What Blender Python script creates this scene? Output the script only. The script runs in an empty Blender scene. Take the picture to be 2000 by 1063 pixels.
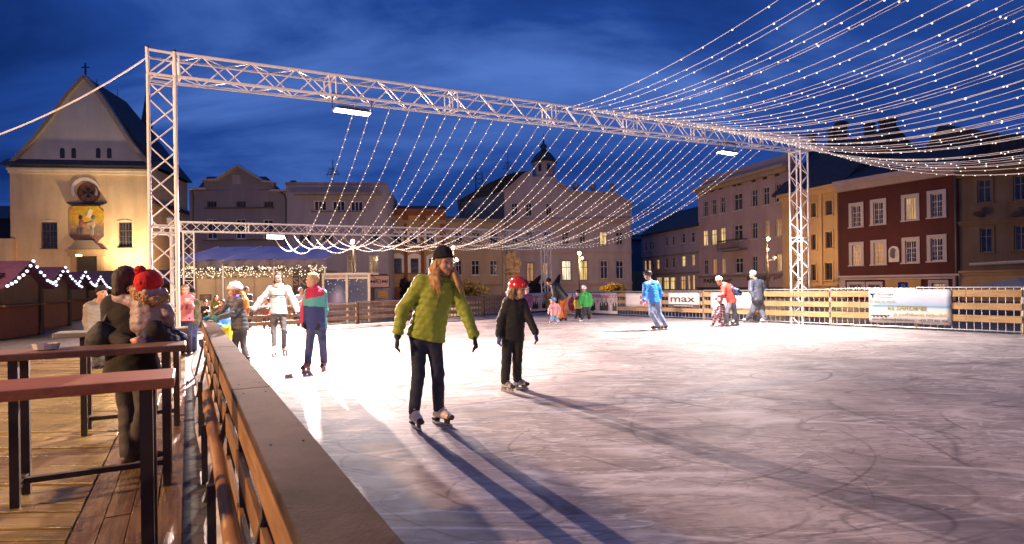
import bpy, bmesh, math, random
import numpy as np
from mathutils import Vector, Matrix
random.seed(7); np.random.seed(7)
R = math.radians
scene = bpy.context.scene
COL = scene.collection

# ------------------------------------------------------------------ camera model (photo is 2000 x 1063)
F = 1150.0; CX = 1000.0; CY = 556.0; CAMH = 1.38; ROLL = R(0.8)
CR, SR = math.cos(ROLL), math.sin(ROLL)

def ray(px, py):
    u = (px - CX) / F; v = (CY - py) / F
    return Vector((u * CR + v * SR, 1.0, -u * SR + v * CR))
def at(px, py, Y):
    r = ray(px, py); return Vector((r.x * Y, Y, CAMH + r.z * Y))
def ground(px, py, z=0.0):
    r = ray(px, py); Y = (z - CAMH) / r.z
    return Vector((r.x * Y, Y, z))
def xy(px, Y):
    r = ray(px, CY); return Vector((r.x * Y, Y))

# ------------------------------------------------------------------ objects
ORG = {}
def props(o, label=None, cat=None, group=None, kind=None):
    if label: o['label'] = label
    if cat: o['category'] = cat
    if group: o['group'] = group
    if kind: o['kind'] = kind
    return o
def thing(name, label, cat, loc=(0, 0, 0), group=None):
    o = bpy.data.objects.new(name, None); COL.objects.link(o)
    o.empty_display_size = 0.2
    o.location = loc; ORG[o.name] = Vector(loc)
    return props(o, label, cat, group)

def new_obj(name, mesh, parent=None):
    o = bpy.data.objects.new(name, mesh); COL.objects.link(o)
    if parent: o.parent = parent
    ORG[o.name] = ORG[parent.name] if parent else Vector((0, 0, 0))
    return o

def fr(ax):
    ax = Vector(ax).normalized()
    t = Vector((0, 0, 1)) if abs(ax.z) < 0.9 else Vector((1, 0, 0))
    a = ax.cross(t).normalized(); return ax, a, ax.cross(a)

class MB:
    def __init__(s): s.v = []; s.f = []; s.m = []
    def add(s, vs, fs, m=0):
        b = len(s.v); s.v += [tuple(p) for p in vs]
        s.f += [tuple(i + b for i in f) for f in fs]; s.m += [m] * len(fs); return s
    def box8(s, p, m=0):
        return s.add(p, [(0, 3, 2, 1), (4, 5, 6, 7), (0, 1, 5, 4), (1, 2, 6, 5), (2, 3, 7, 6), (3, 0, 4, 7)], m)
    def box(s, lo, hi, m=0):
        x0, y0, z0 = lo; x1, y1, z1 = hi
        return s.box8([(x0, y0, z0), (x1, y0, z0), (x1, y1, z0), (x0, y1, z0), (x0, y0, z1), (x1, y0, z1), (x1, y1, z1), (x0, y1, z1)], m)
    def obox(s, c, ax, ay, az, m=0):
        """oriented box: centre and three half-extent vectors"""
        c, ax, ay, az = map(Vector, (c, ax, ay, az))
        return s.box8([c - ax - ay - az, c + ax - ay - az, c + ax + ay - az, c - ax + ay - az,
                       c - ax - ay + az, c + ax - ay + az, c + ax + ay + az, c - ax + ay + az], m)
    def bar(s, p0, p1, w, h, up=(0, 0, 1), m=0):
        p0, p1 = Vector(p0), Vector(p1); d = (p1 - p0); L = d.length; d.normalize()
        side = d.cross(Vector(up))
        side = side.normalized() if side.length > 1e-5 else Vector((1, 0, 0))
        u = side.cross(d)
        return s.obox((p0 + p1) / 2, d * L / 2, side * w / 2, u * h / 2, m)
    def tube(s, p0, p1, r0, r1=None, n=8, m=0, cap=True):
        r1 = r0 if r1 is None else r1
        p0, p1 = Vector(p0), Vector(p1); d, a, b = fr(p1 - p0); vs = []
        for p, r in ((p0, r0), (p1, r1)):
            for k in range(n):
                t = 2 * math.pi * k / n; vs.append(p + (a * math.cos(t) + b * math.sin(t)) * r)
        fs = [(k, (k + 1) % n, n + (k + 1) % n, n + k) for k in range(n)]
        if cap: fs += [tuple(range(n - 1, -1, -1)), tuple(range(n, 2 * n))]
        return s.add(vs, fs, m)
    def path(s, pts, r, n=5, m=0):
        pts = [Vector(p) for p in pts]; vs = []
        for i, p in enumerate(pts):
            d = pts[min(i + 1, len(pts) - 1)] - pts[max(i - 1, 0)]
            d, a, b = fr(d)
            rr = r(i / (len(pts) - 1)) if callable(r) else r
            for k in range(n):
                t = 2 * math.pi * k / n; vs.append(p + (a * math.cos(t) + b * math.sin(t)) * rr)
        fs = []
        for i in range(len(pts) - 1):
            for k in range(n):
                fs.append((i * n + k, i * n + (k + 1) % n, (i + 1) * n + (k + 1) % n, (i + 1) * n + k))
        fs += [tuple(range(n - 1, -1, -1)), tuple(range((len(pts) - 1) * n, len(pts) * n))]
        return s.add(vs, fs, m)
    def lathe(s, c, prof, n=16, m=0, axis=(0, 0, 1)):
        c = Vector(c); d, a, b = fr(axis); vs = []
        for r, h in prof:
            for k in range(n):
                t = 2 * math.pi * k / n; vs.append(c + d * h + (a * math.cos(t) + b * math.sin(t)) * max(r, 1e-4))
        fs = []
        for i in range(len(prof) - 1):
            for k in range(n):
                fs.append((i * n + k, i * n + (k + 1) % n, (i + 1) * n + (k + 1) % n, (i + 1) * n + k))
        fs += [tuple(range(n - 1, -1, -1)), tuple(range((len(prof) - 1) * n, len(prof) * n))]
        return s.add(vs, fs, m)
    def prism(s, pts, ext, m=0):
        """polygon (3D, planar) extruded by vector ext"""
        pts = [Vector(p) for p in pts]; n = len(pts); e = Vector(ext)
        vs = pts + [p + e for p in pts]
        fs = [tuple(range(n - 1, -1, -1)), tuple(range(n, 2 * n))] + [(i, (i + 1) % n, n + (i + 1) % n, n + i) for i in range(n)]
        return s.add(vs, fs, m)
    def quad(s, a, b, c, d, m=0): return s.add([a, b, c, d], [(0, 1, 2, 3)], m)
    def blob(s, c, r, n=2, m=0, jit=0):
        bm = bmesh.new(); bmesh.ops.create_icosphere(bm, subdivisions=n, radius=1)
        r = Vector(r) if hasattr(r, '__len__') else Vector((r, r, r))
        vs = [Vector(c) + Vector((v.co.x * r.x, v.co.y * r.y, v.co.z * r.z)) * (1 + random.uniform(-jit, jit)) for v in bm.verts]
        fs = [tuple(v.index for v in f.verts) for f in bm.faces]; bm.free()
        return s.add(vs, fs, m)
    def build(s, name, mats, parent=None, smooth=False, bevel=0):
        me = bpy.data.meshes.new(name)
        o = ORG[parent.name] if parent else Vector((0, 0, 0))
        me.from_pydata([(p[0] - o.x, p[1] - o.y, p[2] - o.z) for p in s.v], [], s.f)
        bm = bmesh.new(); bm.from_mesh(me); bmesh.ops.recalc_face_normals(bm, faces=bm.faces); bm.to_mesh(me); bm.free()
        if not isinstance(mats, (list, tuple)): mats = [mats]
        for m in mats: me.materials.append(m)
        me.polygons.foreach_set('material_index', s.m)
        if smooth: me.polygons.foreach_set('use_smooth', [True] * len(me.polygons))
        me.update()
        ob = new_obj(name, me, parent)
        if bevel:
            b = ob.modifiers.new('bevel', 'BEVEL'); b.width = bevel; b.segments = 2; b.limit_method = 'ANGLE'
        return ob

def copy_part(src, parent, shift=None):
    c = src.copy(); COL.objects.link(c); c.parent = parent; ORG[c.name] = ORG.get(parent.name, Vector())
    if shift is not None: c.location = shift
    return c

ORD = ['first', 'second', 'third', 'fourth', 'fifth', 'sixth', 'seventh', 'eighth', 'ninth', 'tenth', 'eleventh', 'twelfth',
       'thirteenth', 'fourteenth', 'fifteenth', 'sixteenth', 'seventeenth', 'eighteenth', 'nineteenth', 'twentieth']
def ordw(i):
    if i < 20: return ORD[i]
    t = ['twenty', 'thirty', 'forty'][(i + 1) // 10 - 2]
    u = (i + 1) % 10
    return t.replace('ty', 'tieth') if u == 0 else t + '-' + ORD[u - 1]

def text_mesh(name, body, mat, parent, P, X, Yv, height, width=None, extrude=0.004, align='CENTER', shear=0, thick=0):
    """lettering as mesh: P = anchor (baseline mid), X/Yv unit vectors along and up; height = letter height"""
    cu = bpy.data.curves.new(name, 'FONT'); cu.body = body; cu.align_x = align; cu.shear = shear
    cu.size = 1.0; cu.extrude = 0.0; cu.offset = thick; cu.resolution_u = 3
    ob = bpy.data.objects.new(name + '_tmp', cu); COL.objects.link(ob)
    dg = bpy.context.evaluated_depsgraph_get(); dg.update()
    me = bpy.data.meshes.new_from_object(ob.evaluated_get(dg))
    bpy.data.objects.remove(ob); bpy.data.curves.remove(cu)
    co = np.empty(len(me.vertices) * 3); me.vertices.foreach_get('co', co); co = co.reshape(-1, 3)
    if len(co) == 0: return None
    k = height / 0.72
    kx = k if width is None else width / max(1e-6, co[:, 0].max() - co[:, 0].min())
    X, Yv, P = Vector(X), Vector(Yv), Vector(P); N = X.cross(Yv)
    o = ORG[parent.name]
    for v in me.vertices:
        p = P + X * (v.co.x * kx) + Yv * (v.co.y * k) + N * 0.002 - o
        v.co = p
    me.materials.clear(); me.materials.append(mat); me.name = name
    return new_obj(name, me, parent)

# ------------------------------------------------------------------ materials
MATS = {}
def nt(m):
    m.use_nodes = True; t = m.node_tree; t.nodes.clear(); return t
def node(t, typ, **kw):
    n = t.nodes.new(typ)
    for k, v in kw.items():
        if k in n.inputs: n.inputs[k].default_value = v
        else: setattr(n, k, v)
    return n
def lk(t, a, b): t.links.new(a, b)
def c4(c): return (c[0], c[1], c[2], 1.0)

def mat(name, col, rough=0.6, var=0.25, scale=6.0, bump=0.0, bscale=40.0, metal=0.0, spec=0.5, col2=None, stretch=(1, 1, 1), sheen=0.0, wave=None, coat=0.0):
    """principled with noise mottling and optional noise bump / wave bump (wave = (scale, strength, direction))"""
    if name in MATS: return MATS[name]
    m = bpy.data.materials.new(name); MATS[name] = m; t = nt(m)
    out = node(t, 'ShaderNodeOutputMaterial'); b = node(t, 'ShaderNodeBsdfPrincipled')
    b.inputs['Roughness'].default_value = rough; b.inputs['Metallic'].default_value = metal
    b.inputs['Specular IOR Level'].default_value = spec
    if sheen: b.inputs['Sheen Weight'].default_value = sheen
    if coat: b.inputs['Coat Weight'].default_value = coat; b.inputs['Coat Roughness'].default_value = 0.15
    tc = node(t, 'ShaderNodeTexCoord'); mp = node(t, 'ShaderNodeMapping'); mp.inputs['Scale'].default_value = stretch
    lk(t, tc.outputs['Object'], mp.inputs['Vector'])
    n1 = node(t, 'ShaderNodeTexNoise', Scale=scale, Detail=6.0, Roughness=0.6); lk(t, mp.outputs[0], n1.inputs['Vector'])
    rp = node(t, 'ShaderNodeValToRGB'); e = rp.color_ramp.elements
    d = [max(0, c * (1 - var)) for c in col]; l = list(col2) if col2 else [min(1, c * (1 + var * 0.8)) for c in col]
    e[0].position = 0.3; e[0].color = c4(d); e[1].position = 0.7; e[1].color = c4(l)
    lk(t, n1.outputs['Fac'], rp.inputs[0]); lk(t, rp.outputs[0], b.inputs['Base Color'])
    if bump or wave:
        nrm = None
        if bump:
            n2 = node(t, 'ShaderNodeTexNoise', Scale=bscale, Detail=4.0); lk(t, mp.outputs[0], n2.inputs['Vector'])
            bp = node(t, 'ShaderNodeBump', Strength=bump, Distance=0.02); lk(t, n2.outputs['Fac'], bp.inputs['Height']); nrm = bp
        if wave:
            w = node(t, 'ShaderNodeTexWave', Scale=wave[0], Distortion=wave[3] if len(wave) > 3 else 1.0, Detail=2.0)
            w.bands_direction = wave[2]; lk(t, tc.outputs['Object'], w.inputs['Vector'])
            w.inputs['Detail Scale'].default_value = 1.2
            bp2 = node(t, 'ShaderNodeBump', Strength=wave[1], Distance=0.03); lk(t, w.outputs['Fac'], bp2.inputs['Height'])
            if nrm: lk(t, nrm.outputs[0], bp2.inputs['Normal'])
            nrm = bp2
        lk(t, nrm.outputs[0], b.inputs['Normal'])
    lk(t, b.outputs[0], out.inputs[0]); return m

def emat(name, col, strength, base=(0.8, 0.8, 0.8), sample=False):
    if name in MATS: return MATS[name]
    m = bpy.data.materials.new(name); MATS[name] = m; t = nt(m)
    out = node(t, 'ShaderNodeOutputMaterial'); b = node(t, 'ShaderNodeBsdfPrincipled')
    b.inputs['Base Color'].default_value = c4(base); b.inputs['Emission Color'].default_value = c4(col)
    b.inputs['Emission Strength'].default_value = strength
    lk(t, b.outputs[0], out.inputs[0])
    if not sample: m.cycles.emission_sampling = 'NONE'
    return m

def lit_window(name, col, strength, seed=0.0):
    """a lit room behind glass: curtain folds and brighter and darker patches, emitting"""
    if name in MATS: return MATS[name]
    m = bpy.data.materials.new(name); MATS[name] = m; t = nt(m)
    out = node(t, 'ShaderNodeOutputMaterial'); b = node(t, 'ShaderNodeBsdfPrincipled')
    b.inputs['Base Color'].default_value = c4((0.1, 0.08, 0.05)); b.inputs['Roughness'].default_value = 0.15
    tc = node(t, 'ShaderNodeTexCoord'); mp = node(t, 'ShaderNodeMapping'); mp.inputs['Scale'].default_value = (3, 3, 0.25)
    mp.inputs['Location'].default_value = (seed, seed * 0.7, 0)
    lk(t, tc.outputs['Object'], mp.inputs['Vector'])
    n1 = node(t, 'ShaderNodeTexNoise', Scale=1.6, Detail=3.0); lk(t, mp.outputs[0], n1.inputs['Vector'])
    rp = node(t, 'ShaderNodeValToRGB'); e = rp.color_ramp.elements
    e[0].position = 0.35; e[0].color = c4([c * 0.25 for c in col]); e[1].position = 0.62; e[1].color = c4(col)
    lk(t, n1.outputs['Fac'], rp.inputs[0]); lk(t, rp.outputs[0], b.inputs['Emission Color'])
    b.inputs['Emission Strength'].default_value = strength
    lk(t, b.outputs[0], out.inputs[0]); m.cycles.emission_sampling = 'NONE'; return m

def wood(name, col, col2, rough=0.55, axis=0, scale=3.0, spec=0.4, bump=0.15, knots=True, rot=0.0):
    if name in MATS: return MATS[name]
    m = bpy.data.materials.new(name); MATS[name] = m; t = nt(m)
    out = node(t, 'ShaderNodeOutputMaterial'); b = node(t, 'ShaderNodeBsdfPrincipled')
    b.inputs['Specular IOR Level'].default_value = spec
    tc = node(t, 'ShaderNodeTexCoord'); mp0 = node(t, 'ShaderNodeMapping'); mp0.inputs['Rotation'].default_value = (0, 0, rot)
    mp = node(t, 'ShaderNodeMapping'); s = [14.0, 14.0, 14.0]; s[axis] = 0.8
    mp.inputs['Scale'].default_value = s
    lk(t, tc.outputs['Object'], mp0.inputs['Vector']); lk(t, mp0.outputs[0], mp.inputs['Vector'])
    n1 = node(t, 'ShaderNodeTexNoise', Scale=scale, Detail=8.0, Roughness=0.65, Distortion=0.6); lk(t, mp.outputs[0], n1.inputs['Vector'])
    n3 = node(t, 'ShaderNodeTexNoise', Scale=1.7, Detail=5.0); lk(t, tc.outputs['Object'], n3.inputs['Vector'])
    rp = node(t, 'ShaderNodeValToRGB'); e = rp.color_ramp.elements
    e[0].position = 0.32; e[0].color = c4(col); e[1].position = 0.68; e[1].color = c4(col2)
    lk(t, n1.outputs['Fac'], rp.inputs[0])
    mx = node(t, 'ShaderNodeMixRGB', blend_type='MULTIPLY'); mx.inputs[0].default_value = 0.55
    r3 = node(t, 'ShaderNodeValToRGB'); r3.color_ramp.elements[0].position = 0.35; r3.color_ramp.elements[0].color = c4((0.45, 0.42, 0.4))
    r3.color_ramp.elements[1].position = 0.6
    lk(t, n3.outputs['Fac'], r3.inputs[0]); lk(t, rp.outputs[0], mx.inputs[1]); lk(t, r3.outputs[0], mx.inputs[2])
    last = mx
    if knots:
        v = node(t, 'ShaderNodeTexVoronoi', Scale=2.6); lk(t, tc.outputs['Object'], v.inputs['Vector'])
        r4 = node(t, 'ShaderNodeValToRGB'); r4.color_ramp.elements[0].position = 0.02; r4.color_ramp.elements[0].color = c4((0.3, 0.22, 0.16))
        r4.color_ramp.elements[1].position = 0.07; r4.color_ramp.elements[1].color = c4((1, 1, 1))
        lk(t, v.outputs['Distance'], r4.inputs[0])
        m2 = node(t, 'ShaderNodeMixRGB', blend_type='MULTIPLY'); m2.inputs[0].default_value = 0.9
        lk(t, mx.outputs[0], m2.inputs[1]); lk(t, r4.outputs[0], m2.inputs[2]); last = m2
    lk(t, last.outputs[0], b.inputs['Base Color'])
    rr = node(t, 'ShaderNodeMapRange'); rr.inputs['To Min'].default_value = max(0.05, rough - 0.2); rr.inputs['To Max'].default_value = min(1, rough + 0.2)
    lk(t, n3.outputs['Fac'], rr.inputs['Value']); lk(t, rr.outputs[0], b.inputs['Roughness'])
    bp = node(t, 'ShaderNodeBump', Strength=bump, Distance=0.02); lk(t, n1.outputs['Fac'], bp.inputs['Height']); lk(t, bp.outputs[0], b.inputs['Normal'])
    lk(t, b.outputs[0], out.inputs[0]); return m

def tiles(name, col, scale=3.0, rough=0.7, bump=0.5, var=0.4):
    if name in MATS: return MATS[name]
    m = mat(name, col, rough, var, 2.5, 0.2, 20); t = m.node_tree
    b = next(n for n in t.nodes if n.type == 'BSDF_PRINCIPLED')
    tc = next(n for n in t.nodes if n.type == 'TEX_COORD')
    w = node(t, 'ShaderNodeTexWave', Scale=scale, Distortion=0.6, Detail=1.0); w.bands_direction = 'Z'
    lk(t, tc.outputs['Object'], w.inputs['Vector'])
    w2 = node(t, 'ShaderNodeTexWave', Scale=scale, Distortion=0.6, Detail=1.0); w2.bands_direction = 'X'
    lk(t, tc.outputs['Object'], w2.inputs['Vector'])
    ad = node(t, 'ShaderNodeMath', operation='ADD'); lk(t, w.outputs['Fac'], ad.inputs[0]); lk(t, w2.outputs['Fac'], ad.inputs[1])
    bp = node(t, 'ShaderNodeBump', Strength=bump, Distance=0.05); lk(t, ad.outputs[0], bp.inputs['Height']); lk(t, bp.outputs[0], b.inputs['Normal'])
    return m

def plaster(name, col, var=0.14):
    """painted render with soft blotches, rain streaks running down and fine grain"""
    if name in MATS: return MATS[name]
    m = bpy.data.materials.new(name); MATS[name] = m; t = nt(m)
    out = node(t, 'ShaderNodeOutputMaterial'); b = node(t, 'ShaderNodeBsdfPrincipled'); b.inputs['Roughness'].default_value = 0.85
    tc = node(t, 'ShaderNodeTexCoord')
    n1 = node(t, 'ShaderNodeTexNoise', Scale=0.5, Detail=8.0, Roughness=0.65); lk(t, tc.outputs['Object'], n1.inputs['Vector'])
    mp = node(t, 'ShaderNodeMapping'); mp.inputs['Scale'].default_value = (.8, .8, 0.12); lk(t, tc.outputs['Object'], mp.inputs['Vector'])
    n2 = node(t, 'ShaderNodeTexNoise', Scale=1.5, Detail=6.0); lk(t, mp.outputs[0], n2.inputs['Vector'])
    ad = node(t, 'ShaderNodeMath', operation='ADD'); lk(t, n1.outputs['Fac'], ad.inputs[0]); lk(t, n2.outputs['Fac'], ad.inputs[1])
    hf = node(t, 'ShaderNodeMath', operation='MULTIPLY'); hf.inputs[1].default_value = 0.5; lk(t, ad.outputs[0], hf.inputs[0])
    rp = node(t, 'ShaderNodeValToRGB'); e = rp.color_ramp.elements
    e[0].position = 0.32; e[0].color = c4([c * (1 - var * 1.5) for c in col]); e[1].position = 0.66; e[1].color = c4([min(1, c * (1 + var)) for c in col])
    lk(t, hf.outputs[0], rp.inputs[0]); lk(t, rp.outputs[0], b.inputs['Base Color'])
    n3 = node(t, 'ShaderNodeTexNoise', Scale=18.0, Detail=4.0); lk(t, tc.outputs['Object'], n3.inputs['Vector'])
    bp = node(t, 'ShaderNodeBump', Strength=0.25, Distance=0.03); lk(t, n3.outputs['Fac'], bp.inputs['Height']); lk(t, bp.outputs[0], b.inputs['Normal'])
    lk(t, b.outputs[0], out.inputs[0]); return m

M_ALU = mat('aluminium', (0.80, 0.79, 0.77), 0.5, 0.08, 8, metal=0.1, spec=0.6)
M_STEEL = mat('galvanised_steel', (0.33, 0.33, 0.335), 0.4, 0.2, 10, metal=0.6)
M_BLACKMETAL = mat('black_metal', (0.03, 0.03, 0.033), 0.45, 0.3, 10)
M_GLASS = mat('dark_window_glass', (0.02, 0.022, 0.03), 0.08, 0.5, 1.2, spec=0.7)
M_WHITE = mat('white_paint', (0.7, 0.69, 0.68), 0.55, 0.12, 4)
M_FRAME = mat('window_frame_paint', (0.5, 0.47, 0.45), 0.55, 0.15, 4)
M_DARKFRAME = mat('brown_window_frame', (0.09, 0.07, 0.06), 0.6, 0.2, 4)
M_ROOF = tiles('dark_roof_tiles', (0.035, 0.035, 0.04))
M_LIT = [lit_window('lit_room_%d' % i, c, s, i * 3.3) for i, (c, s) in enumerate([((1.0, 0.68, 0.26), 1.15), ((1.0, 0.58, 0.22), 0.85), ((1.0, 0.5, 0.2), 0.45), ((0.9, 0.8, 0.55), 1.6)])]
M_GLASSES = [M_GLASS, M_GLASS, mat('curtained_window_glass', (0.06, 0.055, 0.055), 0.12, 0.9, 2.2, spec=0.6, stretch=(3, 3, .3)), mat('half_curtained_window_glass', (0.04, 0.038, 0.042), 0.1, 0.95, 0.9, spec=0.6)]
DEBUG = False
SKY_STRENGTH = 1.2
# ------------------------------------------------------------------ layout lines of the rink
RAILZ = 0.82
_a = ground(793, 1063, RAILZ); _b = ground(419, 626, RAILZ)
LD = Vector((_b.x - _a.x, _b.y - _a.y, 0)).normalized()           # direction of the near barrier (away from camera)
LN = Vector((LD.y, -LD.x, 0))                                     # points onto the ice
RA = Vector((_a.x, _a.y, 0)); RB = Vector((_b.x, _b.y, 0))
C1 = ground(1068, 610); C0 = ground(470, 649); CR2 = ground(2000, 654)
RD = (CR2 - C1).normalized(); BD = (C1 - C0).normalized()
C2 = C1 + RD * 34
FLOOR = -0.15

# ------------------------------------------------------------------ ground, deck, ice
def ground_material():
    m = bpy.data.materials.new('wet_paving'); t = nt(m)
    out = node(t, 'ShaderNodeOutputMaterial'); b = node(t, 'ShaderNodeBsdfPrincipled')
    tc = node(t, 'ShaderNodeTexCoord')
    v = node(t, 'ShaderNodeTexVoronoi', Scale=7.0, Randomness=0.6); v.feature = 'DISTANCE_TO_EDGE'; lk(t, tc.outputs['Object'], v.inputs['Vector'])
    rp = node(t, 'ShaderNodeValToRGB'); rp.color_ramp.elements[0].position = 0.02; rp.color_ramp.elements[0].color = c4((0.02, 0.018, 0.016))
    rp.color_ramp.elements[1].position = 0.09; rp.color_ramp.elements[1].color = c4((0.085, 0.078, 0.072))
    lk(t, v.outputs['Distance'], rp.inputs[0]); lk(t, rp.outputs[0], b.inputs['Base Color'])
    n = node(t, 'ShaderNodeTexNoise', Scale=0.6, Detail=5.0); lk(t, tc.outputs['Object'], n.inputs['Vector'])
    mr = node(t, 'ShaderNodeMapRange'); mr.inputs['To Min'].default_value = 0.3; mr.inputs['To Max'].default_value = 0.75
    lk(t, n.outputs['Fac'], mr.inputs['Value']); lk(t, mr.outputs[0], b.inputs['Roughness'])
    bp = node(t, 'ShaderNodeBump', Strength=0.4, Distance=0.02); lk(t, rp.outputs[0], bp.inputs['Height']); lk(t, bp.outputs[0], b.inputs['Normal'])
    lk(t, b.outputs[0], out.inputs[0]); return m
props(MB().box((-260, -40, -0.6), (260, 400, FLOOR)).build('ground', ground_material()), kind='structure')

def ice_material():
    m = bpy.data.materials.new('skated_ice'); t = nt(m)
    out = node(t, 'ShaderNodeOutputMaterial'); b = node(t, 'ShaderNodeBsdfPrincipled')
    tc = node(t, 'ShaderNodeTexCoord')
    # soft worn patches
    n1 = node(t, 'ShaderNodeTexNoise', Scale=0.9, Detail=9.0, Roughness=0.68); lk(t, tc.outputs['Object'], n1.inputs['Vector'])
    rp = node(t, 'ShaderNodeValToRGB'); e = rp.color_ramp.elements
    e[0].position = 0.3; e[0].color = c4((0.175, 0.148, 0.14)); e[1].position = 0.66; e[1].color = c4((0.44, 0.385, 0.36))
    lk(t, n1.outputs['Fac'], rp.inputs[0]); col = rp
    bumpsum = n1
    def scratch(scale, stretch, rot, width, dark, detail=1.0, dist=0.0, seed=0, levels=0, amt=.7, thr=.42):
        nonlocal col
        mp = node(t, 'ShaderNodeMapping'); mp.inputs['Rotation'].default_value = (0, 0, rot); mp.inputs['Scale'].default_value = (stretch, 1, 1)
        mp.inputs['Location'].default_value = (seed, seed * 1.7, seed * 0.31)
        lk(t, tc.outputs['Object'], mp.inputs['Vector'])
        n = node(t, 'ShaderNodeTexNoise', Scale=scale, Detail=detail, Distortion=dist, Roughness=0.5); lk(t, mp.outputs[0], n.inputs['Vector'])
        s = node(t, 'ShaderNodeMath', operation='SUBTRACT'); s.inputs[1].default_value = 0.5; lk(t, n.outputs['Fac'], s.inputs[0])
        if levels:      # many nested contour lines: sweeping blade arcs
            ml = node(t, 'ShaderNodeMath', operation='MULTIPLY'); ml.inputs[1].default_value = levels; lk(t, n.outputs['Fac'], ml.inputs[0])
            a = node(t, 'ShaderNodeMath', operation='PINGPONG'); a.inputs[1].default_value = .5; lk(t, ml.outputs[0], a.inputs[0])
        else:
            a = node(t, 'ShaderNodeMath', operation='ABSOLUTE'); lk(t, s.outputs[0], a.inputs[0])
        r = node(t, 'ShaderNodeMapRange'); r.inputs['From Min'].default_value = 0.0; r.inputs['From Max'].default_value = width
        r.inputs['To Min'].default_value = 1.0; r.inputs['To Max'].default_value = 0.0
        lk(t, a.outputs[0], r.inputs['Value'])
        # only here and there
        k = node(t, 'ShaderNodeTexNoise', Scale=0.8, Detail=3.0); mk = node(t, 'ShaderNodeMapping'); mk.inputs['Location'].default_value = (seed * 3.1, 5, seed)
        lk(t, tc.outputs['Object'], mk.inputs['Vector']); lk(t, mk.outputs[0], k.inputs['Vector'])
        kr = node(t, 'ShaderNodeMapRange'); kr.inputs['From Min'].default_value = thr; kr.inputs['From Max'].default_value = thr + .14
        lk(t, k.outputs['Fac'], kr.inputs['Value'])
        mu = node(t, 'ShaderNodeMath', operation='MULTIPLY'); lk(t, r.outputs[0], mu.inputs[0]); lk(t, kr.outputs[0], mu.inputs[1])
        mx = node(t, 'ShaderNodeMixRGB'); mx.inputs[2].default_value = c4(dark)
        f = node(t, 'ShaderNodeMath', operation='MULTIPLY'); f.inputs[1].default_value = amt; lk(t, mu.outputs[0], f.inputs[0])
        lk(t, f.outputs[0], mx.inputs[0]); lk(t, col.outputs[0], mx.inputs[1]); col = mx
        return mu
    g = (0.09, 0.07, 0.075)
    s1 = scratch(0.42, 1.0, 0.3, 0.0030, g, seed=1.3)
    scratch(0.55, 0.45, 0.9, 0.0028, g, seed=7.7)
    scratch(0.5, 0.4, -0.7, 0.0028, g, seed=12.1)
    scratch(0.8, 0.3, 0.1, 0.004, (.22,.19,.2), seed=21.0)
    scratch(1.4, 0.25, 0.5, 0.010, (.26,.23,.24), detail=3.0, seed=30.0)
    scratch(1.2, 0.25, -0.35, 0.010, (.55,.51,.5), detail=3.0, seed=41.0)
    scratch(2.2, 0.2, 1.2, 0.012, (.55,.51,.5), detail=2.0, seed=52.0)
    scratch(3.0, 0.3, 0.0, 0.02, (.28,.26,.27), detail=2.0, seed=63.0)
    scratch(4.5, 0.28, 0.15, 0.035, (.19, .165, .17), detail=4.0, seed=74.0)
    scratch(5.5, 0.35, -0.5, 0.03, (.17, .15, .15), detail=4.0, seed=85.0)
    scratch(6.5, 0.3, 0.05, 0.03, (.55, .51, .5), detail=4.0, seed=96.0)
    for k_, (sc_, st_, ro_, wd_, cl_, lv_, sd_) in enumerate(((.30, .5, .2, .045, (.07, .055, .06), 13, 3.3), (.26, .6, -.5, .04, (.08, .06, .065), 15, 9.1), (.34, .35, .9, .05, (.10, .08, .085), 13, 17.7),
            (.40, .4, -.15, .07, (.62, .58, .57), 14, 25.2), (.24, .5, 1.4, .045, (.08, .06, .065), 17, 33.9), (.5, .3, .45, .06, (.12, .10, .105), 16, 47.4), (.6, .25, -.8, .08, (.6, .56, .55), 15, 55.5))):
        scratch(sc_, st_, ro_, wd_, cl_, seed=sd_, levels=lv_, amt=.62, thr=.47, dist=.15)
    scratch(2.6, 0.5, 0.8, 0.006, (.14, .12, .13), detail=1.0, seed=107.0)
    lk(t, col.outputs[0], b.inputs['Base Color'])
    n2 = node(t, 'ShaderNodeTexNoise', Scale=3.0, Detail=8.0, Roughness=0.7); lk(t, tc.outputs['Object'], n2.inputs['Vector'])
    mr = node(t, 'ShaderNodeMapRange'); mr.inputs['To Min'].default_value = 0.38; mr.inputs['To Max'].default_value = 0.75
    lk(t, n2.outputs['Fac'], mr.inputs['Value']); lk(t, mr.outputs[0], b.inputs['Roughness'])
    b.inputs['Specular IOR Level'].default_value = 0.12
    bp = node(t, 'ShaderNodeBump', Strength=0.25, Distance=0.02); lk(t, col.outputs[0], bp.inputs['Height'])
    n5 = node(t, 'ShaderNodeTexNoise', Scale=14.0, Detail=6.0, Roughness=0.7); lk(t, tc.outputs['Object'], n5.inputs['Vector'])
    bp2 = node(t, 'ShaderNodeBump', Strength=0.25, Distance=0.015); lk(t, n5.outputs['Fac'], bp2.inputs['Height']); lk(t, bp.outputs[0], bp2.inputs['Normal'])
    lk(t, bp2.outputs[0], b.inputs['Normal'])
    lk(t, b.outputs[0], out.inputs[0]); return m
N0 = RA - LD * 6 - LN * 0.03
ice_poly = [N0, C0 - LN * 0.2 - LD * 0.0, C1, C2, N0 + RD * 26 + LN * 4]
ice_poly[1] = RA + LD * ((C0 - RA).dot(LD)) - LN * 0.03
b_ = MB(); b_.prism([Vector((p.x, p.y, -0.14)) for p in ice_poly], (0, 0, 0.14))
props(b_.build('ice', ice_material()), kind='structure')

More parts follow.
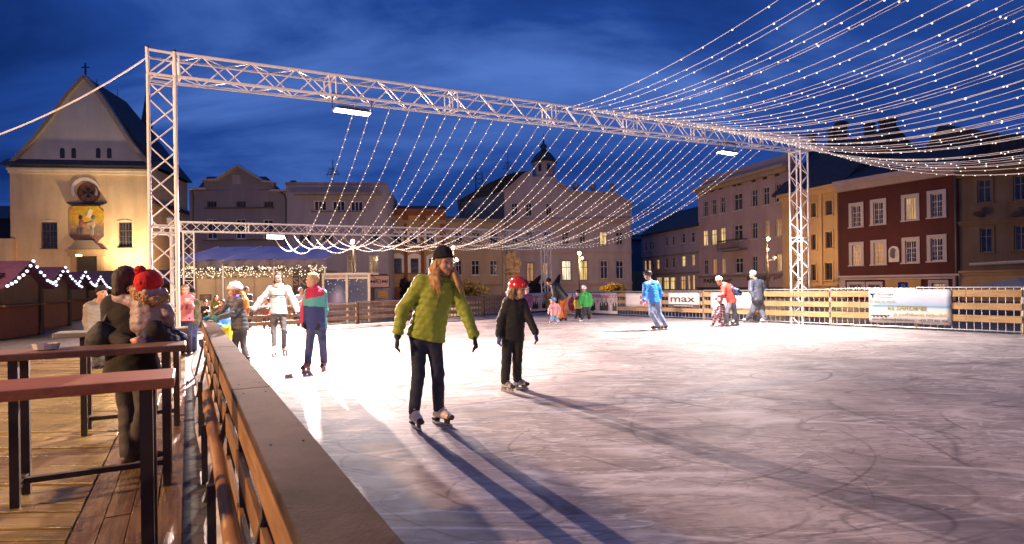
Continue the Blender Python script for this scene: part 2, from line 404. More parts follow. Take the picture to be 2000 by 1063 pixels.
# snow and scraped ice lying along the outside of the barrier
b_ = MB()
pts_i = []; pts_o = []
for k in range(60):
    p = RA - LD * 4 + LD * k * 0.32
    pts_i.append(p - LN * 0.05); pts_o.append(p - LN * (0.33 + 0.03 * math.sin(k * .37 + 2)))
vs = []
for i, o in zip(pts_i, pts_o):
    m1 = (i + o) / 2
    vs += [(i.x, i.y, -0.02), (m1.x, m1.y, -0.035 + random.uniform(-.02, .02)), (o.x, o.y, FLOOR + 0.012)]
fs = []
for k in range(59):
    for j in range(2):
        fs.append((k * 3 + j, k * 3 + j + 1, k * 3 + j + 4, k * 3 + j + 3))
b_.add(vs, fs)
props(b_.build('snow', mat('scraped_snow', (0.36, 0.35, 0.36), 0.7, 0.35, 5, bump=0.6, bscale=20), smooth=True), kind='structure')

M_DECK = wood('wet_deck_wood', (0.11, 0.07, 0.018), (0.34, 0.225, 0.06), rough=0.30, axis=0, spec=0.6, bump=0.35)
M_WALK = wood('wet_walkway_wood', (0.10, 0.055, 0.024), (0.26, 0.155, 0.07), rough=0.28, axis=1, spec=0.6, bump=0.35, rot=-math.atan2(-LD.x, LD.y))
# planks running along the barrier
b_ = MB(); w = 0.145
for j in range(4):
    off = 0.46 + j * (w + 0.006)
    k = -3.0 - random.uniform(0, 2)
    while k < 15:
        L = random.uniform(1.9, 2.6)
        c = RA + LD * (k + L / 2) - LN * (off + w / 2)
        h = 0.028 + random.uniform(-0.004, 0.006)
        b_.obox((c.x, c.y, FLOOR + h / 2 + 0.002), LD * (L / 2 - 0.004), LN * w / 2, (0, 0, h / 2)); k += L
props(b_.build('walkway', M_WALK, bevel=0.004), kind='structure')
# deck of broad boards lying across, towards the stalls
b_ = MB(); k = -1.2
while k < 14.5:
    w = random.choice([0.14, 0.19, 0.19, 0.24])
    y = k + w / 2
    x1 = RA.x + (y - RA.y) * LD.x / LD.y - 1.215
    x = x1
    while x > -16:
        L = random.uniform(2.2, 3.4)
        h = 0.026 + random.uniform(-0.006, 0.008)
        sk = (w / 2) * LD.x / LD.y if x == x1 else 0
        z0_, z1_ = FLOOR + .002, FLOOR + .002 + h
        q = [(x - L + .006, y - w / 2), (x - .006 - sk, y - w / 2), (x - .006 + sk, y + w / 2), (x - L + .006, y + w / 2)]
        b_.box8([(p_, r_, z0_) for p_, r_ in q] + [(p_, r_, z1_) for p_, r_ in q]); x -= L
    k += w + random.choice([0.008, 0.012, 0.04])
props(b_.build('deck', M_DECK, bevel=0.004), kind='structure')

# ------------------------------------------------------------------ buildings
class Facade:
    def __init__(s, px0, Y0, px1, Y1):
        a, b = xy(px0, Y0), xy(px1, Y1)
        s.A = Vector((a.x, a.y, 0)); s.B = Vector((b.x, b.y, 0))
        s.L = (s.B - s.A).length; s.e = (s.B - s.A).normalized()
        n = Vector((s.e.y, -s.e.x, 0))
        s.n = n if n.dot(-s.A) > 0 else -n
    def sz(s, px, py, d=0.0):
        r = ray(px, py); A = s.A + s.n * d; e = s.e
        # A + e*q = (r.x*Y, Y)
        det = r.x * (-e.y) - 1.0 * (-e.x)
        Y = (A.x * (-e.y) - A.y * (-e.x)) / det
        p = Vector((r.x * Y, Y, CAMH + r.z * Y))
        return (Vector((p.x, p.y, 0)) - A).dot(e), p.z
    def P(s, q, z, d=0.0):
        v = s.A + s.e * q + s.n * d; return Vector((v.x, v.y, z))
    def px(s, px, py, d=0.0):
        q, z = s.sz(px, py, d); return s.P(q, z, d)
    def box(s, b, q0, q1, z0, z1, d0, d1, m=0):
        return b.box8([s.P(q0, z0, d1), s.P(q1, z0, d1), s.P(q1, z0, d0), s.P(q0, z0, d0),
                       s.P(q0, z1, d1), s.P(q1, z1, d1), s.P(q1, z1, d0), s.P(q0, z1, d0)], m)

def rect(f, w):
    x0, y0, x1, y1 = w[:4]; xm, ym = (x0 + x1) / 2, (y0 + y1) / 2
    return f.sz(x0, ym)[0], f.sz(x1, ym)[0], f.sz(xm, y1)[1], f.sz(xm, y0)[1]

def window(f, par, w, recess=0.16, frame=None, trim=None, style='x', lit=None, trimmat=None, sill=True, arch=False, d0=0.0):
    q0, q1, z0, z1 = rect(f, w); W, H = q1 - q0, z1 - z0
    frame = frame or M_FRAME; t = min(0.09, W * 0.09)
    b = MB(); dF, dB = d0 - recess + 0.05, d0 - recess
    f.box(b, q0, q0 + t, z0, z1, dF, dB); f.box(b, q1 - t, q1, z0, z1, dF, dB)
    f.box(b, q0 + t, q1 - t, z0, z0 + t, dF, dB); f.box(b, q0 + t, q1 - t, z1 - t, z1, dF, dB)
    i0, i1, j0, j1 = q0 + t, q1 - t, z0 + t, z1 - t
    tm = t * 0.8; zt = z0 + H * 0.66; m = dF + 0.008
    n_leaf = {'x': 2, 'v': 2, 'g': 2, 't': 3, 'n': 1, 'T': 1}[style]
    for k in range(1, n_leaf):
        qc = i0 + (i1 - i0) * k / n_leaf
        f.box(b, qc - tm / 2, qc + tm / 2, j0, j1, m, dB + 0.001)
    if style in 'xgT':
        f.box(b, i0, i1, zt - tm / 2, zt + tm / 2, m + 0.004, dB + 0.002)
    if style == 'g':
        for fz in (0.22, 0.44):
            f.box(b, i0, i1, z0 + H * fz - tm * .25, z0 + H * fz + tm * .25, m + 0.002, dB + 0.003)
        for k in (0.25, 0.75):
            qc = i0 + (i1 - i0) * k; f.box(b, qc - tm * .2, qc + tm * .2, j0, j1, m - 0.002, dB + 0.004)
    wo = b.build('window', frame, par)
    g = MB(); f.box(g, i0, i1, j0, j1, dB + 0.02, dB - 0.02)
    g.build('pane', M_LIT[lit] if lit is not None else M_GLASSES[int(abs(q0 * 7.3 + z0 * 3.1)) % 4], wo)
    if trim:
        b = MB(); tr = trim; pd = d0 + 0.05
        f.box(b, q0 - tr, q0, z0, z1, pd, d0 - 0.02); f.box(b, q1, q1 + tr, z0, z1, pd, d0 - 0.02)
        f.box(b, q0 - tr, q1 + tr, z1, z1 + tr, pd + 0.003, d0 - 0.02)
        if arch:
            pts = [f.P(q0 - tr + (W + 2 * tr) * k / 10, z1 + tr + math.sin(math.pi * k / 10) * tr * 0.9, pd) for k in range(11)]
            b.prism(pts, f.n * -0.06)
        b.build('surround', trimmat or M_WHITE, wo)
    if sill:
        b = MB(); e = (trim or 0.0) + 0.05
        f.box(b, q0 - e, q1 + e, z0 - 0.09, z0, d0 + 0.12, d0 - 0.05)
        b.build('sill', trimmat or frame, wo)
    return q0, q1, z0, z1

def wall(f, par, m, z0, z1, holes, depth, q0=0.0, q1=None, rev=0.22):
    q1 = f.L if q1 is None else q1
    qs = sorted({q0, q1, *[h[0] for h in holes], *[h[1] for h in holes]}); zs = sorted({z0, z1, *[h[2] for h in holes], *[h[3] for h in holes]})
    qs = [q for q in qs if q0 <= q <= q1]; zs = [z for z in zs if z0 <= z <= z1]
    b = MB()
    for i in range(len(qs) - 1):
        for j in range(len(zs) - 1):
            qc, zc = (qs[i] + qs[i + 1]) / 2, (zs[j] + zs[j + 1]) / 2
            if any(h[0] < qc < h[1] and h[2] < zc < h[3] for h in holes): continue
            b.quad(f.P(qs[i], zs[j]), f.P(qs[i + 1], zs[j]), f.P(qs[i + 1], zs[j + 1]), f.P(qs[i], zs[j + 1]))
    for h in holes:
        a = [(h[0], h[2]), (h[1], h[2]), (h[1], h[3]), (h[0], h[3])]
        for k in range(4):
            (p, q), (r, s) = a[k], a[(k + 1) % 4]
            b.quad(f.P(p, q), f.P(r, s), f.P(r, s, -rev), f.P(p, q, -rev))
    a = [(q0, z0), (q1, z0), (q1, z1), (q0, z1)]
    for k in range(4):
        (p, q), (r, s) = a[k], a[(k + 1) % 4]
        b.quad(f.P(p, q), f.P(r, s), f.P(r, s, -rev - .03), f.P(p, q, -rev - .03))
    f.box(b, q0, q1, z0, z1, -rev - .03, -depth)
    return b.build('wall', m, par)

def roof_part(f, par, zl, zr, ridge, back, over=0.35, m=None, q0=None, q1=None, inset=(0, 0)):
    """pitched roof: eave heights at both ends, ridge height above eave, set back by 'back' (metres)"""
    q0 = -0.1 if q0 is None else q0; q1 = f.L + 0.1 if q1 is None else q1
    b = MB(); th = 0.18
    e0, e1 = f.P(q0, zl + 0.02, over), f.P(q1, zr + 0.02, over)
    r0, r1 = f.P(q0 + inset[0], zl + ridge, -back), f.P(q1 - inset[1], zr + ridge, -back)
    k0, k1 = f.P(q0, zl + 0.02, -2 * back - over), f.P(q1, zr + 0.02, -2 * back - over)
    u = Vector((0, 0, th))
    v = [e0, e1, r1, r0, k0, k1]; v = [Vector(p) + u for p in v] + [e0, e1, k1, k0]
    b.add(v, [(0, 1, 2, 3), (3, 2, 5, 4), (0, 3, 4, 9, 6), (1, 7, 8, 5, 2), (0, 6, 7, 1), (4, 5, 8, 9), (6, 9, 8, 7)])
    return b.build('roof', m or M_ROOF, par)

def chimney(f, par, q, z0, z1, d, w=0.6, m=None):
    b = MB(); f.box(b, q - w / 2, q + w / 2, z0, z1, d, d - w); f.box(b, q - w / 2 - .06, q + w / 2 + .06, z1 - .25, z1 - 0.1, d + .06, d - w - .06)
    return b.build('chimney', m or mat('chimney_brick', (0.1, 0.07, 0.06), 0.9, 0.3, 5), par)

def cornice(f, par, py, px, h, proud, m, q0=0.0, q1=None, name='cornice'):
    z = f.sz(px, py)[1]; q1 = f.L if q1 is None else q1
    b = MB(); f.box(b, q0 - 0.02, q1 + 0.02, z - h, z - h * 0.45, proud * 0.55, -0.03); f.box(b, q0 - 0.05, q1 + 0.05, z - h * 0.45, z, proud, -0.03)
    return b.build(name, m, par)

def gable_prism(f, pts, m, par, thick, name='gable', d=0.0):
    return MB().prism([f.px(x, y, d) for x, y in pts], f.n * -thick).build(name, m, par)

def holes_of(f, wins): return [rect(f, w) for w in wins]

# ---- gabled pale house with the cafe in front
P_GREY = plaster('taupe_render', (0.22, 0.19, 0.20)); P_LILAC = plaster('lilac_render', (0.27, 0.25, 0.30))
P_PINK = plaster('dusty_pink_render', (0.34, 0.27, 0.28)); P_OCHRE = plaster('ochre_render', (0.42, 0.27, 0.12)); P_RED = plaster('oxblood_render', (0.065, 0.010, 0.010), 0.25)
P_BRICK = plaster('red_brown_render', (0.22, 0.075, 0.045)); P_BROWN = plaster('brown_render', (0.14, 0.095, 0.06), 0.25); P_SAND = plaster('sand_render', (0.36, 0.27, 0.19))
P_BLUE = plaster('blue_grey_render', (0.11, 0.15, 0.19)); P_CREAM = plaster('cream_render', (0.60, 0.44, 0.25), 0.16)

f = Facade(372, 58, 561, 58)
t = thing('gabled_house', 'pale three storey house with a stepped gable, behind the blue awning', 'house', f.P(f.L / 2, FLOOR, 0))
w1 = [(404, 393.5, 423, 405), (461, 393.5, 480, 405), (515, 394, 534, 405.5)]
w2 = [(404, 428, 424, 467), (460, 428, 480, 467), (514, 429, 534, 467)]
zt = f.sz(466, 371)[1]
wall(f, t, P_GREY, FLOOR, zt, holes_of(f, w1 + w2), 12)
for w in w1: window(f, t, w, style='t', frame=M_DARKFRAME)
for w in w2: window(f, t, w, style='v')
b = MB(); b.prism([f.px(x, y) for x, y in [(398.5, 371), (398.5, 353), (427, 352), (467, 326), (514, 354), (534, 356), (534, 371)]], f.n * -0.6); b.build('gable', P_GREY, t)
b = MB()
for a, c in (((396, 353), (428, 352)), ((426, 351), (467, 324.5)), ((467, 324.5), (516, 354.5)), ((512, 355), (537, 357)), ((371, 369), (402, 369)), ((530, 373), (562, 373))):
    b.bar(f.px(*a, 0.1), f.px(*c, 0.1), 0.9, 0.16, f.n.cross(f.e))
b.build('coping', plaster('pale_coping', (0.4, 0.34, 0.33)), t)
zs = f.sz(466, 390)
b = MB(); f.box(b, f.sz(400, 406)[0], f.sz(536, 406)[0], f.sz(466, 407.5)[1], f.sz(466, 405.5)[1], 0.2, -0.02); b.build('sill_course', M_DARKFRAME, t)
b = MB(); f.box(b, f.sz(398, 406)[0], f.sz(536, 406)[0], f.sz(466, 470)[1], f.sz(466, 468)[1], 0.2, -0.02); b.build('sill_course', M_DARKFRAME, t)
b = MB(); q, z = f.sz(462, 350); f.box(b, q - .4, q + .4, z - .5, z + .4, 0.04, -0.02); b.build('niche', P_PINK, t)
MB().add([f.px(385, 369, -1), f.px(550, 372, -1), f.px(520, 345, -7), f.px(405, 345, -7)], [(0, 1, 2, 3)]).add([f.px(385, 369, -1), f.px(405, 345, -7), f.px(390, 369, -13)], [(0, 1, 2)]).add([f.px(550, 372, -1), f.px(550, 372, -13), f.px(520, 345, -7)], [(0, 1, 2)]).build('roof', M_ROOF, t)
chimney(f, t, f.sz(557, 350)[0], f.sz(557, 375)[1], f.sz(557, 345.5)[1], -2, 0.45)
b = MB(); b.path([f.px(548, 375, .12), f.px(556, 380, .12), f.px(559, 390, .12), f.px(559, 530, .12)], 0.07); b.build('drainpipe', M_BLACKMETAL, t)
b = MB(); b.path([f.px(375, 372, .12), f.px(377, 385, .12), f.px(377, 530, .12)], 0.07); b.build('drainpipe', M_BLACKMETAL, t)

# ---- plain flat roofed block
f = Facade(561, 58, 757, 59)
t = thing('flat_roofed_house', 'lilac grey flat roofed block with strip windows and a shop below', 'house', f.P(f.L / 2, FLOOR, 0))
w1 = [(613, 392, 638, 412), (649, 392.5, 674, 412.5), (684.5, 393, 709, 413)]
w2 = [(585, 455, 607, 470), (630, 455, 650, 470), (721, 454, 740, 470)]
w3 = [(678, 499, 696, 533), (720.5, 499, 740, 533)]
zt = f.sz(660, 359)[1]
wall(f, t, P_LILAC, FLOOR, zt, holes_of(f, w1 + w2 + w3), 12)
for w in w1: window(f, t, w, style='t', frame=M_FRAME)
for w in w2: window(f, t, w, style='v', frame=M_DARKFRAME)
for w in w3: window(f, t, w, style='x')
b = MB(); f.box(b, -0.05, f.L + .05, zt - 0.12, zt + 0.12, 0.12, -0.6); b.build('coping', P_GREY, t)
b = MB(); f.box(b, f.sz(578, 380)[0], f.sz(744, 380)[0], f.sz(660, 382)[1], f.sz(660, 377)[1], 0.8, -0.02); b.build('canopy', P_GREY, t)
b = MB(); f.box(b, f.sz(609, 414)[0], f.sz(714, 414)[0], f.sz(660, 414.5)[1], f.sz(660, 412.7)[1], 0.14, -0.02); b.build('sill_course', M_DARKFRAME, t)
b = MB(); f.box(b, f.sz(655, 537)[0], f.L, f.sz(700, 538.5)[1], f.sz(700, 535.5)[1], 0.3, -0.02); b.build('cornice', M_DARKFRAME, t)
b = MB(); f.box(b, f.sz(721, 570)[0], f.sz(732, 570)[0], f.sz(727, 597)[1], f.sz(727, 563)[1], 0.03, -0.02); b.build('door', M_DARKFRAME, t)
b = MB(); f.box(b, f.sz(748, 558)[0], f.sz(757, 558)[0], FLOOR, f.sz(752, 540)[1], 0.06, -0.02); b.build('pilaster', P_PINK, t)
# shop board
P0 = f.px(740, 550, 0.12)
s = thing('shop_sign', 'square pink shop board lettered MIOMI on the lilac block', 'sign', P0)
b = MB(); q0, q1, z0, z1 = rect(f, (720, 539, 760, 561)); f.box(b, q0, q1, z0, z1, 0.12, 0.0); b.build('board', mat('pink_sign_board', (0.66, 0.42, 0.38), 0.5, 0.08, 3), s)
b = MB()
for a in ((q0 - .06, q0, z0, z1), (q1, q1 + .06, z0, z1), (q0 - .06, q1 + .06, z0 - .06, z0), (q0 - .06, q1 + .06, z1, z1 + .06)): f.box(b, *a, 0.15, 0.0)
b.build('frame', M_BLACKMETAL, s)
M_INK = mat('black_lettering', (0.015, 0.014, 0.015), 0.5, 0.1, 4)
text_mesh('lettering', 'MI   MI', M_INK, s, f.px(740, 552.6, 0.125), f.e, Vector((0, 0, 1)), (z1 - z0) * 0.26, (q1 - q0) * 0.86, shear=0.15, thick=0.02)
b = MB(); qc, zc = f.sz(740.5, 550)
for k in range(18):
    a0, a1 = k * math.tau / 18, (k + 1) * math.tau / 18; r = (z1 - z0) * 0.17
    b.bar(f.P(qc + r * math.cos(a0), zc + r * math.sin(a0), .13), f.P(qc + r * math.cos(a1), zc + r * math.sin(a1), .13), 0.06, 0.02, f.n)
b.bar(f.P(qc - r * .5, zc, .13), f.P(qc + r * .5, zc + .02, .13), 0.04, 0.02, f.n)
b.bar(f.P(qc - r * 3.6, zc + r * 2.7, .13), f.P(qc - r * .7, zc + r * .7, .13), 0.05, 0.02, f.n); b.build('emblem', M_INK, s)
for i, (y0, y1) in enumerate(((569.5, 575.3), (576.3, 582))):
    q0, q1, z0, z1 = rect(f, (738, y0, 757, y1))
    s = thing('notice_board', ['upper', 'lower'][i] + ' yellow notice board below the pink shop board', 'sign', f.P((q0 + q1) / 2, z0, 0.1), 'yellow notice boards')
    b = MB(); f.box(b, q0, q1, z0, z1, 0.1, -0.01); b.build('board', mat('yellow_board', (0.62, 0.4, 0.08), 0.5, 0.15, 4), s)
    b = MB()
    for k in range(6):
        a = q0 + (q1 - q0) * (0.1 + 0.14 * k); f.box(b, a, a + (q1 - q0) * 0.1, z0 + (z1 - z0) * 0.35, z0 + (z1 - z0) * (0.6 + 0.1 * (k % 2)), 0.104, 0.09)
    b.build('lettering', mat('orange_lettering', (0.5, 0.13, 0.03), 0.5, 0.1, 4), s)

# ---- small brick red house
f = Facade(757, 66, 872, 67)
t = thing('red_pilaster_house', 'low ochre house with brick red pilasters and white arched windows', 'house', f.P(f.L / 2, FLOOR, 0))
w1 = [(769, 456, 784, 475), (800, 456, 815, 475), (833, 456, 848, 475)]
w2 = [(769.5, 505, 784.5, 533.5), (802, 505, 817.5, 533.5), (838, 506, 852, 534)]
zt = f.sz(815, 411)[1]
wall(f, t, P_OCHRE, FLOOR, zt, holes_of(f, w1 + w2), 10)
for w in w1: window(f, t, w, style='v', frame=M_DARKFRAME, trim=0.25)
for w in w2: window(f, t, w, style='T', frame=M_DARKFRAME, trim=0.3, arch=True)
for x0, x1 in ((757.5, 764), (789.5, 795.5), (822, 828.5), (860, 871)):
    b = MB(); f.box(b, f.sz(x0, 500)[0], f.sz(x1, 500)[0], FLOOR, f.sz(815, 437)[1], 0.14, -0.02); b.build('pilaster', P_BRICK, t)
cornice(f, t, 409, 815, 0.7, 0.5, P_BRICK); cornice(f, t, 434, 815, 0.35, 0.25, P_SAND); cornice(f, t, 548, 815, 0.3, 0.2, P_SAND)
for x0, x1 in ((758, 764), (786, 798), (820, 832), (858, 871)):
    b = MB(); f.box(b, f.sz(x0, 425)[0], f.sz(x1, 425)[0], f.sz(815, 430)[1], f.sz(815, 418)[1], 0.05, -0.02); b.build('panel', P_BRICK, t)
b = MB(); f.box(b, 0, f.L, FLOOR, f.sz(815, 560)[1], 0.06, -0.02); b.build('plinth', P_BRICK, t)
roof_part(f, t, zt, zt, 1.0, 5)

# ---- low grey house
f = Facade(872, 68, 985, 70)
t = thing('low_grey_house', 'low sand coloured house between the red pilasters and the turret building', 'house', f.P(f.L / 2, FLOOR, 0))
w1 = [(890, 455, 902, 474), (922, 455, 936, 474), (957, 455, 971, 474)]
w2 = [(890.5, 508.5, 901.5, 537.5), (921, 508.5, 936.5, 537.5), (957, 508.5, 972, 537.5)]
zt = f.sz(928, 428)[1]
wall(f, t, P_SAND, FLOOR, zt, holes_of(f, w1 + w2), 10)
for w in w1: window(f, t, w, style='x', frame=M_DARKFRAME)
for w in w2: window(f, t, w, style='x')
cornice(f, t, 428, 928, 0.4, 0.35, P_GREY); cornice(f, t, 556, 928, 0.15, 0.12, P_GREY)
roof_part(f, t, zt, zt, 0.5, 4)
b = MB(); b.tube(f.px(984, 428, .1), f.px(984, 585, .1), 0.08); b.build('drainpipe', M_STEEL, t)

# ---- building with gable and turret
f = Facade(985, 72, 1234, 72)
t = thing('turret_building', 'ornate lilac building with a curved gable and a small dark domed turret', 'building', f.P(f.L / 2, FLOOR, 0))
w2 = [(998.5, 452.5, 1012, 477), (1027, 452.5, 1040, 477), (1062, 452, 1074, 477), (1097, 453, 1110.5, 478), (1132, 453, 1143.5, 478), (1171.4, 453, 1185, 478), (1203, 453.5, 1216.5, 478.5)]
w3 = [(1027.5, 513, 1043, 550), (1059, 513, 1071, 550), (1097, 509, 1115.5, 548), (1130, 509, 1148, 548), (1172.5, 509, 1187, 545), (1203, 509, 1217.5, 545)]
zt = f.sz(1110, 429.5)[1]
P_LILAC2 = plaster('mauve_render', (0.34, 0.30, 0.325))
wall(f, t, P_LILAC2, FLOOR, zt, holes_of(f, w2 + w3), 14)
for i, w in enumerate(w2): window(f, t, w, style='x', trim=0.16, trimmat=P_PINK, lit=0 if i == 5 else None)
for i, w in enumerate(w3): window(f, t, w, style='x', trim=0.2, trimmat=P_PINK, lit={0: 2, 1: 2, 2: 3, 3: 0}.get(i), frame=M_DARKFRAME if i < 4 else None)
cornice(f, t, 428, 1110, 0.5, 0.4, P_PINK); cornice(f, t, 492, 1110, 0.3, 0.2, P_PINK); cornice(f, t, 553, 1110, 0.35, 0.25, P_PINK)
for y in (559, 565, 571): 
    b = MB(); z = f.sz(1110, y)[1]; f.box(b, 0, f.L, z - .12, z, 0.06, -0.02); b.build('rustication', P_PINK, t)
gable_prism(f, [(985, 429), (985, 376), (1008, 356), (1023, 342), (1036, 335), (1041, 345), (1086, 345), (1089, 359), (1105, 365), (1112, 374), (1135, 377), (1178, 378), (1198, 378), (1212, 386), (1234, 401), (1234, 429)], P_LILAC2, t, 3.0)
for w in [(998.5, 397, 1011, 423), (1026.5, 397, 1039, 423), (1066, 398, 1077, 422)]: window(f, t, w, recess=-0.03, d0=0.02, style='x', trim=0.15, trimmat=P_PINK)
for grp in ((((984, 376), (1008, 355)), ((1008, 355), (1024, 341)), ((1024, 341), (1037, 334))), (((1088, 359), (1106, 364.5)), ((1106, 365), (1113, 373.5)), ((1112, 374), (1180, 377.5)), ((1178, 377.5), (1199, 377.5)), ((1199, 378), (1213, 386)), ((1212, 386), (1235, 400.5)))):
    b = MB()
    for a, c in grp: b.bar(f.px(*a, 0.1), f.px(*c, 0.1), 0.6, 0.22, f.n.cross(f.e))
    b.build('coping', P_PINK, t)
for x, y in ((1124, 376), (1158, 377), (1196, 377)):
    p = f.px(x, y, -0.6); MB().lathe(p, [(0.25, 0), (0.3, .12), (0.12, .25), (0.3, .5), (0.42, .75), (0.36, 1.0), (0.1, 1.15), (0.0, 1.25)], 10).build('urn', P_GREY, t, smooth=True)
tc0 = f.px(1062.5, 345, -1.6)
k_ = 74 / F; rr = 21.5 * k_
MB().lathe(tc0, [(rr * 1.04, -1.6), (rr * 1.04, 0.0), (rr, 0.05), (rr, 23 * k_), (rr * 1.12, 23.5 * k_), (rr * 1.12, 26 * k_)], 8).build('turret', P_LILAC2, t)
dm = MB().lathe(tc0, [(rr * 1.2, 26 * k_), (rr * 1.18, 28 * k_), (rr * 1.08, 32 * k_), (rr * 0.95, 37 * k_), (rr * 0.72, 43 * k_), (rr * .42, 48 * k_), (rr * .24, 52 * k_), (rr * .2, 55 * k_), (rr * .34, 57 * k_), (rr * .3, 60 * k_), (rr * .1, 64 * k_), (rr * .05, 72 * k_), (rr * .02, 84 * k_)], 12).build('dome', mat('dark_copper_roof', (0.02, 0.022, 0.028), 0.5, 0.3, 3), t, smooth=True)
for dx in (-9, 8):
    b = MB(); p = tc0 + f.e * (dx * k_) + f.n * (rr * 0.97); b.obox(p + Vector((0, 0, 13 * k_)), f.e * 0.17, f.n * 0.12, (0, 0, 0.42)); b.build('turret_window', M_GLASS, t)
MB().prism([f.px(898, 428, -3), f.px(898, 396, -3), f.px(985, 372, -3), f.px(985, 428, -3)], f.n * -8).build('side_wall', P_BLUE, t)
MB().prism([f.px(893, 396, -2.7), f.px(897, 390, -2.7), f.px(930, 372, -2.7), f.px(955, 357, -2.7), f.px(1003, 337, -2.7), f.px(1037, 333.5, -3.1), f.px(990, 374, -3.1)], f.n * -8).build('roof', M_ROOF, t)
MB().prism([f.px(893, 396.5, -2.5), f.px(893, 390, -2.5), f.px(899, 390, -2.5), f.px(899, 420, -2.5), f.px(897, 420, -2.5)], f.n * -.3).build('gutter', M_BLACKMETAL, t)
p = f.px(936, 372, -5); b = MB(); hh = 3.3
for sx, sy in ((-.5, -.3), (.5, -.3), (.5, .3), (-.5, .3)): b.tube(p + Vector((sx, sy, -1)), p + Vector((sx * .8, sy * .8, hh - 1)), 0.05, n=5)
for k in range(5):
    z = k * .6 - .6; b.tube(p + Vector((-.5, -.3, z)), p + Vector((.5, -.3, z + .5)), 0.03, n=4); b.tube(p + Vector((.5, -.3, z)), p + Vector((-.5, -.3, z + .5)), 0.03, n=4)
b.build('roof_mast', M_BLACKMETAL, t)

# ---- dark slot between: far house
f = Facade(1232, 95, 1258, 95)
t = thing('distant_house', 'dark narrow far house seen in the gap by the turret building', 'house', f.P(f.L / 2, FLOOR, 0))
wall(f, t, P_BLUE, FLOOR, f.sz(1245, 470)[1], [], 10); roof_part(f, t, f.sz(1245, 470)[1], f.sz(1245, 470)[1], 1.2, 4)
f2 = Facade(1232, 93, 1257, 93); b = MB(); f2.box(b, 0, f2.L, FLOOR, f2.sz(1245, 530)[1], 0, -1.0); b.build('ground_floor', P_OCHRE, t)

# ---- low terrace
f = Facade(1254, 84, 1365.5, 69)
t = thing('low_terrace_house', 'low pinkish two storey house with a long dark roof and lit shop windows', 'house', f.P(f.L / 2, FLOOR, 0))
w1 = [(1259, 474, 1263, 491), (1267, 473, 1272, 489), (1273.5, 473, 1278, 488), (1299, 463, 1304, 481), (1312, 461.5, 1317, 479.5), (1331, 456, 1337.5, 475), (1349, 454, 1356.5, 474)]
w2 = [(1258, 509, 1262.5, 528), (1266, 508.5, 1271, 528), (1273, 508.5, 1277, 527), (1282.5, 507, 1288, 526), (1299, 504.5, 1304, 524), (1312, 503, 1317.5, 523), (1331, 500, 1338.5, 521), (1350, 497, 1357, 519)]
w3 = [(1282, 541, 1292, 566), (1295.5, 541, 1306, 566), (1308, 541, 1318.5, 566), (1329, 539, 1338.5, 566), (1342, 538, 1348, 566), (1351.5, 537, 1357, 566)]
z0_, z1_ = f.sz(1254, 464)[1], f.sz(1365, 439)[1]; zt = (z0_ + z1_) / 2
wall(f, t, P_PINK, FLOOR, zt, holes_of(f, w1 + w2 + w3), 9)
for w in w1: window(f, t, w, style='T')
for i, w in enumerate(w2): window(f, t, w, style='T', lit={0: 1, 1: 1, 3: 1, 6: 0, 7: 1}.get(i))
for i, w in enumerate(w3): window(f, t, w, style='T', lit=[1, 0, 0, 1, 1, 1][i], sill=False)
cornice(f, t, 497, 1310, 0.18, 0.12, P_GREY); cornice(f, t, 533, 1310, 0.2, 0.15, P_GREY)
roof_part(f, t, zt, zt, 3.2, 4.5)

# ---- four storey house
f = Facade(1365.5, 69, 1543, 55)
t = thing('four_storey_house', 'tall pink four storey house with lit windows and stationery shop lettering', 'house', f.P(f.L / 2, FLOOR, 0))
w1 = [(1373.5, 393, 1382, 423.5), (1390, 389, 1398.6, 419.5), (1406.5, 384.5, 1415.7, 416), (1433, 378, 1449.6, 411), (1467.4, 370, 1479, 404), (1490, 365, 1502, 400.5), (1514, 359.5, 1525.4, 395)]
w2 = [(1372.5, 450, 1382.5, 480.5), (1389, 448, 1399.5, 479), (1406.5, 444.5, 1417, 476), (1433, 439, 1450, 470.7), (1468, 434, 1479, 467), (1492, 431, 1503, 465), (1514.5, 428, 1527, 462)]
w3 = [(1374.5, 508, 1383, 536.5), (1391.5, 506, 1400, 536), (1408.5, 505, 1417, 535), (1435.5, 503, 1451, 534), (1468.5, 500, 1479, 531), (1493, 498.5, 1502, 530.5), (1516, 496, 1527, 530)]
zt = f.sz(1454, 345)[1]
wall(f, t, plaster('rose_render', (0.40, 0.28, 0.25)), FLOOR, zt, holes_of(f, w1 + w2 + w3), 12)
for w in w1: window(f, t, w, style='x')
for i, w in enumerate(w2): window(f, t, w, style='x', lit={0: 0, 1: 0, 2: 0, 5: 2, 6: 2}.get(i))
for i, w in enumerate(w3): window(f, t, w, style='x', lit={1: 2, 2: 2, 5: 2, 6: 1}.get(i))
zc = f.sz(1454, 345)[1]
cornice(f, t, 343, 1454, 0.7, 0.7, P_SAND)
b = MB(); f.box(b, 0.3, f.L - .0, zc + 0.02, f.sz(1454, 323)[1], -0.4, -1.0); b.build('parapet', P_PINK, t)
cornice(f, t, 536, 1454, 0.25, 0.2, P_GREY); cornice(f, t, 561, 1454, 0.3, 0.5, M_DARKFRAME)
for x, y in ((1376, 377), (1391, 372), (1408, 367), (1434.5, 361), (1444.5, 358.5), (1472, 352), (1494, 346.5), (1518, 340)):
    b = MB(); q, z = f.sz(x, y); f.box(b, q - .3, q + .3, z - .2, z + .22, 0.02, -0.05); b.build('attic_vent', M_BLACKMETAL, t)
b = MB(); q0, q1 = f.sz(1415, 478)[0], f.sz(1459, 478)[0]; z = f.sz(1437, 487)[1]; f.box(b, q0, q1, z - .18, z, 1.0, -0.02)
ba = b.build('balcony', P_GREY, t); b = MB()
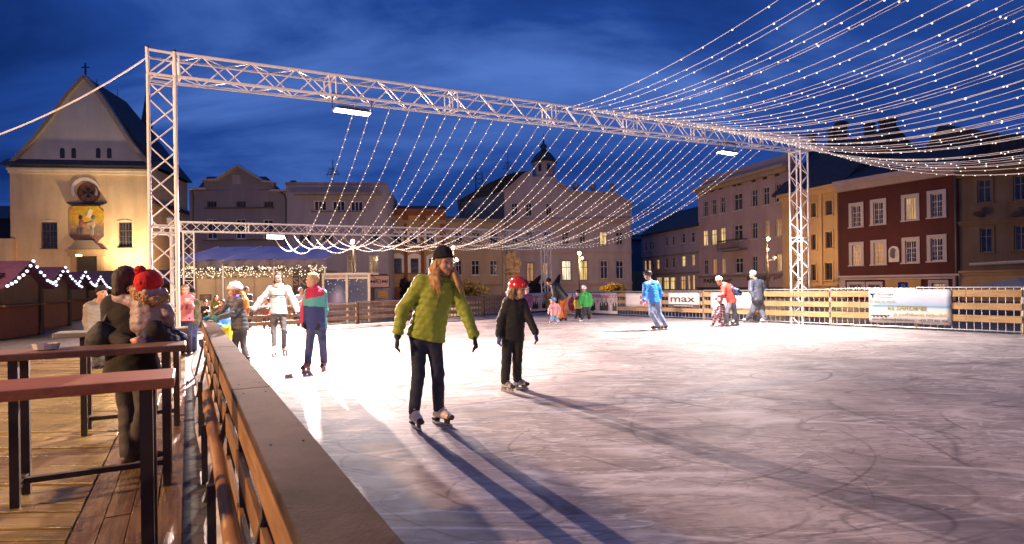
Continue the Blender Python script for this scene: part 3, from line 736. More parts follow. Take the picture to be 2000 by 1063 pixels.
for k in range(25):
    q = q0 + (q1 - q0) * k / 24; b.tube(f.P(q, z, .95), f.P(q, z + .95, .95), 0.025, n=4)
for zz in (z + .12, z + .95): b.bar(f.P(q0, zz, .95), f.P(q1, zz, .95), 0.07, 0.07)
for q in (q0, q1): b.bar(f.P(q, z + .95, 0), f.P(q, z + .95, .95), 0.07, 0.07)
b.build('railing', M_BLACKMETAL, ba)
for body, x, y, wpx, h in (('PAPÍR', 1388, 552.5, 28, 8.5), ('POTRAVINY', 1482, 549.5, 46, 9)):
    q, z = f.sz(x, y); k = f.sz(x + wpx / 2, y)[0] - f.sz(x - wpx / 2, y)[0]
    text_mesh('lettering', body, M_INK, t, f.P(q, z, 0.03), f.e, (0, 0, 1), h * 60 / F, k, thick=0.02)
for x, y, body in ((1421, 550.5, 'Blanka'), (1518, 545, 'Blanka')):
    q, z = f.sz(x, y); k = f.sz(x + 8, y)[0] - f.sz(x - 8, y)[0]
    text_mesh('lettering', body, M_INK, t, f.P(q, z, 0.03), (f.e + Vector((0, 0, .2))).normalized(), (0, 0, 1), 0.3, k, shear=0.3)
b = MB(); b.path([f.px(1529, 385, .15), f.px(1537, 400, .15), f.px(1539, 410, .15), f.px(1539, 570, .15)], 0.09); b.build('drainpipe', M_BLACKMETAL, t)

# ---- ochre house
f = Facade(1530, 54.2, 1640, 48)
t = thing('ochre_house', 'warm ochre house with plain dark windows, between the pink and the red one', 'house', f.P(f.L / 2, FLOOR, 0))
w1 = [(1552, 402, 1562, 428), (1585, 397, 1594, 424), (1613, 392, 1626, 420)]
w2 = [(1552, 462, 1562, 490), (1585, 458, 1594, 488), (1613, 453, 1626, 484.6)]
w3 = [(1552, 520, 1562, 549), (1585, 517, 1594, 548), (1612, 514, 1626, 547)]
zt = f.sz(1585, 371)[1]
wall(f, t, P_OCHRE, FLOOR, zt, holes_of(f, w1 + w2 + w3), 10)
for w in w1 + w2 + w3: window(f, t, w, style='v', frame=M_DARKFRAME, trim=0.14, trimmat=plaster('pale_ochre', (0.46, 0.30, 0.14)))
for x0, x1 in ((1602, 1607), (1570, 1575), (1632, 1638)):
    b = MB(); f.box(b, f.sz(x0, 470)[0], f.sz(x1, 470)[0], FLOOR, zt - .4, 0.1, -0.02); b.build('pilaster', plaster('pale_ochre', (0.46, 0.3, 0.14)), t)
cornice(f, t, 370, 1585, 0.6, 0.6, plaster('pale_ochre', (0.46, 0.3, 0.14))); cornice(f, t, 556, 1585, 0.25, 0.25, plaster('pale_ochre', (0.46, 0.3, 0.14)))
r = roof_part(f, t, zt, zt, 4.6, 5.0, q0=-1, q1=f.L + 1)
for x0 in (1608, 1620):
    b = MB(); a = f.px(x0, 351, -1.0); c = f.px(x0 + 17, 338, -1.9); d = f.e * 0.55
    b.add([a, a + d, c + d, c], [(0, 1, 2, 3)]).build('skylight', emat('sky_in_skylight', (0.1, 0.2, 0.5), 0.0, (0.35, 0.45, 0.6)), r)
for x, y, w in ((1637, 238, .7), (1693, 241, .6), (1722, 232, .5), (1736, 231, .5), (1622, 252, .7), (1580, 262, .6)):
    q, z = f.sz(x, y, -5.5); chimney(f, t, q, zt + 2.5, z, -5.5, w, M_BLACKMETAL)
for x, y in ((1575, 556), (1638, 556)):
    p = f.px(x, y, 0.3); MB().lathe(p, [(.16, 0), (.2, .06), (.08, .12), (.24, .35), (.3, .5), (.2, .66), (.1, .8), (.16, .9), (0.02, 1.05)], 10).build('urn', P_SAND, t, smooth=True)

# ---- red house
M_LIL = plaster('lilac_window_trim', (.40, .36, .38), .06)
f = Facade(1640, 47.6, 1876, 40)
t = thing('red_house', 'dark red three storey house with white framed windows, one brightly lit', 'house', f.P(f.L / 2, FLOOR, 0))
w1 = [(1664, 402, 1681, 443), (1706, 395, 1725, 438), (1767.5, 386, 1789, 430), (1818, 378, 1841, 424)]
w2 = [(1664.5, 479, 1681.5, 518), (1707, 475, 1726, 516.5), (1768.5, 470, 1790, 513), (1818, 465, 1842, 510)]
w3 = [(1660, 556, 1684, 572), (1697, 556, 1719, 572), (1820, 553, 1846, 572)]
zt = f.sz(1750, 342)[1]
wall(f, t, P_RED, FLOOR, zt, holes_of(f, w1 + w2 + w3), 11)
for i, w in enumerate(w1): window(f, t, w, style='g', trim=0.24, trimmat=M_LIL, lit={2: 1}.get(i), recess=0.12)
for i, w in enumerate(w2): window(f, t, w, style='g', trim=0.24, trimmat=M_LIL, lit={0: 2, 1: 2}.get(i), recess=0.12)
for i, w in enumerate(w3): window(f, t, w, style='x', trim=0.22, trimmat=M_LIL, lit={2: 1}.get(i), sill=False)
cornice(f, t, 338, 1750, 0.8, 0.7, P_PINK); cornice(f, t, 537, 1750, 0.35, 0.25, plaster('grey_pink_trim', (0.42, 0.34, 0.33)))
b = MB(); f.box(b, 0, f.sz(1659, 560)[0] - .3, FLOOR, f.sz(1650, 542)[1], 0.08, -0.02); f.box(b, f.sz(1862, 560)[0], f.L, FLOOR, f.sz(1868, 542)[1], 0.08, -0.02); b.build('corner_stone', plaster('grey_pink_trim', (0.42, 0.34, 0.33)), t)
b = MB(); f.box(b, f.sz(1730, 550)[0], f.sz(1800, 550)[0], f.sz(1765, 575)[1], f.sz(1765, 541)[1], 0.1, -0.02); b.build('entrance', P_OCHRE, t)
q0, q1, z0, z1 = rect(f, (1737, 481, 1757.5, 512)); b = MB(); n_ = 14
pts = [f.P(q0, z0, .02), f.P(q1, z0, .02)] + [f.P((q0 + q1) / 2 + (q1 - q0) / 2 * math.cos(math.pi * k / n_), z1 - .35 + .35 * math.sin(math.pi * k / n_), .02) for k in range(n_ + 1)]
pl = MB().prism(pts, f.n * 0.08).build('plaque', M_FRAME, t)
b = MB(); c = f.P((q0 + q1) / 2, (z0 + z1) / 2 + .05, .1); b.blob(c, (0.3, 0.08, 0.42), 2, jit=.15); b.blob(c + Vector((.05, -.05, .2)), (.14, .08, .14), 2); b.build('relief', P_GREY, pl)
r = roof_part(f, t, zt, zt, 2.6, 5.0)
b = MB(); b.tube(f.P(f.L - .15, FLOOR, .15), f.P(f.L - .15, zt, .15), 0.09); b.build('drainpipe', M_BLACKMETAL, t)

# ---- brown house at the edge
f = Facade(1876, 40, 2150, 34)
t = thing('brown_house', 'dim brown corner house with a pale awning rail, beside the red house', 'house', f.P(f.L / 2, FLOOR, 0))
w1 = [(1909, 351, 1935, 396), (1979, 343, 2006, 391), (2060, 335, 2088, 384)]
w2 = [(1914, 446, 1937, 493), (1981, 441, 2006, 489), (2062, 436, 2090, 486)]
zt = f.sz(1980, 318)[1]
wall(f, t, P_BROWN, FLOOR, zt, holes_of(f, w1 + w2), 11)
for w in w1 + w2: window(f, t, w, style='x', trim=0.16, trimmat=P_BROWN, frame=mat('grey_brown_frame', (0.2, 0.16, 0.13), .6))
cornice(f, t, 316, 1980, 0.6, 0.6, P_BROWN); cornice(f, t, 425, 1980, 0.3, 0.2, P_BROWN); cornice(f, t, 527, 1980, 0.3, 0.2, P_OCHRE)
b = MB(); f.box(b, 0, f.L, FLOOR, f.sz(1980, 531)[1], 0.04, -0.02); b.build('shop_front', P_OCHRE, t)
b = MB(); b.tube(f.px(1894, 517, 1.2), f.px(2060, 508, 1.2), 0.11); b.build('awning', mat('pale_awning_cloth', (0.5, 0.4, 0.33), .7), t)
for x0 in (1902, 1975, 2050):
    p = f.px(x0 + 18, 418, 0.02); b = MB(); b.blob(p, (.7, .12, .22), 2, jit=.12); b.blob(p + Vector((0, -.05, .2)), (.25, .12, .25), 2, jit=.1); b.build('stucco_relief', P_BROWN, t)
MB().prism([f.px(x, y, -4) for x, y in [(1795, 318), (1806, 292), (1822, 262), (1834, 246), (1862, 246), (1900, 252), (1950, 262), (2000, 262), (2150, 262), (2150, 318)]], f.n * -8).build('roof', M_ROOF, t)

# ---- antennas on the flat roof
for (x, y0, y1, Y, lab) in ((650, 357, 312, 59.5, 'thin television aerial standing on the flat roofed block'), (769, 408, 300, 76, 'tall thin aerial rising behind the ochre pilaster house')):
    if x == 769: x, y0, y1 = 992, 345, 300
    p0, p1 = at(x, y0 + 4, Y), at(x, y1, Y); s = thing('aerial', lab, 'aerial', p0)
    MB().tube(p0, p1, 0.05, n=5).build('mast', M_BLACKMETAL, s)
    L = (p1 - p0).length
    for k, (h, w) in enumerate(((.5, .55), (.62, .4), (.4, .7))):
        b = MB(); c = p0 + (p1 - p0) * h; b.tube(c - Vector((w, 0, 0)), c + Vector((w, .2, .1)), 0.03, n=4)
        for q in (-.8, -.3, .3, .8): b.tube(c + Vector((w * q, 0, -.2)), c + Vector((w * q, 0, .2)), 0.02, n=4)
        b.build('dipole_arm', M_BLACKMETAL, s)

# ------------------------------------------------------------------ church
f = Facade(22, 58, 299, 60)
t = thing('church', 'cream church front with steep gable, round cross window and mosaic above the door', 'church', f.P(f.L / 2, FLOOR, 0))
wch = [(80, 434, 112, 485), (231, 434, 258, 483)]
wdoor = (152, 501, 192, 545)
zc = f.sz(160, 327)[1]
wall(f, t, P_CREAM, FLOOR, zc, holes_of(f, wch), 1.2)
for w in wch: window(f, t, w, style='g', frame=mat('oak_window_frame', (0.11, 0.07, 0.035), .7), sill=True, trim=None, recess=0.2)
for w in wch:
    q0, q1, z0, z1 = rect(f, w)
    pts = [f.P(q0 + (q1 - q0) * k / 8, z1 + .12 * math.sin(math.pi * k / 8) + 0.1, 0.02) for k in range(9)] + [f.P(q1, z1, .02), f.P(q0, z1, .02)]
    MB().prism(pts, f.n * .05).build('window_arch', plaster('pale_trim', (0.66, 0.56, 0.42)), t)
P_GAB = plaster('grey_cream_render', (0.46, 0.42, 0.37), 0.12)
gp = [(18, 326), (40, 303), (70, 270), (100, 232), (135, 185), (167, 150), (195, 185), (225, 230), (255, 277), (280, 308), (302, 328)]
gable_prism(f, [(22, 326)] + [(x, y + 3) for x, y in gp[1:-1]] + [(299, 328)], P_GAB, t, 1.2)
b = MB()
for a, c in zip(gp[:-1], gp[1:]): b.bar(f.px(*a, 0.0), f.px(*c, 0.0), 0.7, 0.35, f.n.cross(f.e))
b.build('verge', mat('verge_stone', (0.3, 0.24, 0.18), .8), t)
# pent roof across the foot of the gable
MB().prism([f.P(-.5, zc, 0.7), f.P(-.5, zc + .12, 0.7), f.P(-.2, zc + .72, 0.02), f.P(-.2, zc, 0.02)], f.e * (f.L + .9)).build('pent_roof', tiles('pent_tiles', (0.05, 0.045, 0.05)), t)
cornice(f, t, 331, 160, 0.5, 0.45, plaster('pale_trim', (0.66, 0.56, 0.42)), name='cornice')
for x0, x1 in ((117, 126.5), (139.5, 148.5), (187.5, 196.5), (209, 218)):
    q0, q1, z0, z1 = rect(f, (x0, 289, x1, 309)); W = q1 - q0
    pts = [f.P(q0, z0, .015), f.P(q1, z0, .015)] + [f.P((q0 + q1) / 2 + W / 2 * math.cos(math.pi * k / 8), z1 - W / 2 + W / 2 * math.sin(math.pi * k / 8), .015) for k in range(9)]
    MB().prism(pts, f.n * -0.3).build('gable_window', M_BLACKMETAL, t)
# nave roof and side wall running back on the far side
bk = -8.5
ap, er = f.px(167, 149, -1.2), f.P(f.L + .5, zc + .2, -1.2)
el = f.P(-.5, zc + .2, -1.2)
u = f.n * bk
b = MB(); b.add([el, ap, er, el + u, ap + u, er + u], [(0, 1, 4, 3), (1, 2, 5, 4), (0, 2, 1), (3, 4, 5)]); b.build('nave_roof', M_ROOF, t)
b = MB(); f.box(b, 0.05, f.L - .05, FLOOR, zc + .1, -1.25, -9.5); b.build('nave_wall', P_CREAM, t)
f2 = Facade(299, 60.2, 372, 70)
zq = f2.sz(340, 412)[1]
b = MB(); f2.box(b, 0.0, f2.L, FLOOR, zq, 0, -1.2); b.build('side_chapel', P_CREAM, t)
MB().prism([f2.P(-.1, zq, .4), f2.P(-.1, zq + .15, .4), f2.P(-.1, zq + 1.5, -1.3), f2.P(-.1, zq, -1.3)], f2.e * (f2.L + .4)).build('chapel_roof', M_ROOF, t)
for x0, x1, y0, y1 in ((329, 338, 445, 470), (312, 318, 440, 470)):
    q0, q1, z0, z1 = rect(f2, (x0, y0, x1, y1)); b = MB(); f2.box(b, q0, q1, z0, z1, 0.03, -.1); b.build('chapel_window', M_GLASS, t)
# ridge turret
p = f.px(287, 300, -14)
b = MB(); b.lathe(p + Vector((0, 0, -2)), [(1.0, 0), (1.0, 3.2), (1.25, 3.3), (.7, 5.2), (.35, 7.4), (.12, 9.0), (.05, 10.2)], 8); b.build('ridge_turret', mat('slate_spire', (0.025, 0.025, 0.03), .6), t)
p = f.px(167, 150, -.5); b = MB(); b.bar(p, p + Vector((0, 0, 1.4)), .12, .12); b.bar(p + Vector((-.4, 0, .95)), p + Vector((.4, 0, .95)), .1, .1); b.build('roof_cross', M_BLACKMETAL, t)
for x, y0, y1 in ((189, 185, 130), (230, 230, 150), (259, 265, 245)):
    MB().tube(f.px(x, y0 + 10, -9), f.px(x, y1 + 25, -9), .04, n=4).build('lightning_rod', M_BLACKMETAL, t)
# round window with white ring, canopy, mosaic, portal
def disc(c, r, d0, d1, m, name, par, n=28, a0=0, a1=math.tau, inner=0):
    b = MB()
    if not inner:
        b.prism([f.P(c[0] + r * math.cos(a0 + (a1 - a0) * k / n), c[1] + r * math.sin(a0 + (a1 - a0) * k / n), d0) for k in range(n if a1 - a0 > 6.2 else n + 1)], f.n * (d1 - d0))
    else:
        for k in range(n):
            p = [(q, a) for a in (a0 + (a1 - a0) * k / n, a0 + (a1 - a0) * (k + 1) / n) for q in (inner, r)]
            v = [f.P(c[0] + q * math.cos(a), c[1] + q * math.sin(a), d) for d in (d0, d1) for q, a in (p[0], p[1], p[3], p[2])]
            b.box8(v)
    return b.build(name, m, par)
c = f.sz(170, 375); k_ = 59 / F
disc((c[0] - .1, c[1] + .15), 25 * k_, 0.02, 0.16, plaster('pale_ring', (0.72, 0.64, 0.55)), 'niche_ring', t, inner=19 * k_, a0=-0.5, a1=math.pi + .55)
c = f.sz(174, 377)
rw = disc(c, 19 * k_, 0.03, 0.12, mat('amber_round_glass', (0.22, 0.10, 0.04), .4, .35, 3), 'rose_window', t)
disc(c, 20 * k_, 0.03, 0.2, mat('rose_frame', (0.13, 0.06, 0.035), .6), 'rose_frame', rw, inner=17.2 * k_)
b = MB()
for k in range(4):
    a = k * math.pi / 2; r0, r1 = 1.2 * k_, 10.5 * k_
    d = [f.P(c[0] + r * math.cos(a + w), c[1] + r * math.sin(a + w), .125) for r, w in ((r0, -.6), (r1, -.45), (r1, .45), (r0, .6))]
    b.prism(d, f.n * .03)
b.build('cross_pattee', M_INK, rw)
b = MB()
for k in range(8):
    a = k * math.pi / 4 + .39; b.bar(f.P(c[0] + 11 * k_ * math.cos(a), c[1] + 11 * k_ * math.sin(a), .13), f.P(c[0] + 17 * k_ * math.cos(a), c[1] + 17 * k_ * math.sin(a), .13), .05, .03, f.n)
b.build('glazing_bar', M_INK, rw)
MB().prism([f.px(130, 395, .05), f.px(209, 395, .05), f.px(196, 400, .9), f.px(140, 400, .9)], (0, 0, -.12)).build('canopy', M_BLACKMETAL, t)
def mosaic():
    m = bpy.data.materials.new('mosaic_ground'); n_ = nt(m)
    out = node(n_, 'ShaderNodeOutputMaterial'); bs = node(n_, 'ShaderNodeBsdfPrincipled'); bs.inputs['Roughness'].default_value = .4
    tc = node(n_, 'ShaderNodeTexCoord'); v = node(n_, 'ShaderNodeTexVoronoi', Scale=4.5); lk(n_, tc.outputs['Object'], v.inputs['Vector'])
    g = node(n_, 'ShaderNodeSeparateXYZ'); lk(n_, tc.outputs['Object'], g.inputs[0])
    mr = node(n_, 'ShaderNodeMapRange'); z0, z1 = f.sz(168, 462)[1] - FLOOR, f.sz(168, 410)[1] - FLOOR
    mr.inputs['From Min'].default_value = z0; mr.inputs['From Max'].default_value = z1; lk(n_, g.outputs['Z'], mr.inputs['Value'])
    ns = node(n_, 'ShaderNodeTexNoise', Scale=1.2, Detail=3.0); lk(n_, tc.outputs['Object'], ns.inputs['Vector'])
    ad = node(n_, 'ShaderNodeMath', operation='MULTIPLY_ADD'); ad.inputs[1].default_value = .5; lk(n_, ns.outputs['Fac'], ad.inputs[0]); lk(n_, mr.outputs[0], ad.inputs[2])
    rp = node(n_, 'ShaderNodeValToRGB'); e = rp.color_ramp.elements; e[0].position = .2; e[0].color = c4((.16, .07, .05)); e[1].position = 1.15; e[1].color = c4((.62, .38, .03))
    e2 = rp.color_ramp.elements.new(.55); e2.color = c4((.3, .2, .13)); e3 = rp.color_ramp.elements.new(.8); e3.color = c4((.58, .36, .05))
    lk(n_, ad.outputs[0], rp.inputs[0])
    mx = node(n_, 'ShaderNodeMixRGB', blend_type='MULTIPLY'); mx.inputs[0].default_value = .45; lk(n_, rp.outputs[0], mx.inputs[1]); lk(n_, v.outputs['Color'], mx.inputs[2])
    lk(n_, mx.outputs[0], bs.inputs['Base Color']); lk(n_, bs.outputs[0], out.inputs[0]); return m
mo = MB().prism([f.px(x, y, .02) for x, y in [(137, 412), (145, 403), (193, 403), (203, 413), (203, 462), (194, 470), (185, 484), (155, 484), (147, 470), (137, 462)]], f.n * .1).build('mosaic', mosaic(), t)
def figure(x, y, s, cols, lean):
    b = MB()
    for (dx, dy, rx, rz, m) in ((0, -15, 4.2, 4.6, 0), (lean * .5, -3, 5.5, 9, 1), (lean, 10, 4.5, 9, 2), (-lean * .5 - 3, 12, 3, 8, 2)):
        p = f.px(x + dx * s, y + dy * s, .12); b.blob(p, (rx * s * k_, .06, rz * s * k_), 2, m, .05)
    b.bar(f.px(x + lean * .3, y - 5, .14), f.px(x + 12 * (1 if lean >= 0 else -1), y - 2, .14), .16, .1, f.n, 1)
    b.build('mosaic_figure', cols, mo)
figure(157, 440, 1.0, [mat('mosaic_dark', (.05, .03, .03), .5), mat('mosaic_rust', (.28, .1, .07), .5), mat('mosaic_brown', (.1, .07, .07), .5)], 2)
figure(182, 440, 1.0, [mat('mosaic_olive', (.16, .14, .08), .5), mat('mosaic_flesh', (.4, .3, .2), .5), mat('mosaic_grey', (.22, .2, .17), .5)], -3)
b = MB(); b.bar(f.px(172, 425, .13), f.px(178, 409, .13), .35, .05, f.n); b.build('mosaic_ray', mat('mosaic_pale', (.6, .55, .4), .5), mo)
MB().prism([f.px(137, 487, .03), f.px(203, 487, .03), f.px(186, 470, .03), f.px(155, 470, .03)], f.n * .5).build('pediment', plaster('stone_pediment', (.2, .15, .11)), t)
b = MB(); q0, q1, z0, z1 = rect(f, wdoor); tz = .9
f.box(b, q0 - .5, q0 - .02, FLOOR, z1, .3, -.02); f.box(b, q1 + .02, q1 + .5, FLOOR, z1, .3, -.02); f.box(b, q0 - .7, q1 + .7, z1 + .02, z1 + .5, .4, -.02); f.box(b, q0 - .9, q1 + .9, z1 + .5, z1 + .68, .55, -.02)
b.build('portal', plaster('portal_stone', (.4, .27, .14)), t)
b = MB(); f.box(b, q0, q1, FLOOR, z1, .06, -.02); b.build('door', mat('dark_oak_door', (.03, .02, .014), .6), t)
p = f.px(154, 499, .7); MB().box(p - Vector((.25, .1, .1)), p + Vector((.25, .1, .1))).build('wall_lamp', emat('lamp_glow', (1, .75, .4), 3), t)

# low wall and dark neighbour left of the church
f = Facade(-60, 57, 24, 57.5)
t = thing('churchyard_wall', 'long cream boundary wall adjoining the church front', 'wall', f.P(f.L / 2, FLOOR, 0))
b = MB(); f.box(b, 0, f.L, FLOOR, f.sz(10, 466)[1], 0, -.6); b.build('masonry', P_CREAM, t)
f = Facade(-120, 75, 40, 75)
t = thing('dark_house', 'unlit dark house behind the churchyard wall', 'house', f.P(f.L / 2, FLOOR, 0))
b = MB(); f.box(b, 0, f.L, FLOOR, f.sz(0, 430)[1], 0, -8); b.build('wall', plaster('black_render', (.03, .03, .032)), t)
roof_part(f, t, f.sz(0, 430)[1], f.sz(0, 430)[1], 2.2, 4)
# ------------------------------------------------------------------ market stalls on the left
M_STALLROOF = mat('plum_stall_roof', (0.10, 0.035, 0.075), 0.7, 0.25, 3, wave=(3.0, 0.4, 'X', 0.3))
M_STALLWOOD = wood('brown_stall_boards', (0.07, 0.035, 0.02), (0.14, 0.075, 0.04), axis=2, rough=.7)
M_STALLPANEL = wood('red_brown_stall_panel', (0.12, 0.035, 0.018), (0.2, 0.06, 0.03), axis=2, rough=.7)
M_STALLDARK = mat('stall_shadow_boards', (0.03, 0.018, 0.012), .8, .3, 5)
M_STAR = emat('cool_star_led', (0.75, 0.78, 1.0), 2.6)
star_b = MB()
for k in range(4):
    a = k * math.pi / 4; star_b.obox((0, 0, 0), Vector((0, math.cos(a), math.sin(a))) * .045, (.012, 0, 0), Vector((0, -math.sin(a), math.cos(a))) * .011)
star_src = None
APZ = 2.35; HUTL = ['frontmost', 'second', 'third', 'fourth']
for i, (px, Y, half) in enumerate(((66, 19.6, 1.5), (128, 24.6, 1.45), (167, 30.5, 1.45), (197, 38.5, 1.5))):
    py_ap = (512, 523.5, 533, 541)[i]
    A = at(px, py_ap, Y)
    al = Vector((-.26, .966, 0)); out = Vector((.966, .26, 0)); A = A - out * .33   # gables face the rink
    t = thing('market_stall', f'{HUTL[i]} closed wooden stall of the row by the church, plum roof with white star lights', 'market stall', (A.x, A.y, FLOOR), 'wooden stalls in a row by the church')
    zt = A.z; ze = zt - .78
    depth = 2.6
    Wb = half - .12
    # walls
    b = MB(); c = Vector((A.x, A.y, 0)) - out * (depth / 2 + .15)
    zc_ = (FLOOR + ze) / 2
    b.obox((c.x, c.y, zc_), al * Wb, out * depth / 2, (0, 0, (ze - FLOOR) / 2)); b.build('wall', M_STALLWOOD, t)
    b = MB(); p = Vector((A.x, A.y, 0)) - out * .15
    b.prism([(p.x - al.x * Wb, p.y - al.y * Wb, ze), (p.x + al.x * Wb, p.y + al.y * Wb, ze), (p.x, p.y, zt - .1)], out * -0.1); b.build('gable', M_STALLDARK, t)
    for s in (-1, 1):
        b = MB(); r = Vector((A.x, A.y, zt)) + out * .25; e = Vector((A.x, A.y, ze - .12)) + al * s * (half + .1) + out * .25
        nrm = (e - r).cross(out).normalized() * .05
        L_ = out * -(depth + .6)
        b.box8([r, e, e + L_, r + L_, r + nrm * (1 if nrm.z > 0 else -1), e + nrm * (1 if nrm.z > 0 else -1), e + L_ + nrm * (1 if nrm.z > 0 else -1), r + L_ + nrm * (1 if nrm.z > 0 else -1)])
        b.build('roof_slope', M_STALLROOF, t)
    fr0 = Vector((A.x, A.y, 0)) - out * .13
    b = MB(); c = fr0 + out * .02; b.obox((c.x, c.y, FLOOR + .55), al * (Wb - .16), out * .02, (0, 0, .5)); b.build('counter_panel', M_STALLPANEL, t)
    b = MB(); b.obox((c.x, c.y, FLOOR + 1.62), al * (Wb - .16), out * .02, (0, 0, .5)); b.build('shutter', M_STALLWOOD, t)
    b = MB(); c2 = fr0 + out * .12; b.obox((c2.x, c2.y, FLOOR + 1.08), al * (Wb - .1), out * .14, (0, 0, .03)); b.build('counter', M_STALLWOOD, t)
    for s in (-1, 1):
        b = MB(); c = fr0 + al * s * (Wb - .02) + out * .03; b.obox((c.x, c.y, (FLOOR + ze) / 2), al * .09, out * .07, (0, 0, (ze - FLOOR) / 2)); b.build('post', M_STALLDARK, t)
    # garland of star lights down both verges
    g = thing('star_garland', f'white star light garland along the gable of the {HUTL[i]} stall', 'light garland', (A.x, A.y, zt), 'star light garlands on the stalls')
    b = MB(); pts = []
    for k in range(-14, 15):
        s = k / 14; drop = abs(s) * .80 + .16 * math.sin(math.pi * abs(s)); pts.append(Vector((A.x, A.y, zt + .02 - drop)) + al * s * (half + .15) + out * .3)
    b.path(pts, .008, 4); b.build('cable', M_BLACKMETAL, g)
    n = 15
    for k in range(n):
        s = -1 + 2 * (k + .5) / n + random.uniform(-.015, .015)
        drop = abs(s) * .80 + .16 * math.sin(math.pi * abs(s))
        p = Vector((0, 0, .02 - drop + random.uniform(-.04, .04))) + al * s * (half + .15) + out * .33
        if star_src is None:
            star_src = star_b.build('star', M_STAR, g); o = star_src
            for v in o.data.vertices: v.co = v.co + Vector((0, 0, 0))
            # undo the origin shift done by build so that the star is centred on itself
            for v in o.data.vertices: v.co += ORG[g.name]
        else: o = copy_part(star_src, g)
        o.location = p; o.rotation_euler = (random.uniform(-.4, .4), random.uniform(-.3, .3), -.9 + random.uniform(-.5, .5))
        o.scale = (1, 1, 1) if i < 2 else (1.2,) * 3
# long tiled shed behind the stalls
f = Facade(120, 50, 322, 50)
t = thing('tiled_shed', 'long low shed with a purplish tiled roof in front of the church door', 'shed', f.P(f.L / 2, FLOOR, 0))
b = MB(); f.box(b, 0, f.L, FLOOR, f.sz(220, 556)[1], 0, -3); b.build('wall', M_STALLWOOD, t)
MB().prism([f.P(-.3, f.sz(220, 557)[1], .5), f.P(-.3, f.sz(220, 527)[1], -2.6), f.P(-.3, f.sz(220, 557)[1], -5.6)], f.e * (f.L + .6)).build('roof', tiles('plum_tiles', (0.16, 0.075, 0.09), 4, .6, .6), t)

# ------------------------------------------------------------------ cafe tent and container behind the rink
f = Facade(372, 28, 657, 28)
t = thing('cafe_tent', 'big blue canvas awning with a fringe of small lights over the cafe hut', 'tent', f.P(f.L / 2, FLOOR, 0))
M_TARP = mat('blue_tarpaulin', (0.36, 0.37, 0.58), .65, .15, .7, bump=.2, bscale=3)
M_TARPG = mat('grey_valance', (0.14, 0.13, 0.16), .6, .3, 2, bump=.5, bscale=6)
b = MB(); n = 24; zr, zf = f.sz(515, 474)[1], f.sz(515, 511)[1]
rows = 8; vs = []
for j in range(rows + 1):
    for k in range(n + 1):
        q = f.L * k / n; s = j / rows; d = 1.6 - 4.2 * s
        z = zf + (zr - zf) * (s ** .9) + .05 * math.sin(k * 1.3 + j) * (1 - s) + random.uniform(-.02, .02)
        vs.append(f.P(q, z, d))
b.add(vs, [(j * (n + 1) + k, j * (n + 1) + k + 1, (j + 1) * (n + 1) + k + 1, (j + 1) * (n + 1) + k) for j in range(rows) for k in range(n)])
b.build('roof_sheet', M_TARP, t, smooth=True)
b = MB(); n = 60; vs = []; z1 = f.sz(515, 523)[1]
for j in range(4):
    for k in range(n + 1):
        q = f.L * k / n; z = zf + (z1 - zf) * j / 3 + (.05 * math.sin(k * .9 + 1) if j == 3 else 0); vs.append(f.P(q, z, 1.6 + (.07 * math.sin(k * 1.1 + j * .8) if j else 0)))
b.add(vs, [(j * (n + 1) + k, j * (n + 1) + k + 1, (j + 1) * (n + 1) + k + 1, (j + 1) * (n + 1) + k) for j in range(3) for k in range(n)])
b.build('valance', M_TARPG, t, smooth=True)
for q in (0.05, f.L * .33, f.L * .66, f.L - .05):
    b = MB(); b.tube(f.P(q, FLOOR, 1.5), f.P(q, zf, 1.5), .04); b.tube(f.P(q, zf, 1.5), f.P(q, zr, -2.6), .035); b.build('pole', M_ALU, t)
lg = thing('fairy_light_fringe', 'dense warm fringe of tiny bulbs hanging under the blue awning', 'fairy lights', f.P(f.L / 2, zf, 1.5))
b = MB(); random.seed(3)
for k in range(520):
    q = random.uniform(0, f.L); z = z1 + .04 - random.random() ** 1.3 * .52; d = 1.45 + random.uniform(-.25, .15)
    b.blob(f.P(q, z, d), .022, 1)
o = b.build('bulb_cluster', emat('warm_fairy_bulb', (1, .78, .5), 2.2), lg); o['kind'] = 'stuff'
b = MB()
for k in range(46):
    q = f.L * (k + .5) / 46; b.path([f.P(q + random.uniform(-.1, .1), z1 + .1 - j * .13, 1.45 + random.uniform(-.1, .1)) for j in range(5)], .012, 3)
for j in range(4): b.path([f.P(f.L * k / 40, z1 - .02 - j * .13 + .04 * math.sin(k * .8 + j), 1.43) for k in range(41)], .014, 4)
o = b.build('cable', mat('fringe_cable', (.25, .2, .13), .6), lg)
# beige hut
f = Facade(384, 27, 572, 27)
t = thing('cafe_hut', 'beige cafe hut wall with a small framed picture, under the awning', 'kiosk', f.P(f.L / 2, FLOOR, 0))
M_BEIGE = mat('beige_panel', (0.45, 0.36, 0.26), .6, .08, 2)
b = MB(); f.box(b, 0, f.L, FLOOR, f.sz(480, 531)[1], 0, -2.4); b.build('wall', M_BEIGE, t)
b = MB()
for q in [f.L * k / 5 for k in range(6)]: f.box(b, q - .02, q + .02, FLOOR, f.sz(480, 540)[1], .02, -.01)
f.box(b, 0, f.L, f.sz(480, 542)[1], f.sz(480, 540)[1], .05, -.02); b.build('panel_batten', mat('beige_trim', (.36, .28, .2), .6), t)
q0, q1, z0, z1_ = rect(f, (391, 575, 413, 587)); b = MB(); f.box(b, q0, q1, z0, z1_, .05, -.02); pc = b.build('picture_frame', M_DARKFRAME, t)
b = MB(); f.box(b, q0 + .05, q1 - .05, z0 + .05, z1_ - .05, .06, -.01); b.build('picture', mat('brown_picture', (.25, .17, .11), .5, .7, 3), pc)
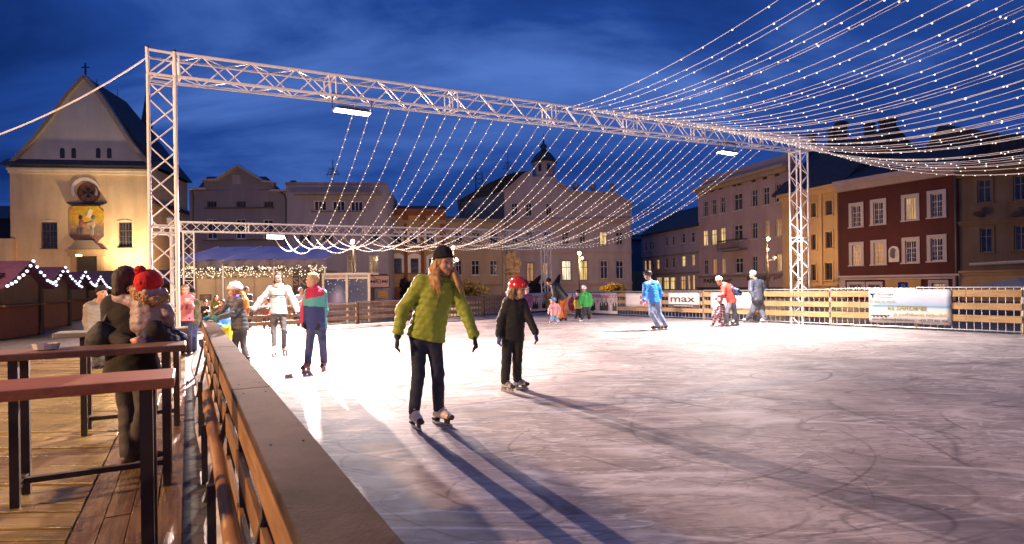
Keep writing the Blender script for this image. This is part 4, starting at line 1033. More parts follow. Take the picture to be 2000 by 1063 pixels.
q0, q1, z0, z1_ = rect(f, (486, 560, 493, 600)); b = MB(); f.box(b, q0, q1, z0, z1_, .04, -.02); b.build('door', M_BEIGE, t)
f = Facade(572, 26.6, 634, 26.6)
t = thing('menu_stand', 'dark hut side with pale large lettering beside the beige wall', 'kiosk', f.P(f.L / 2, FLOOR, 0))
b = MB(); f.box(b, 0, f.L, FLOOR, f.sz(600, 528)[1], 0, -2); b.build('wall', mat('dark_hut_board', (.03, .025, .024), .6, .3, 4), t)
text_mesh('lettering', 'SK', mat('pale_lettering', (.2, .17, .17), .6), t, f.px(585, 557, .02), f.e, (0, 0, 1), .34, .62, thick=.03)
# winter windows: clear plastic screens with printed snow
def snow_window():
    m = bpy.data.materials.new('snow_printed_screen'); t = nt(m)
    out = node(t, 'ShaderNodeOutputMaterial'); b = node(t, 'ShaderNodeBsdfPrincipled'); b.inputs['Roughness'].default_value = .2
    tc = node(t, 'ShaderNodeTexCoord'); sp = node(t, 'ShaderNodeSeparateXYZ'); lk(t, tc.outputs['Object'], sp.inputs[0])
    v = node(t, 'ShaderNodeTexVoronoi', Scale=9.0); lk(t, tc.outputs['Object'], v.inputs['Vector'])
    mr = node(t, 'ShaderNodeMapRange'); mr.inputs['From Min'].default_value = .2; mr.inputs['From Max'].default_value = 1.9; mr.inputs['To Min'].default_value = .0; mr.inputs['To Max'].default_value = .24
    lk(t, sp.outputs['Z'], mr.inputs['Value'])
    lt = node(t, 'ShaderNodeMath', operation='LESS_THAN'); lk(t, v.outputs['Distance'], lt.inputs[0]); lk(t, mr.outputs[0], lt.inputs[1])
    mx = node(t, 'ShaderNodeMixRGB'); mx.inputs[1].default_value = c4((.02, .045, .12)); mx.inputs[2].default_value = c4((.75, .75, .8)); lk(t, lt.outputs[0], mx.inputs[0])
    lk(t, mx.outputs[0], b.inputs['Base Color']); lk(t, b.outputs[0], out.inputs[0]); return m
f = Facade(632, 25, 722, 25)
t = thing('screen_shelter', 'grey framed shelter with two dark blue snow printed screens', 'shelter', f.P(f.L / 2, FLOOR, 0))
zt = f.sz(677, 537)[1]; M_SN = snow_window()
for x0, x1 in ((633, 675), (681, 719)):
    q0, q1 = f.sz(x0, 565)[0], f.sz(x1, 565)[0]
    b = MB(); f.box(b, q0, q1, FLOOR + .1, f.sz(677, 545)[1], .0, -.04); b.build('screen', M_SN, t)
for x in (632, 678, 721):
    q = f.sz(x, 565)[0]; b = MB(); f.box(b, q - .05, q + .05, FLOOR, zt, .06, -.06); b.build('post', M_STEEL, t)
b = MB(); f.box(b, -.05, f.L + .05, f.sz(677, 545)[1], f.sz(677, 542)[1], .05, -.05); f.box(b, -.05, f.L + .05, zt, zt + .08, .07, -1.5); b.build('beam', M_STEEL, t)
b = MB(); f.box(b, 0, f.L, f.sz(677, 541.5)[1], zt, .02, -.02); b.build('fascia', mat('grey_fascia', (.3, .28, .29), .6), t)

# ------------------------------------------------------------------ trusses
def lattice(par, name, p0, p1, ax, ay, s, mat_, pitch=None, r=0.027, rl=0.0125, skip=()):
    """square lattice girder from p0 to p1; ax, ay unit cross-section axes; four chords and one web"""
    p0, p1 = Vector(p0), Vector(p1); d = p1 - p0; L = d.length; u = d.normalized(); h = s / 2
    root = MB().tube(p0 + ax * -h + ay * -h, p1 + ax * -h + ay * -h, r, n=8)
    ro = root.build(name, mat_, par, smooth=False)
    for sx, sy in ((1, -1), (1, 1), (-1, 1)):
        MB().tube(p0 + ax * sx * h + ay * sy * h, p1 + ax * sx * h + ay * sy * h, r, n=8).build('chord', mat_, ro)
    b = MB(); pitch = pitch or s * 1.0; n = max(2, int(round(L / pitch)))
    cs = [(-1, -1), (1, -1), (1, 1), (-1, 1)]
    for fi in range(4):
        a, c = cs[fi], cs[(fi + 1) % 4]
        for k in range(n):
            k0, k1 = (a, c) if (k + fi) % 2 == 0 else (c, a)
            q0, q1 = p0 + u * (L * k / n), p0 + u * (L * (k + 1) / n)
            b.tube(q0 + ax * k0[0] * h + ay * k0[1] * h, q1 + ax * k1[0] * h + ay * k1[1] * h, rl, n=5)
        seg = max(1, int(round(L / 2.5)))
        for k in range(seg + 1):
            for e in ((-.06, .06) if 0 < k < seg else ((.03,) if k == 0 else (-.03,))):
                q = p0 + u * (L * k / seg + e)
                b.tube(q + ax * a[0] * h + ay * a[1] * h, q + ax * c[0] * h + ay * c[1] * h, rl * 1.15, n=5)
    b.build('lacing', mat_, ro)
    return ro

S = .38
FLb = ground(321, 763, FLOOR); FLb = Vector((xy(321, 9.7).x, 9.7, FLOOR)); 
FLt = at(321, 131, 9.7)
FRb_xy = xy(1563, 18.8); FRt = at(1563, 284, 18.8)
FD = Vector((FRb_xy.x - FLb.x, FRb_xy.y - FLb.y, 0)).normalized(); FN = Vector((-FD.y, FD.x, 0))
t = thing('front_light_gantry', 'large aluminium lattice gantry spanning the rink, holding two floodlights', 'truss gantry', (FLb.x, FLb.y, FLOOR))
lattice(t, 'column', FLb + Vector((0, 0, .03)), Vector((FLb.x, FLb.y, FLt.z - S / 2 - .02)), FD, FN, S, M_ALU)
lattice(t, 'column', Vector((FRb_xy.x, FRb_xy.y, FLOOR + .03)), Vector((FRb_xy.x, FRb_xy.y, FRt.z - S / 2 - .02)), FD, FN, S, M_ALU)
bs, be = Vector((FLb.x, FLb.y, FLt.z)), Vector((FRb_xy.x, FRb_xy.y, FRt.z))
bu = (be - bs).normalized(); bz = FN.cross(bu) * -1
lattice(t, 'beam', bs + bu * (S / 2 + .03), be + bu * .4, FN, bz, S, M_ALU)
def corner(par, c, ax, ay, az):
    b = MB(); h = S / 2
    for sx in (-1, 1):
        for sy in (-1, 1):
            b.tube(c + ax * sx * h + ay * sy * h - az * h, c + ax * sx * h + ay * sy * h + az * (h + .03), .027)
            b.tube(c + ax * sx * h - ay * h + az * sy * h, c + ax * sx * h + ay * h + az * sy * h, .022)
            b.tube(c - ax * h + ay * sx * h + az * sy * h, c + ax * h + ay * sx * h + az * sy * h, .022)
    b.tube(c - ax * h - ay * h - az * h, c + ax * h - ay * h + az * h, .012); b.tube(c - ax * h + ay * h - az * h, c + ax * h + ay * h + az * h, .012)
    o = b.build('corner_block', M_ALU, par)
    b = MB()
    for sx in (-1, 1):
        for sy in (-1, 1): b.tube(c + ax * sx * h + ay * sy * h + az * (h + .031), c + ax * sx * h + ay * sy * h + az * (h + .06), .03)
    b.build('end_cap', M_BLACKMETAL, o)
corner(t, bs, FD, FN, bz); corner(t, be, FD, FN, bz)
for p in (FLb, Vector((FRb_xy.x, FRb_xy.y, FLOOR))):
    b = MB(); b.obox(p + Vector((0, 0, .014)), FD * .32, FN * .32, (0, 0, .012)); b.build('base_plate', M_STEEL, t)

BLt = at(368, 443.5, 24.0); BRt = at(1066, 459, 31.5)
BDv = Vector((BRt.x - BLt.x, BRt.y - BLt.y, 0)).normalized(); BN = Vector((-BDv.y, BDv.x, 0))
t2 = thing('rear_light_gantry', 'far aluminium lattice gantry at the back of the rink by the cafe', 'truss gantry', (BLt.x, BLt.y, FLOOR))
lattice(t2, 'column', (BLt.x, BLt.y, FLOOR + .02), (BLt.x, BLt.y, BLt.z - S / 2 - .02), BDv, BN, S, M_ALU)
lattice(t2, 'column', (BRt.x, BRt.y, FLOOR + .02), (BRt.x, BRt.y, BRt.z - S / 2 - .02), BDv, BN, S, M_ALU)
bu2 = (BRt - BLt).normalized(); bz2 = BN.cross(bu2) * -1
lattice(t2, 'beam', BLt - bu2 * .3, BRt + bu2 * .3, BN, bz2, S, M_ALU)

# guy cable from the front gantry off to the left
g = thing('guy_cable', 'white guy cable running down from the gantry corner to the left', 'cable', bs)
p0, p1 = bs + Vector((-S / 2, 0, S / 2)), at(-120, 300, 9.0)
b = MB(); b.path([p0.lerp(p1, k / 14) - Vector((0, 0, .18 * 4 * (k / 14) * (1 - k / 14))) for k in range(15)], .012, 6); b.build('cable', mat('white_cable', (.7, .7, .72), .5), g)

# floodlights hung under the girders
M_LENS = emat('flood_lens', (1, .93, .88), 14.0)
def floodlight(px, py, Y, u, tilt, label, w=.36, power=None):
    c = at(px, py, Y); n = Vector((-u.y, u.x, 0)).normalized()
    t = thing('floodlight', label, 'floodlight', c, 'floodlights under the gantries')
    dirn = (Vector((0, 0, -1)) * math.cos(tilt) - n * math.sin(tilt)).normalized(); side = u.cross(dirn).normalized()
    b = MB(); h = .12; th = .07
    v = []
    for s, k in ((1.0, 0), (.72, 1)):
        for a, e in ((-1, -1), (1, -1), (1, 1), (-1, 1)): v.append(c + u * a * w * s / 1 + side * e * h * s - dirn * (th if k else 0))
    b.box8(v); b.build('housing', M_BLACKMETAL, t)
    b = MB(); b.obox(c + dirn * .006, u * (w - .03), side * (h - .02), dirn * .004); b.build('lens', M_LENS, t)
    b = MB()
    for s in (-1, 1):
        e = c + u * s * (w + .02); b.bar(e, e + Vector((0, 0, .3)), .03, .012, u)
    b.bar(c - u * (w + .02) + Vector((0, 0, .3)), c + u * (w + .02) + Vector((0, 0, .3)), .03, .03); b.build('bracket', M_BLACKMETAL, t)
    if power:
        l = bpy.data.lights.new('flood_beam', 'AREA'); l.shape = 'RECTANGLE'; l.size = .16 if len(power) > 4 else .5; l.size_y = .08 if len(power) > 4 else .16; l.spread = R(power[3]); l.energy = power[0]; l.color = power[1]
        o = bpy.data.objects.new('flood_beam', l); COL.objects.link(o)
        beam = Vector((0, 0, -1)) * math.cos(power[2]) + (Vector(power[4]) if len(power) > 4 else -n) * math.sin(power[2])
        o.location = c + dirn * .03; o.rotation_euler = beam.to_track_quat('-Z', 'Y').to_euler()
    return t
FLOODC = (1.0, .79, .71)
def beamY(px): # depth of the front girder at a picture column
    k = ray(px, CY).x; A0, D = Vector((bs.x, bs.y)), Vector((be.x - bs.x, be.y - bs.y))
    s = (k * A0.y - A0.x) / (D.x - k * D.y); return A0.y + D.y * s
floodlight(688, 219, beamY(688) - .05, FD, R(3), 'bright white floodlight under the gantry, nearest the church', power=(1250, (1, .85, .78), R(3), 125))
floodlight(1420, 299, beamY(1420) - .05, FD, R(3), 'white floodlight under the gantry before the four storey house', power=(1650, (1, .86, .79), R(6), 138))
floodlight(537, 463, 25.4, BDv, R(45), 'small bright floodlight under the rear gantry, above the blue awning', power=(7400, (1.0, .69, .60), R(74), 124, (.47, -.88, 0)))

# ------------------------------------------------------------------ light strings
M_WIRE = mat('pale_light_cable', (.5, .49, .47), .5, .1, 5); M_BULB = emat('warm_led_bulb', (1.0, .86, .66), 1.7)
def bulb_mesh(r):
    b = MB(); b.blob((0, 0, -r * .4), (r, r, r * 1.25), 1); me = b.build('bulb_master', M_BULB); m_ = me.data; bpy.data.objects.remove(me); return m_
BULB_S, BULB_L = bulb_mesh(.0115), bulb_mesh(.0125)
def string(p0, p1, sag, space, label, group, bm, rw, name='light_string', jit=.1):
    t = thing(name, label, 'light string', p0, group); n = 30
    f_ = lambda s: p0.lerp(p1, s) - Vector((0, 0, sag * 4 * s * (1 - s)))
    MB().path([f_(k / n) for k in range(n + 1)], rw, 4).build('cable', M_WIRE, t)
    L = sum((f_((k + 1) / n) - f_(k / n)).length for k in range(n)); m_ = int(L / space)
    for k in range(m_):
        s = (k + .5 + random.uniform(-jit, jit)) / m_
        o = new_obj('bulb', bm, t); o.location = f_(s) - p0 - Vector((0, 0, rw))
        o.rotation_euler = (random.uniform(-.5, .5), random.uniform(-.5, .5), 0)
def on_beam(px, z_off=-S / 2):
    Y = beamY(px); s = (Vector((xy(px, Y).x, Y)) - Vector((bs.x, bs.y))).length / (Vector((be.x, be.y)) - Vector((bs.x, bs.y))).length
    return bs.lerp(be, s) + Vector((0, 0, z_off))
tS = lambda px: (on_beam(px) - bs).length / (be - bs).length
NF = 33
for i in range(NF):
    w = i / (NF - 1)
    s = tS(699) + (tS(1500) - tS(699)) * w; p0 = bs.lerp(be, s) + Vector((0, 0, -S / 2)) + FN * .1
    u = .19 + (.985 - .19) * w; p1 = BLt.lerp(BRt, u) + Vector((0, 0, -S / 2))
    p0 += Vector((random.uniform(-.05, .05), 0, 0))
    string(p0, p1, 1.66 + .12 * math.sin(i * 1.9) - .25 * w, .30, f'{ordw(i)} light string from the left in the net sagging between the two gantries', 'light strings sagging between the two gantries', BULB_S, .0062)
NN = 46
for i in range(NN):
    w = i / (NN - 1); wq = w ** .92
    s = tS(1105) + (1.0 - tS(1105)) * wq; p0 = bs.lerp(be, s) + Vector((0, 0, S / 2))
    p1 = p0 + Vector((.3, -1, 0)).normalized() * 14.6; p1.z = 5.65 - .2 * w
    p1 += Vector((random.uniform(-.1, .1), 0, random.uniform(-.12, .12)))
    string(p0, p1, .8 + 1.3 * w + random.uniform(-.06, .06), .64, f'{ordw(i)} near light string from the left of those strung overhead from the front gantry', 'light strings overhead from the front gantry', BULB_L, .005)

# ------------------------------------------------------------------ barrier beside the camera
M_TOP = mat('weathered_barrier_top', (.078, .054, .045), .9, .6, 2.2, bump=.1, bscale=90, spec=.04)
M_SIDE = wood('orange_barrier_wood', (0.20, 0.10, 0.04), (0.36, 0.19, 0.08), rough=.55, axis=1, rot=-math.atan2(-LD.x, LD.y), bump=.25)
M_POST = mat('dark_steel_post', (.05, .045, .045), .5, .3, 10, metal=.3)
rl0, rl1 = RA - LD * 3.0, RA + LD * ((RB - RA).length)
t = thing('rink_barrier', 'long wooden rink barrier with a broad worn top board on steel posts', 'rink barrier', (rl1.x, rl1.y, 0))
TOPW = .2
Lr = (rl1 - rl0).length; k = 0; nseg = 5
for j in range(nseg):
    a, c = rl0 + LD * (Lr * j / nseg + .002), rl0 + LD * (Lr * (j + 1) / nseg - .002); m_ = (a + c) / 2 - LN * TOPW / 2
    b = MB(); b.obox((m_.x, m_.y, RAILZ - .02 + random.uniform(-.002, .002)), LD * (c - a).length / 2, LN * TOPW / 2, (0, 0, .02)); tb = b.build('top_board', M_TOP, t, bevel=.006)
    for e_ in (.06, .5, .94):
        for o_ in (-.055, .055):
            p_ = a.lerp(c, e_) - LN * (TOPW / 2 + o_); MB().tube((p_.x, p_.y, RAILZ - .001), (p_.x, p_.y, RAILZ + .0015), .005, n=8).build('screw_head', mat('rusty_screw', (.03, .02, .015), .95, .2, 9, spec=.02), tb)
for zz, hh, off, nm in ((RAILZ - .105, .06, TOPW - .012, 'fascia_board'), (.42, .065, TOPW - .03, 'side_board'), (.12, .065, TOPW - .03, 'side_board')):
    for j in range(nseg):
        a, c = rl0 + LD * (Lr * j / nseg + .003), rl0 + LD * (Lr * (j + 1) / nseg - .003); m_ = (a + c) / 2 - LN * off
        b = MB(); b.obox((m_.x, m_.y, zz), LD * (c - a).length / 2, LN * .013, (0, 0, hh)); b.build(nm, M_SIDE, t, bevel=.003)
for zz in (.62, .3):
    m_ = (rl0 + rl1) / 2 - LN * .03; b = MB(); b.obox((m_.x, m_.y, zz), LD * Lr / 2, LN * .012, (0, 0, .07)); b.build('ice_side_board', M_SIDE, t)
npost = 12
for j in range(npost):
    p = rl1 - LD * (.05 + j * 1.15) - LN * (TOPW - .05)
    b = MB(); b.obox((p.x, p.y, (FLOOR + RAILZ - .045) / 2), LD * .025, LN * .025, (0, 0, (RAILZ - .045 - FLOOR) / 2)); b.build('post', M_POST, t)
    q = p - LN * .16
    if j % 2 == 0:
        b = MB(); b.bar((p.x, p.y, .55), (q.x, q.y, FLOOR + .02), .035, .035, LD); b.build('brace', M_POST, t)

# round handrail lower down on the outside
p_far = at(403, 768, 6.05); h_z = p_far.z
p_near = p_far - LD * 6.5
t = thing('pole_handrail', 'low round wooden handrail on dark posts outside the rink barrier', 'handrail', (p_far.x, p_far.y, FLOOR))
M_POLE = wood('orange_round_pole', (0.26, 0.12, 0.045), (0.42, 0.22, 0.09), axis=1, rough=.45, rot=-math.atan2(-LD.x, LD.y))
b = MB(); b.path([p_far.lerp(p_near, k / 12) + Vector((0, 0, .006 * math.sin(k * 1.3))) for k in range(13)], lambda s: .041 + .004 * math.sin(s * 9), 14); b.build('pole', M_POLE, t, smooth=True)
for d in (.0, 1.6, 3.2, 4.8):
    p = p_far - LD * d - LN * .055; b = MB(); b.obox((p.x, p.y, (FLOOR + h_z + (.12 if d == 0 else 0)) / 2), LD * .022, LN * .022, (0, 0, (h_z + (.12 if d == 0 else 0) - FLOOR) / 2)); b.build('post', M_POST, t)

# ------------------------------------------------------------------ fences round the far side
M_PINE = wood('pale_pine_board', (0.25, 0.155, 0.065), (0.42, 0.28, 0.13), rough=.6, axis=0, rot=-math.atan2(RD.y, RD.x), bump=.12)
M_PINE2 = wood('greyed_pine_board', (0.20, 0.13, 0.07), (0.38, 0.26, 0.15), rough=.6, axis=0, rot=-math.atan2(BD.y, BD.x), bump=.12)
def fence_run(p0, p1, n, h0, h1, m_, where, bars=True, skip=(), words=None):
    d = (p1 - p0); L = d.length; u = d.normalized(); nn = Vector((u.y, -u.x, 0)); nn = nn if nn.y < 0 else -nn      # nn faces the ice
    for i in range(n):
        if i in skip: continue
        a, c = p0 + u * (L * i / n + .02), p0 + u * (L * (i + 1) / n - .02); w = (c - a).length
        h = h0 + (h1 - h0) * (i + .5) / n
        t = thing('fence_panel', where.format(words[i] if words else ordw(i)), 'fence panel', ((a.x + c.x) / 2, (a.y + c.y) / 2, 0), 'wooden fence panels round the rink')
        mid = (a + c) / 2
        for k, (z0, z1) in enumerate(((.79, .945), (.515, .66), (.235, .385))):
            b = MB(); j_ = random.uniform(-.006, .006)
            for s0, s1 in (((0, .5), (.5, 1)) if k != 1 else ((0, .38), (.38, 1))):
                q0, q1 = a.lerp(c, s0) + u * .004, a.lerp(c, s1) - u * .004; m2 = (q0 + q1) / 2 + nn * .03
                b.obox((m2.x, m2.y, h * (z0 + z1) / 2 + j_ + random.uniform(-.005, .005)), u * (q1 - q0).length / 2, nn * .013, (0, 0, h * (z1 - z0) / 2))
            b.build('board', m_, t)
        b = MB(); b.tube((a.x, a.y, h), (c.x, c.y, h), .021); b.build('top_rail', M_STEEL, t)
        if bars:
            b = MB(); nb = int(w / .15)
            for k in range(nb + 1):
                p = a.lerp(c, k / nb); b.tube((p.x, p.y, .04), (p.x, p.y, h), .011 if 0 < k < nb else .02, n=5)
            b.tube((a.x, a.y, .06), (c.x, c.y, .06), .016, n=6); b.build('bar_grille', M_STEEL if m_ is M_PINE else M_POST, t)
        for s in (.01, .99):
            p = a.lerp(c, s) - nn * .045; b = MB(); b.obox((p.x, p.y, h / 2 - .06), u * .028, nn * .022, (0, 0, h / 2 + .05)); b.build('post', m_, t)
hR = lambda P, py, px: None
h_corner = (610 - 572) / F * C1.y; h_far = (654 - 560.3) / F * CR2.y; h_back0 = (647 - 600) / F * C0.y
nR = int((CR2 - C1).length / 2.25); 
fence_run(C1, CR2 + RD * 0.0, nR, h_corner, h_far, M_PINE, '{} pine fence panel from the far corner along the banner side')
nX = 3; fence_run(CR2, CR2 + RD * 2.25 * nX, nX, h_far, h_far, M_PINE, '{} pine fence panel beyond the beach banner, at the frame edge')
nB = 7; fence_run(C0, C1, nB, h_back0, h_corner, M_PINE2, '{} fence panel from the cafe along the back of the rink')

# banners on the fence
def fence_plane():
    f = Facade(1068, 10, 2000, 10); f.A = Vector((C1.x, C1.y, 0)); f.e = RD.copy(); f.L = (CR2 - C1).length
    n = Vector((RD.y, -RD.x, 0)); f.n = n if n.y < 0 else -n; return f
fp = fence_plane()
def back_plane():
    f = fence_plane(); f.A = Vector((C0.x, C0.y, 0)); f.e = BD.copy(); n = Vector((BD.y, -BD.x, 0)); f.n = n if n.y < 0 else -n; return f
bp_ = back_plane()
DB = .065
def banner(f, r, m, label, name='banner'):
    q0, q1 = f.sz(r[0], (r[1] + r[3]) / 2, DB)[0], f.sz(r[2], (r[1] + r[3]) / 2, DB)[0]; xm = (r[0] + r[2]) / 2
    z0, z1 = f.sz(xm, r[3], DB)[1], f.sz(xm, r[1], DB)[1]
    t = thing(name, label, 'banner', f.P((q0 + q1) / 2, z0, DB), 'advertising banners on the rink fence')
    b = MB(); n = 16; vs = []
    for j in range(5):
        for k in range(n + 1):
            s, v = k / n, j / 4
            vs.append(f.P(q0 + (q1 - q0) * s, z0 + (z1 - z0) * v - .012 * math.sin(math.pi * 3 * s) * (1 - v), DB + .0025 * math.sin(s * 14 + v * 3)))
    fs = [(j * (n + 1) + k, j * (n + 1) + k + 1, (j + 1) * (n + 1) + k + 1, (j + 1) * (n + 1) + k) for j in range(4) for k in range(n)]
    b.add(vs, fs); o = b.build('sheet', m, t, smooth=True)
    so = o.modifiers.new('thickness', 'SOLIDIFY'); so.thickness = .003; so.offset = -1
    b = MB()
    for s in (.01, .34, .67, .99):
        for v in (.03, .97):
            p = f.P(q0 + (q1 - q0) * s, z0 + (z1 - z0) * v, DB + .011); b.tube(p, p + f.n * .006, .014, n=8)
    b.build('eyelet', M_BLACKMETAL, t)
    def at_(s, v, d=.013): return f.P(q0 + (q1 - q0) * s, z0 + (z1 - z0) * v, DB + d)
    W, H = q1 - q0, z1 - z0
    def txt(body, s, v, h, w=None, m=M_INK, align='CENTER', shear=0, thick=0.0):
        return text_mesh('lettering', body, m, t, at_(s, v), f.e, (0, 0, 1), H * h, W * w if w else None, align=align, shear=shear, thick=thick)
    def patch(s0, v0, s1, v1, m, nm='patch', d=.012):
        return MB().prism([at_(s0, v0, d), at_(s1, v0, d), at_(s1, v1, d), at_(s0, v1, d)], f.n * .002).build(nm, m, t)
    return t, at_, txt, patch, W, H
M_VINYL = mat('white_vinyl', (.58, .57, .58), .45, .05, 3)
M_REDINK = mat('red_print', (.5, .03, .025), .45, .1, 4)
M_GREYINK = mat('grey_print', (.4, .4, .42), .5, .1, 4)
def beach():
    m = bpy.data.materials.new('beach_print'); t = nt(m); out = node(t, 'ShaderNodeOutputMaterial'); b = node(t, 'ShaderNodeBsdfPrincipled'); b.inputs['Roughness'].default_value = .45
    tc = node(t, 'ShaderNodeTexCoord'); sp = node(t, 'ShaderNodeSeparateXYZ'); lk(t, tc.outputs['Object'], sp.inputs[0])
    mr = node(t, 'ShaderNodeMapRange'); mr.inputs['From Max'].default_value = .92; lk(t, sp.outputs['Z'], mr.inputs['Value'])
    n = node(t, 'ShaderNodeTexNoise', Scale=2.0, Detail=4.0); mp = node(t, 'ShaderNodeMapping'); mp.inputs['Scale'].default_value = (.6, .6, 5); lk(t, tc.outputs['Object'], mp.inputs['Vector']); lk(t, mp.outputs[0], n.inputs['Vector'])
    ad = node(t, 'ShaderNodeMath', operation='MULTIPLY_ADD'); ad.inputs[1].default_value = .06; lk(t, n.outputs['Fac'], ad.inputs[0]); lk(t, mr.outputs[0], ad.inputs[2])
    rp = node(t, 'ShaderNodeValToRGB'); e = rp.color_ramp.elements
    e[0].position = .0; e[0].color = c4((0.475, 0.446, 0.446)); e[1].position = 1; e[1].color = c4((0.446, 0.446, 0.490))
    for p, c in ((.3, (0.475, 0.468, 0.446)), (.45, (0.360, 0.418, 0.418)), (.51, (0.216, 0.324, 0.374)), (.535, (0.043, 0.094, 0.158)), (.555, (0.180, 0.288, 0.432)), (.62, (0.259, 0.331, 0.446)), (.78, (0.396, 0.418, 0.475))):
        x = e.new(p); x.color = c4(c)
    lk(t, ad.outputs[0], rp.inputs[0]); lk(t, rp.outputs[0], b.inputs['Base Color']); lk(t, b.outputs[0], out.inputs[0]); return m
M_GOLD = mat('yellow_green_print', (.26, .21, .015), .5, .1, 4)
t, at_, txt, patch, W, H = banner(fp, (1697, 565.5, 1858, 632), beach(), 'wide beach banner with sea horizon and yellow lettering on the pine fence')
txt('Bella Sardegna', .22, .83, .075, .2, shear=.3, thick=.01); txt('ubytování agentura', .22, .755, .04, .15)
txt('Brusle tu nech,', .18, .60, .095, .34, M_GOLD); txt('na SARDINII', .48, .39, .135, .46, M_GOLD, thick=.012); txt('je potřebovat nebudeš!', .64, .22, .10, .64, M_GOLD, thick=.004)
txt('www.UbytovaniNaSardinii.cz / +420 777 905 906', .5, .065, .075, .92, thick=.006); txt('na webu za', .78, .82, .06, .18, M_GREYINK)
b = MB()
for dx, dy, rx, rz in ((0, 0, .07, .03), (.05, .015, .05, .025), (-.05, .01, .05, .025)): b.blob(at_(.055, .85, .014) + fp.e * dx + Vector((0, 0, dy)), (rx, .006, rz), 2)
b.bar(at_(.055, .85, .014), at_(.05, .75, .014), .025, .006, fp.n); b.build('tree_emblem', M_INK, t)
b = MB()
for k in range(14): b.blob(at_(.04 + .017 * k, .2 + .015 * math.sin(k * 2.1), .012), (.05, .004, .012 + .012 * (k % 3)), 1)
b.build('rock_print', mat('grey_rock_print', (.2, .18, .15), .6, .3, 9), t)

t, at_, txt, patch, W, H = banner(fp, (1305.5, 572, 1366, 600), M_VINYL, 'white banner with the black word max above a black web strip')
patch(0, 0, 1, .2, M_INK, 'web_strip'); txt('max', .46, .36, .5, .8, thick=.012); txt('www.maxeuro.cz', .5, .06, .1, .62, M_VINYL); txt('®', .945, .46, .16)
t, at_, txt, patch, W, H = banner(fp, (1222, 573, 1292, 600), M_VINYL, 'white banner with a red square emblem behind the blue jacketed skater')
patch(.42, .2, .84, .82, M_REDINK, 'red_square'); txt('euro', .66, .46, .14, .25, M_VINYL)
b = MB(); b.prism([at_(.42, .42, .015), at_(.5, .51, .015), at_(.42, .6, .015)], fp.n * .002); b.build('arrow', M_VINYL, t)
t, at_, txt, patch, W, H = banner(fp, (1388, 572, 1480, 604), M_VINYL, 'plain white banner reading Kulturní Olomouc behind the walking man')
txt('Kulturní', .64, .56, .17, .4, M_GREYINK); txt('Olomouc', .66, .22, .17, .44, M_GREYINK)
def choir(r, f, label):
    t, at_, txt, patch, W, H = banner(f, r, M_VINYL, label)
    txt('olomouc.cz', .5, .78, .19, .96, M_REDINK, thick=.012)
    hs = ((.08, .68), (.25, .61), (.42, .68), (.58, .71), (.75, .64), (.9, .68))
    for k, (s, v) in enumerate(hs):
        b = MB(); dark = k in (0, 2, 3, 5)
        b.prism([at_(s - .085, .16, .014), at_(s + .085, .16, .014), at_(s + .07, v - .16, .014), at_(s + .025, v - .08, .014), at_(s - .025, v - .08, .014), at_(s - .07, v - .16, .014)], f.n * .002, 0 if dark else 1)
        if dark: b.prism([at_(s - .018, v - .26, .017), at_(s + .018, v - .26, .017), at_(s + .02, v - .1, .017), at_(s - .02, v - .1, .017)], f.n * .002, 3)
        c = at_(s, v, .016); b.prism([c + f.e * (.04 * W * math.cos(a)) + Vector((0, 0, .085 * H * math.sin(a))) for a in [math.tau * q / 10 for q in range(10)]], f.n * .002, 2)
        b.build('printed_singer', [M_INK, mat('pale_dress_print', (.55, .5, .52), .5), mat('skin_print', (.5, .36, .3), .5), M_VINYL], t)
    patch(.1, .08, 1.0, .2, M_VINYL, 'white_strip', .018); 
    txt('ZIMA V OLOMOUCI', .55, .11, .06, .75)
    patch(0, 0, 1, .07, M_INK, 'black_strip', .018)
choir((1155, 572.5, 1206, 615.5), fp, 'olomouc.cz poster with six printed figures, next to the green jacketed child')
choir((1020, 573.5, 1066, 611), bp_, 'olomouc.cz poster partly hidden behind the skater in purple')
t, at_, txt, patch, W, H = banner(fp, (1084, 573, 1152, 611.5), mat('pinkish_vinyl', (.66, .58, .6), .45, .06, 3), 'pale banner with two printed red apples behind the bending man')
for s in (.23, .52):
    b = MB(); c = at_(s, .46, .012); n = 20
    b.prism([c + fp.e * (.115 * W * math.cos(a) * (1 + .06 * math.cos(2 * a))) + Vector((0, 0, .36 * H * math.sin(a) - .05 * H * abs(math.cos(a)))) for a in [math.tau * q / n for q in range(n)]], fp.n * .003)
    b.bar(at_(s, .8, .014), at_(s + .015, .95, .014), .03, .004, fp.n, 1); b.build('printed_apple', [mat('apple_red_print', (.48, .05, .035), .45, .35, 3), M_INK], t)
    text_mesh('lettering', 'mix', M_VINYL, t, at_(s, .42, .017), fp.e, (0, 0, 1), H * .1, W * .1)

